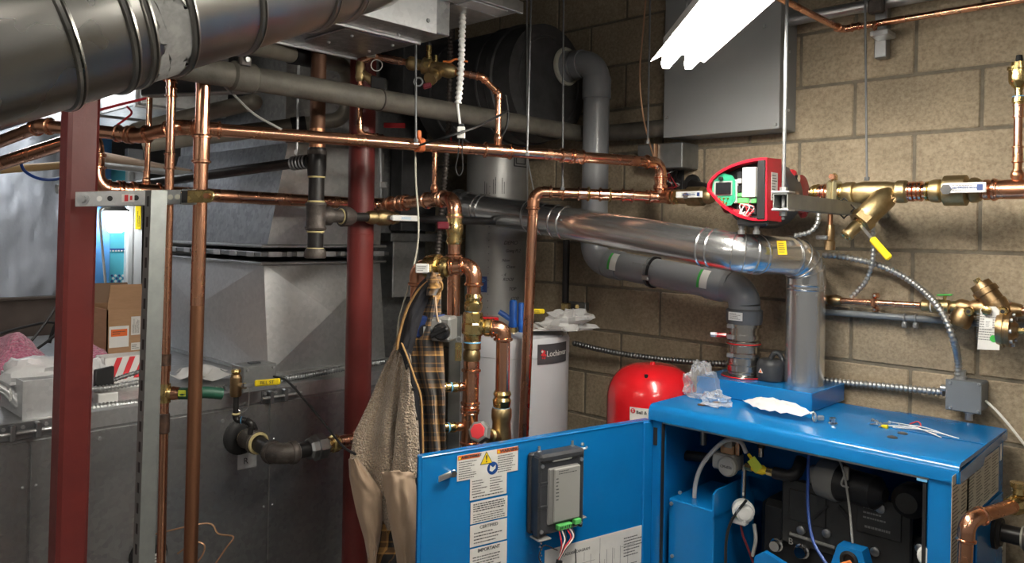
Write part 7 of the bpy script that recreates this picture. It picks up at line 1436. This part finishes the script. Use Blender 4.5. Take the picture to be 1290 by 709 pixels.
wj = thing('white_jamb', 'white trim strip right of the teal panel', 'trim strip', W(163, 340, x=-5.25)); ya, yb = W(158, 300, x=-5.26).y, W(178, 300, x=-5.26).y; MB().box((-5.3, ya, .3), (-5.24, yb, 2.1), .004).build('strip', 'white', wj); MB().box((-5.235, ya + .01, .5), (-5.23, ya + .035, 2.0)).build('groove', 'light_plastic', wj)
ln = thing('wall_lantern', 'glowing white wall lantern in the blue frame at left', 'lamp', W(146, 280, x=-5.1)); a, b = W(146, 266, x=-5.08), W(146, 293, x=-5.08)
MB().prof(b, a, [(0, .03), (.1, .05), (.5, .062), (.9, .066), (1, .066)], 24).build('lens', 'lantern_glow', ln); MB().prof(a, W(146, 259, x=-5.08), [(0, .075), (.3, .075), (.5, .06), (1, .045)], 24).build('cap', 'grey_plastic', ln); MB().box((-5.28, a.y - .03, a.z), (-5.05, a.y + .03, a.z + .03), .004).build('arm', 'grey_plastic', ln)
tag(wire([W(140, 262, x=-5.05), W(130, 262, x=-5.05), W(126, 270, x=-5.0), W(128, 300, x=-5.0), W(131, 335, x=-5.0), W(134, 370, x=-5.0)], .008, 'white_cable', 'white_cable'), 'white cable dropping beside the wall lantern', 'cable')
yc_ = thing('yellow_notice', 'yellow printed notice hanging beside the lantern', 'notice', W(174, 290, x=-5.22)); q = W(174, 274, x=-5.228); MB().obox(q, (EY + EZ * .0), EX, EZ, (.034, .004, .15), .001).build('card', 'yellow_print', yc_); lines(yc_, q + EX * .003, EZ, -EY, .12, .02, 2)
gl = thing('glass_jar', 'clear glass jar standing behind the cardboard box', 'jar', W(127, 410, x=-3.9)); q = W(127, 420, x=-3.9); MB().prof(q - EZ * .05, q + EZ * .06, [(0, .04), (.05, .045), (.75, .045), (.85, .035), (1, .036)], 20).build('jar_body', 'clear_film', gl); MB().prof(q + EZ * .06, q + EZ * .08, [(0, .038), (1, .038)], 18).build('lid', 'steel', gl)
# ceiling-level clutter at upper left
for i, (a, b, r, mm, lb_) in enumerate((((0, 214, -3.7), (120, 205, -3.7), .016, 'wood', 'yellowish timber batten under the ceiling at upper left'), ((90, 190, -3.9), (240, 220, -3.5), .024, 'canvas_tan', 'tan wrapped pipe under the ceiling right of the post'), ((100, 205, -3.8), (260, 222, -3.3), .014, 'grey_plastic', 'grey conduit under the ceiling behind the risers'))):
    tag(MB().sweep([W(a[0], a[1], x=a[2]), W(b[0], b[1], x=b[2])], r, 12).build(('timber_batten', 'wrapped_pipe', 'grey_conduit')[i], mm), lb_, ('batten', 'pipe', 'conduit')[i])
tag(wire([W(24, 199, x=-3.22), W(32, 216, x=-3.25), W(55, 226, x=-3.2), W(85, 220, x=-3.0), W(100, 186, x=-2.86)], .006, 'wire_blue', 'blue_cable'), 'blue cable sagging in front of the plastic sheet', 'cable')
tag(wire([W(120, 140, d=2.9), W(150, 132, d=2.9), W(175, 126, d=2.9), W(200, 120, d=2.9)], .005, 'wire_red', 'red_cable'), 'red cable strung beside the black beam', 'cable')
tag(wire([W(147, 158, d=2.9), W(158, 150, d=2.9), W(166, 142, d=2.9), W(160, 134, d=2.9)], .004, 'wire_red', 'red_cable'), 'short red cable curl below the round duct', 'cable')
tag(wire([W(262, 90, d=2.3), W(290, 115, d=2.35), W(318, 142, d=2.4), W(345, 158, d=2.45), W(360, 166, d=2.5)], .004, 'grey_plastic', 'grey_cable'), 'grey cable slanting below the black beam to the copper main', 'cable')
dt2 = thing('small_return_duct', 'flat galvanized duct under the ceiling beyond the square post', 'duct', (-3.6, .9, 2.2)); MB().box((-4.8, 1.25, 2.10), (-3.3, 1.62, 2.40), .004).build('duct_body', 'galv', dt2)
for x in (-3.35, -3.8, -4.3): MB().box((x - .012, 1.24, 2.09), (x + .012, 1.63, 2.41), .002).build('seam_flange', 'galv_white', dt2)
jp = thing('pipe_end', 'short grey pipe end poking out left of the red post', 'pipe stub', W(72, 240, x=-2.9)); MB().sweep([W(72, 238, x=-2.9), W(92, 237, x=-2.9)], .014, 12).build('tube', 'steel', jp); MB().ring(W(72, 238, x=-2.9), (W(92, 237, x=-2.9) - W(72, 238, x=-2.9)), .014, .003, 14, 6).build('rim', 'steel', jp)
# ================================================================= work coat hung on the valve
coat = thing('work_coat', 'tan work coat hung inside out, fleece lining and plaid sleeve showing', 'coat', W(510, 709, d=2.6))
def sheet(rows, name, m, d0=2.6, thick=.012, folds=3., amp=.02, seed=0., n=26, bulge=.05, sub=6, uvs=None, smooth=60):
    """hanging cloth: rows of (py, left px, right px, depth offset); folds run down the cloth, the middle bulges to the viewer"""
    out = []; rr = []
    for a, b in zip(rows[:-1], rows[1:]):
        for k in range(sub): t = k / sub; rr.append(tuple(a[i] + (b[i] - a[i]) * t for i in range(4)))
    rr.append(rows[-1])
    for j, (py, l, r, do_) in enumerate(rr):
        row = []
        for i in range(n):
            u = i / (n - 1); v = j / len(rr)
            f = amp * math.sin(2 * PI * folds * u + seed + 1.6 * noise.noise(V((u * 2, v * 3, seed)))) * min(1, .3 + v * 1.4)
            dd = d0 + do_ - bulge * math.sin(PI * u) - f + .012 * noise.noise(V((u * 5, v * 7, seed + 9)))
            row.append(W(l + (r - l) * u, py, d=dd))
        out.append(row)
    o = MB().grid(out, thick).build(name, m, coat, smooth=smooth)
    me = o.data; uv = me.uv_layers.new(name='UVMap'); K = n; N = len(out) * K
    L = sum((a[0] - b[0]).length for a, b in zip(out[:-1], out[1:]))
    for lp in me.loops:
        vi = lp.vertex_index % N; i, k = divmod(vi, K); uv.data[lp.index].uv = ((out[min(i, len(out) - 1)][k] - out[min(i, len(out) - 1)][0]).length, i / len(out) * L)
    return o
# fleece body (inside of the coat), narrow at the collar, spreading down
sheet([(400, 512, 518, .02), (425, 504, 512, 0), (447, 492, 516, 0), (470, 480, 522, 0), (510, 463, 529, -.01), (545, 446, 532, -.02), (580, 440, 534, -.02), (605, 441, 535, -.02), (640, 452, 536, -.01), (668, 466, 536, 0)], 'fleece_lining', 'sherpa', 2.56, .016, 2.4, .022, .6, 34)
# front edge strip of fleece, nearer
sheet([(446, 508, 515, -.04), (470, 507, 520, -.05), (500, 503, 526, -.06), (530, 499, 529, -.07), (570, 496, 530, -.07), (602, 492, 530, -.06)], 'fleece_facing', 'sherpa', 2.53, .014, 1.0, .012, 2.0, 16)
# tan canvas: outer shell folded round the hem and the patch pocket
sheet([(578, 439, 452, -.03), (600, 440, 468, -.035), (622, 444, 484, -.035), (645, 449, 483, -.03), (680, 459, 479, -.02), (709, 464, 472, -.02), (735, 466, 474, -.02)], 'canvas_shell', 'canvas_tan', 2.54, .012, 1.4, .010, .2, 16)
sheet([(594, 480, 523, -.085), (604, 482, 524, -.09), (625, 485, 525, -.09), (660, 491, 527, -.085), (700, 499, 528, -.08), (740, 503, 529, -.08)], 'canvas_flap', 'canvas_tan', 2.53, .010, 1.2, .008, 1.0, 18)
p = [W(481 + i * 4.2, 595.5 + 2.2 * math.sin(i * .3), d=2.43) for i in range(11)]; MB().sweep(p, .0035, 6).build('pocket_hem', 'canvas_tan', coat)
# dark plaid inside the lower opening
sheet([(622, 483, 496, .0), (660, 476, 500, .0), (709, 466, 506, 0), (740, 462, 508, 0)], 'plaid_lining', 'plaid', 2.56, .008, 1.5, .012, 0, 12)
# dark trim along the opening
tr = [W(px, py, d=2.44) for px, py in ((509, 440), (517, 470), (523, 500), (526, 540), (527, 580), (529, 640), (531, 720))]
tr2 = smooth_path(tr, 6); rows = [[q - RT * .012, q - FW * .006, q + RT * .012] for q in tr2]; MB().grid(rows, .006).build('black_placket', 'black_trim', coat)
for q in tr2[4::6]: MB().prof(q - FW * .010, q - FW * .014, [(0, .006), (1, .004)], 10).build('snap_button', 'black_plastic', coat)
# collar: tan-edged dark flap folded over
cl = [(345, 534, 556, -.02), (360, 530, 557, -.03), (378, 520, 556, -.03), (400, 511, 549, -.03), (425, 505, 535, -.03), (447, 503, 521, -.02)]
sheet([(346, 540, 552, -.03), (356, 529, 549, -.035), (370, 520, 543, -.035), (392, 511, 534, -.035), (415, 505, 527, -.03), (440, 501, 520, -.03), (452, 509, 517, -.03)], 'collar_inside', 'black_trim', 2.52, .010, 1.2, .008, 0, 14)
e1 = smooth_path([W(px, py, d=2.445) for px, py in ((553, 346), (540, 353), (526, 366), (514, 386), (507, 406), (502, 426), (500, 440))], 6); MB().grid([[q - RT * .004 - FW * .004, q - FW * .009, q + RT * .005] for q in e1], .004).build('collar_edge', 'tan_edge', coat)
sheet([(343, 539, 552, -.05), (352, 536, 557, -.055), (362, 535, 557, -.055), (372, 536, 549, -.05)], 'collar_fold', 'plaid', 2.52, .008, .8, .006, 1.4, 10)
MB().sweep(smooth_path([W(548, 352, d=2.45), W(556, 356, d=2.45), W(556, 364, d=2.46), W(551, 370, d=2.47)], 5), .0045, 6).build('collar_rim', 'tan_edge', coat)
# plaid front and sleeve hanging at right
sheet([(350, 540, 556, -.0), (372, 533, 556, -.01), (400, 524, 556, -.01), (430, 514, 558, -.03), (465, 518, 560, -.04), (500, 528, 561, -.04), (540, 531, 561, -.04), (575, 532, 562, -.03), (640, 533, 562, -.02), (700, 534, 562, -.02)], 'plaid_front', 'plaid', 2.56, .012, 2.2, .022, .9, 26)
e2 = smooth_path([W(px, py, d=2.43) for px, py in ((506, 432), (514, 452), (523, 478), (530, 500), (532, 540), (533, 585))], 6); MB().grid([[q - RT * .003, q - FW * .005, q + RT * .004] for q in e2], .004).build('opening_edge', 'tan_edge', coat)
e3 = smooth_path([W(px, py, d=2.49) for px, py in ((548, 374), (550, 395), (552, 405))], 6); MB().grid([[q - RT * .004, q - FW * .004, q + RT * .004] for q in e3], .003).build('seam_tape', 'canvas_tan', coat)
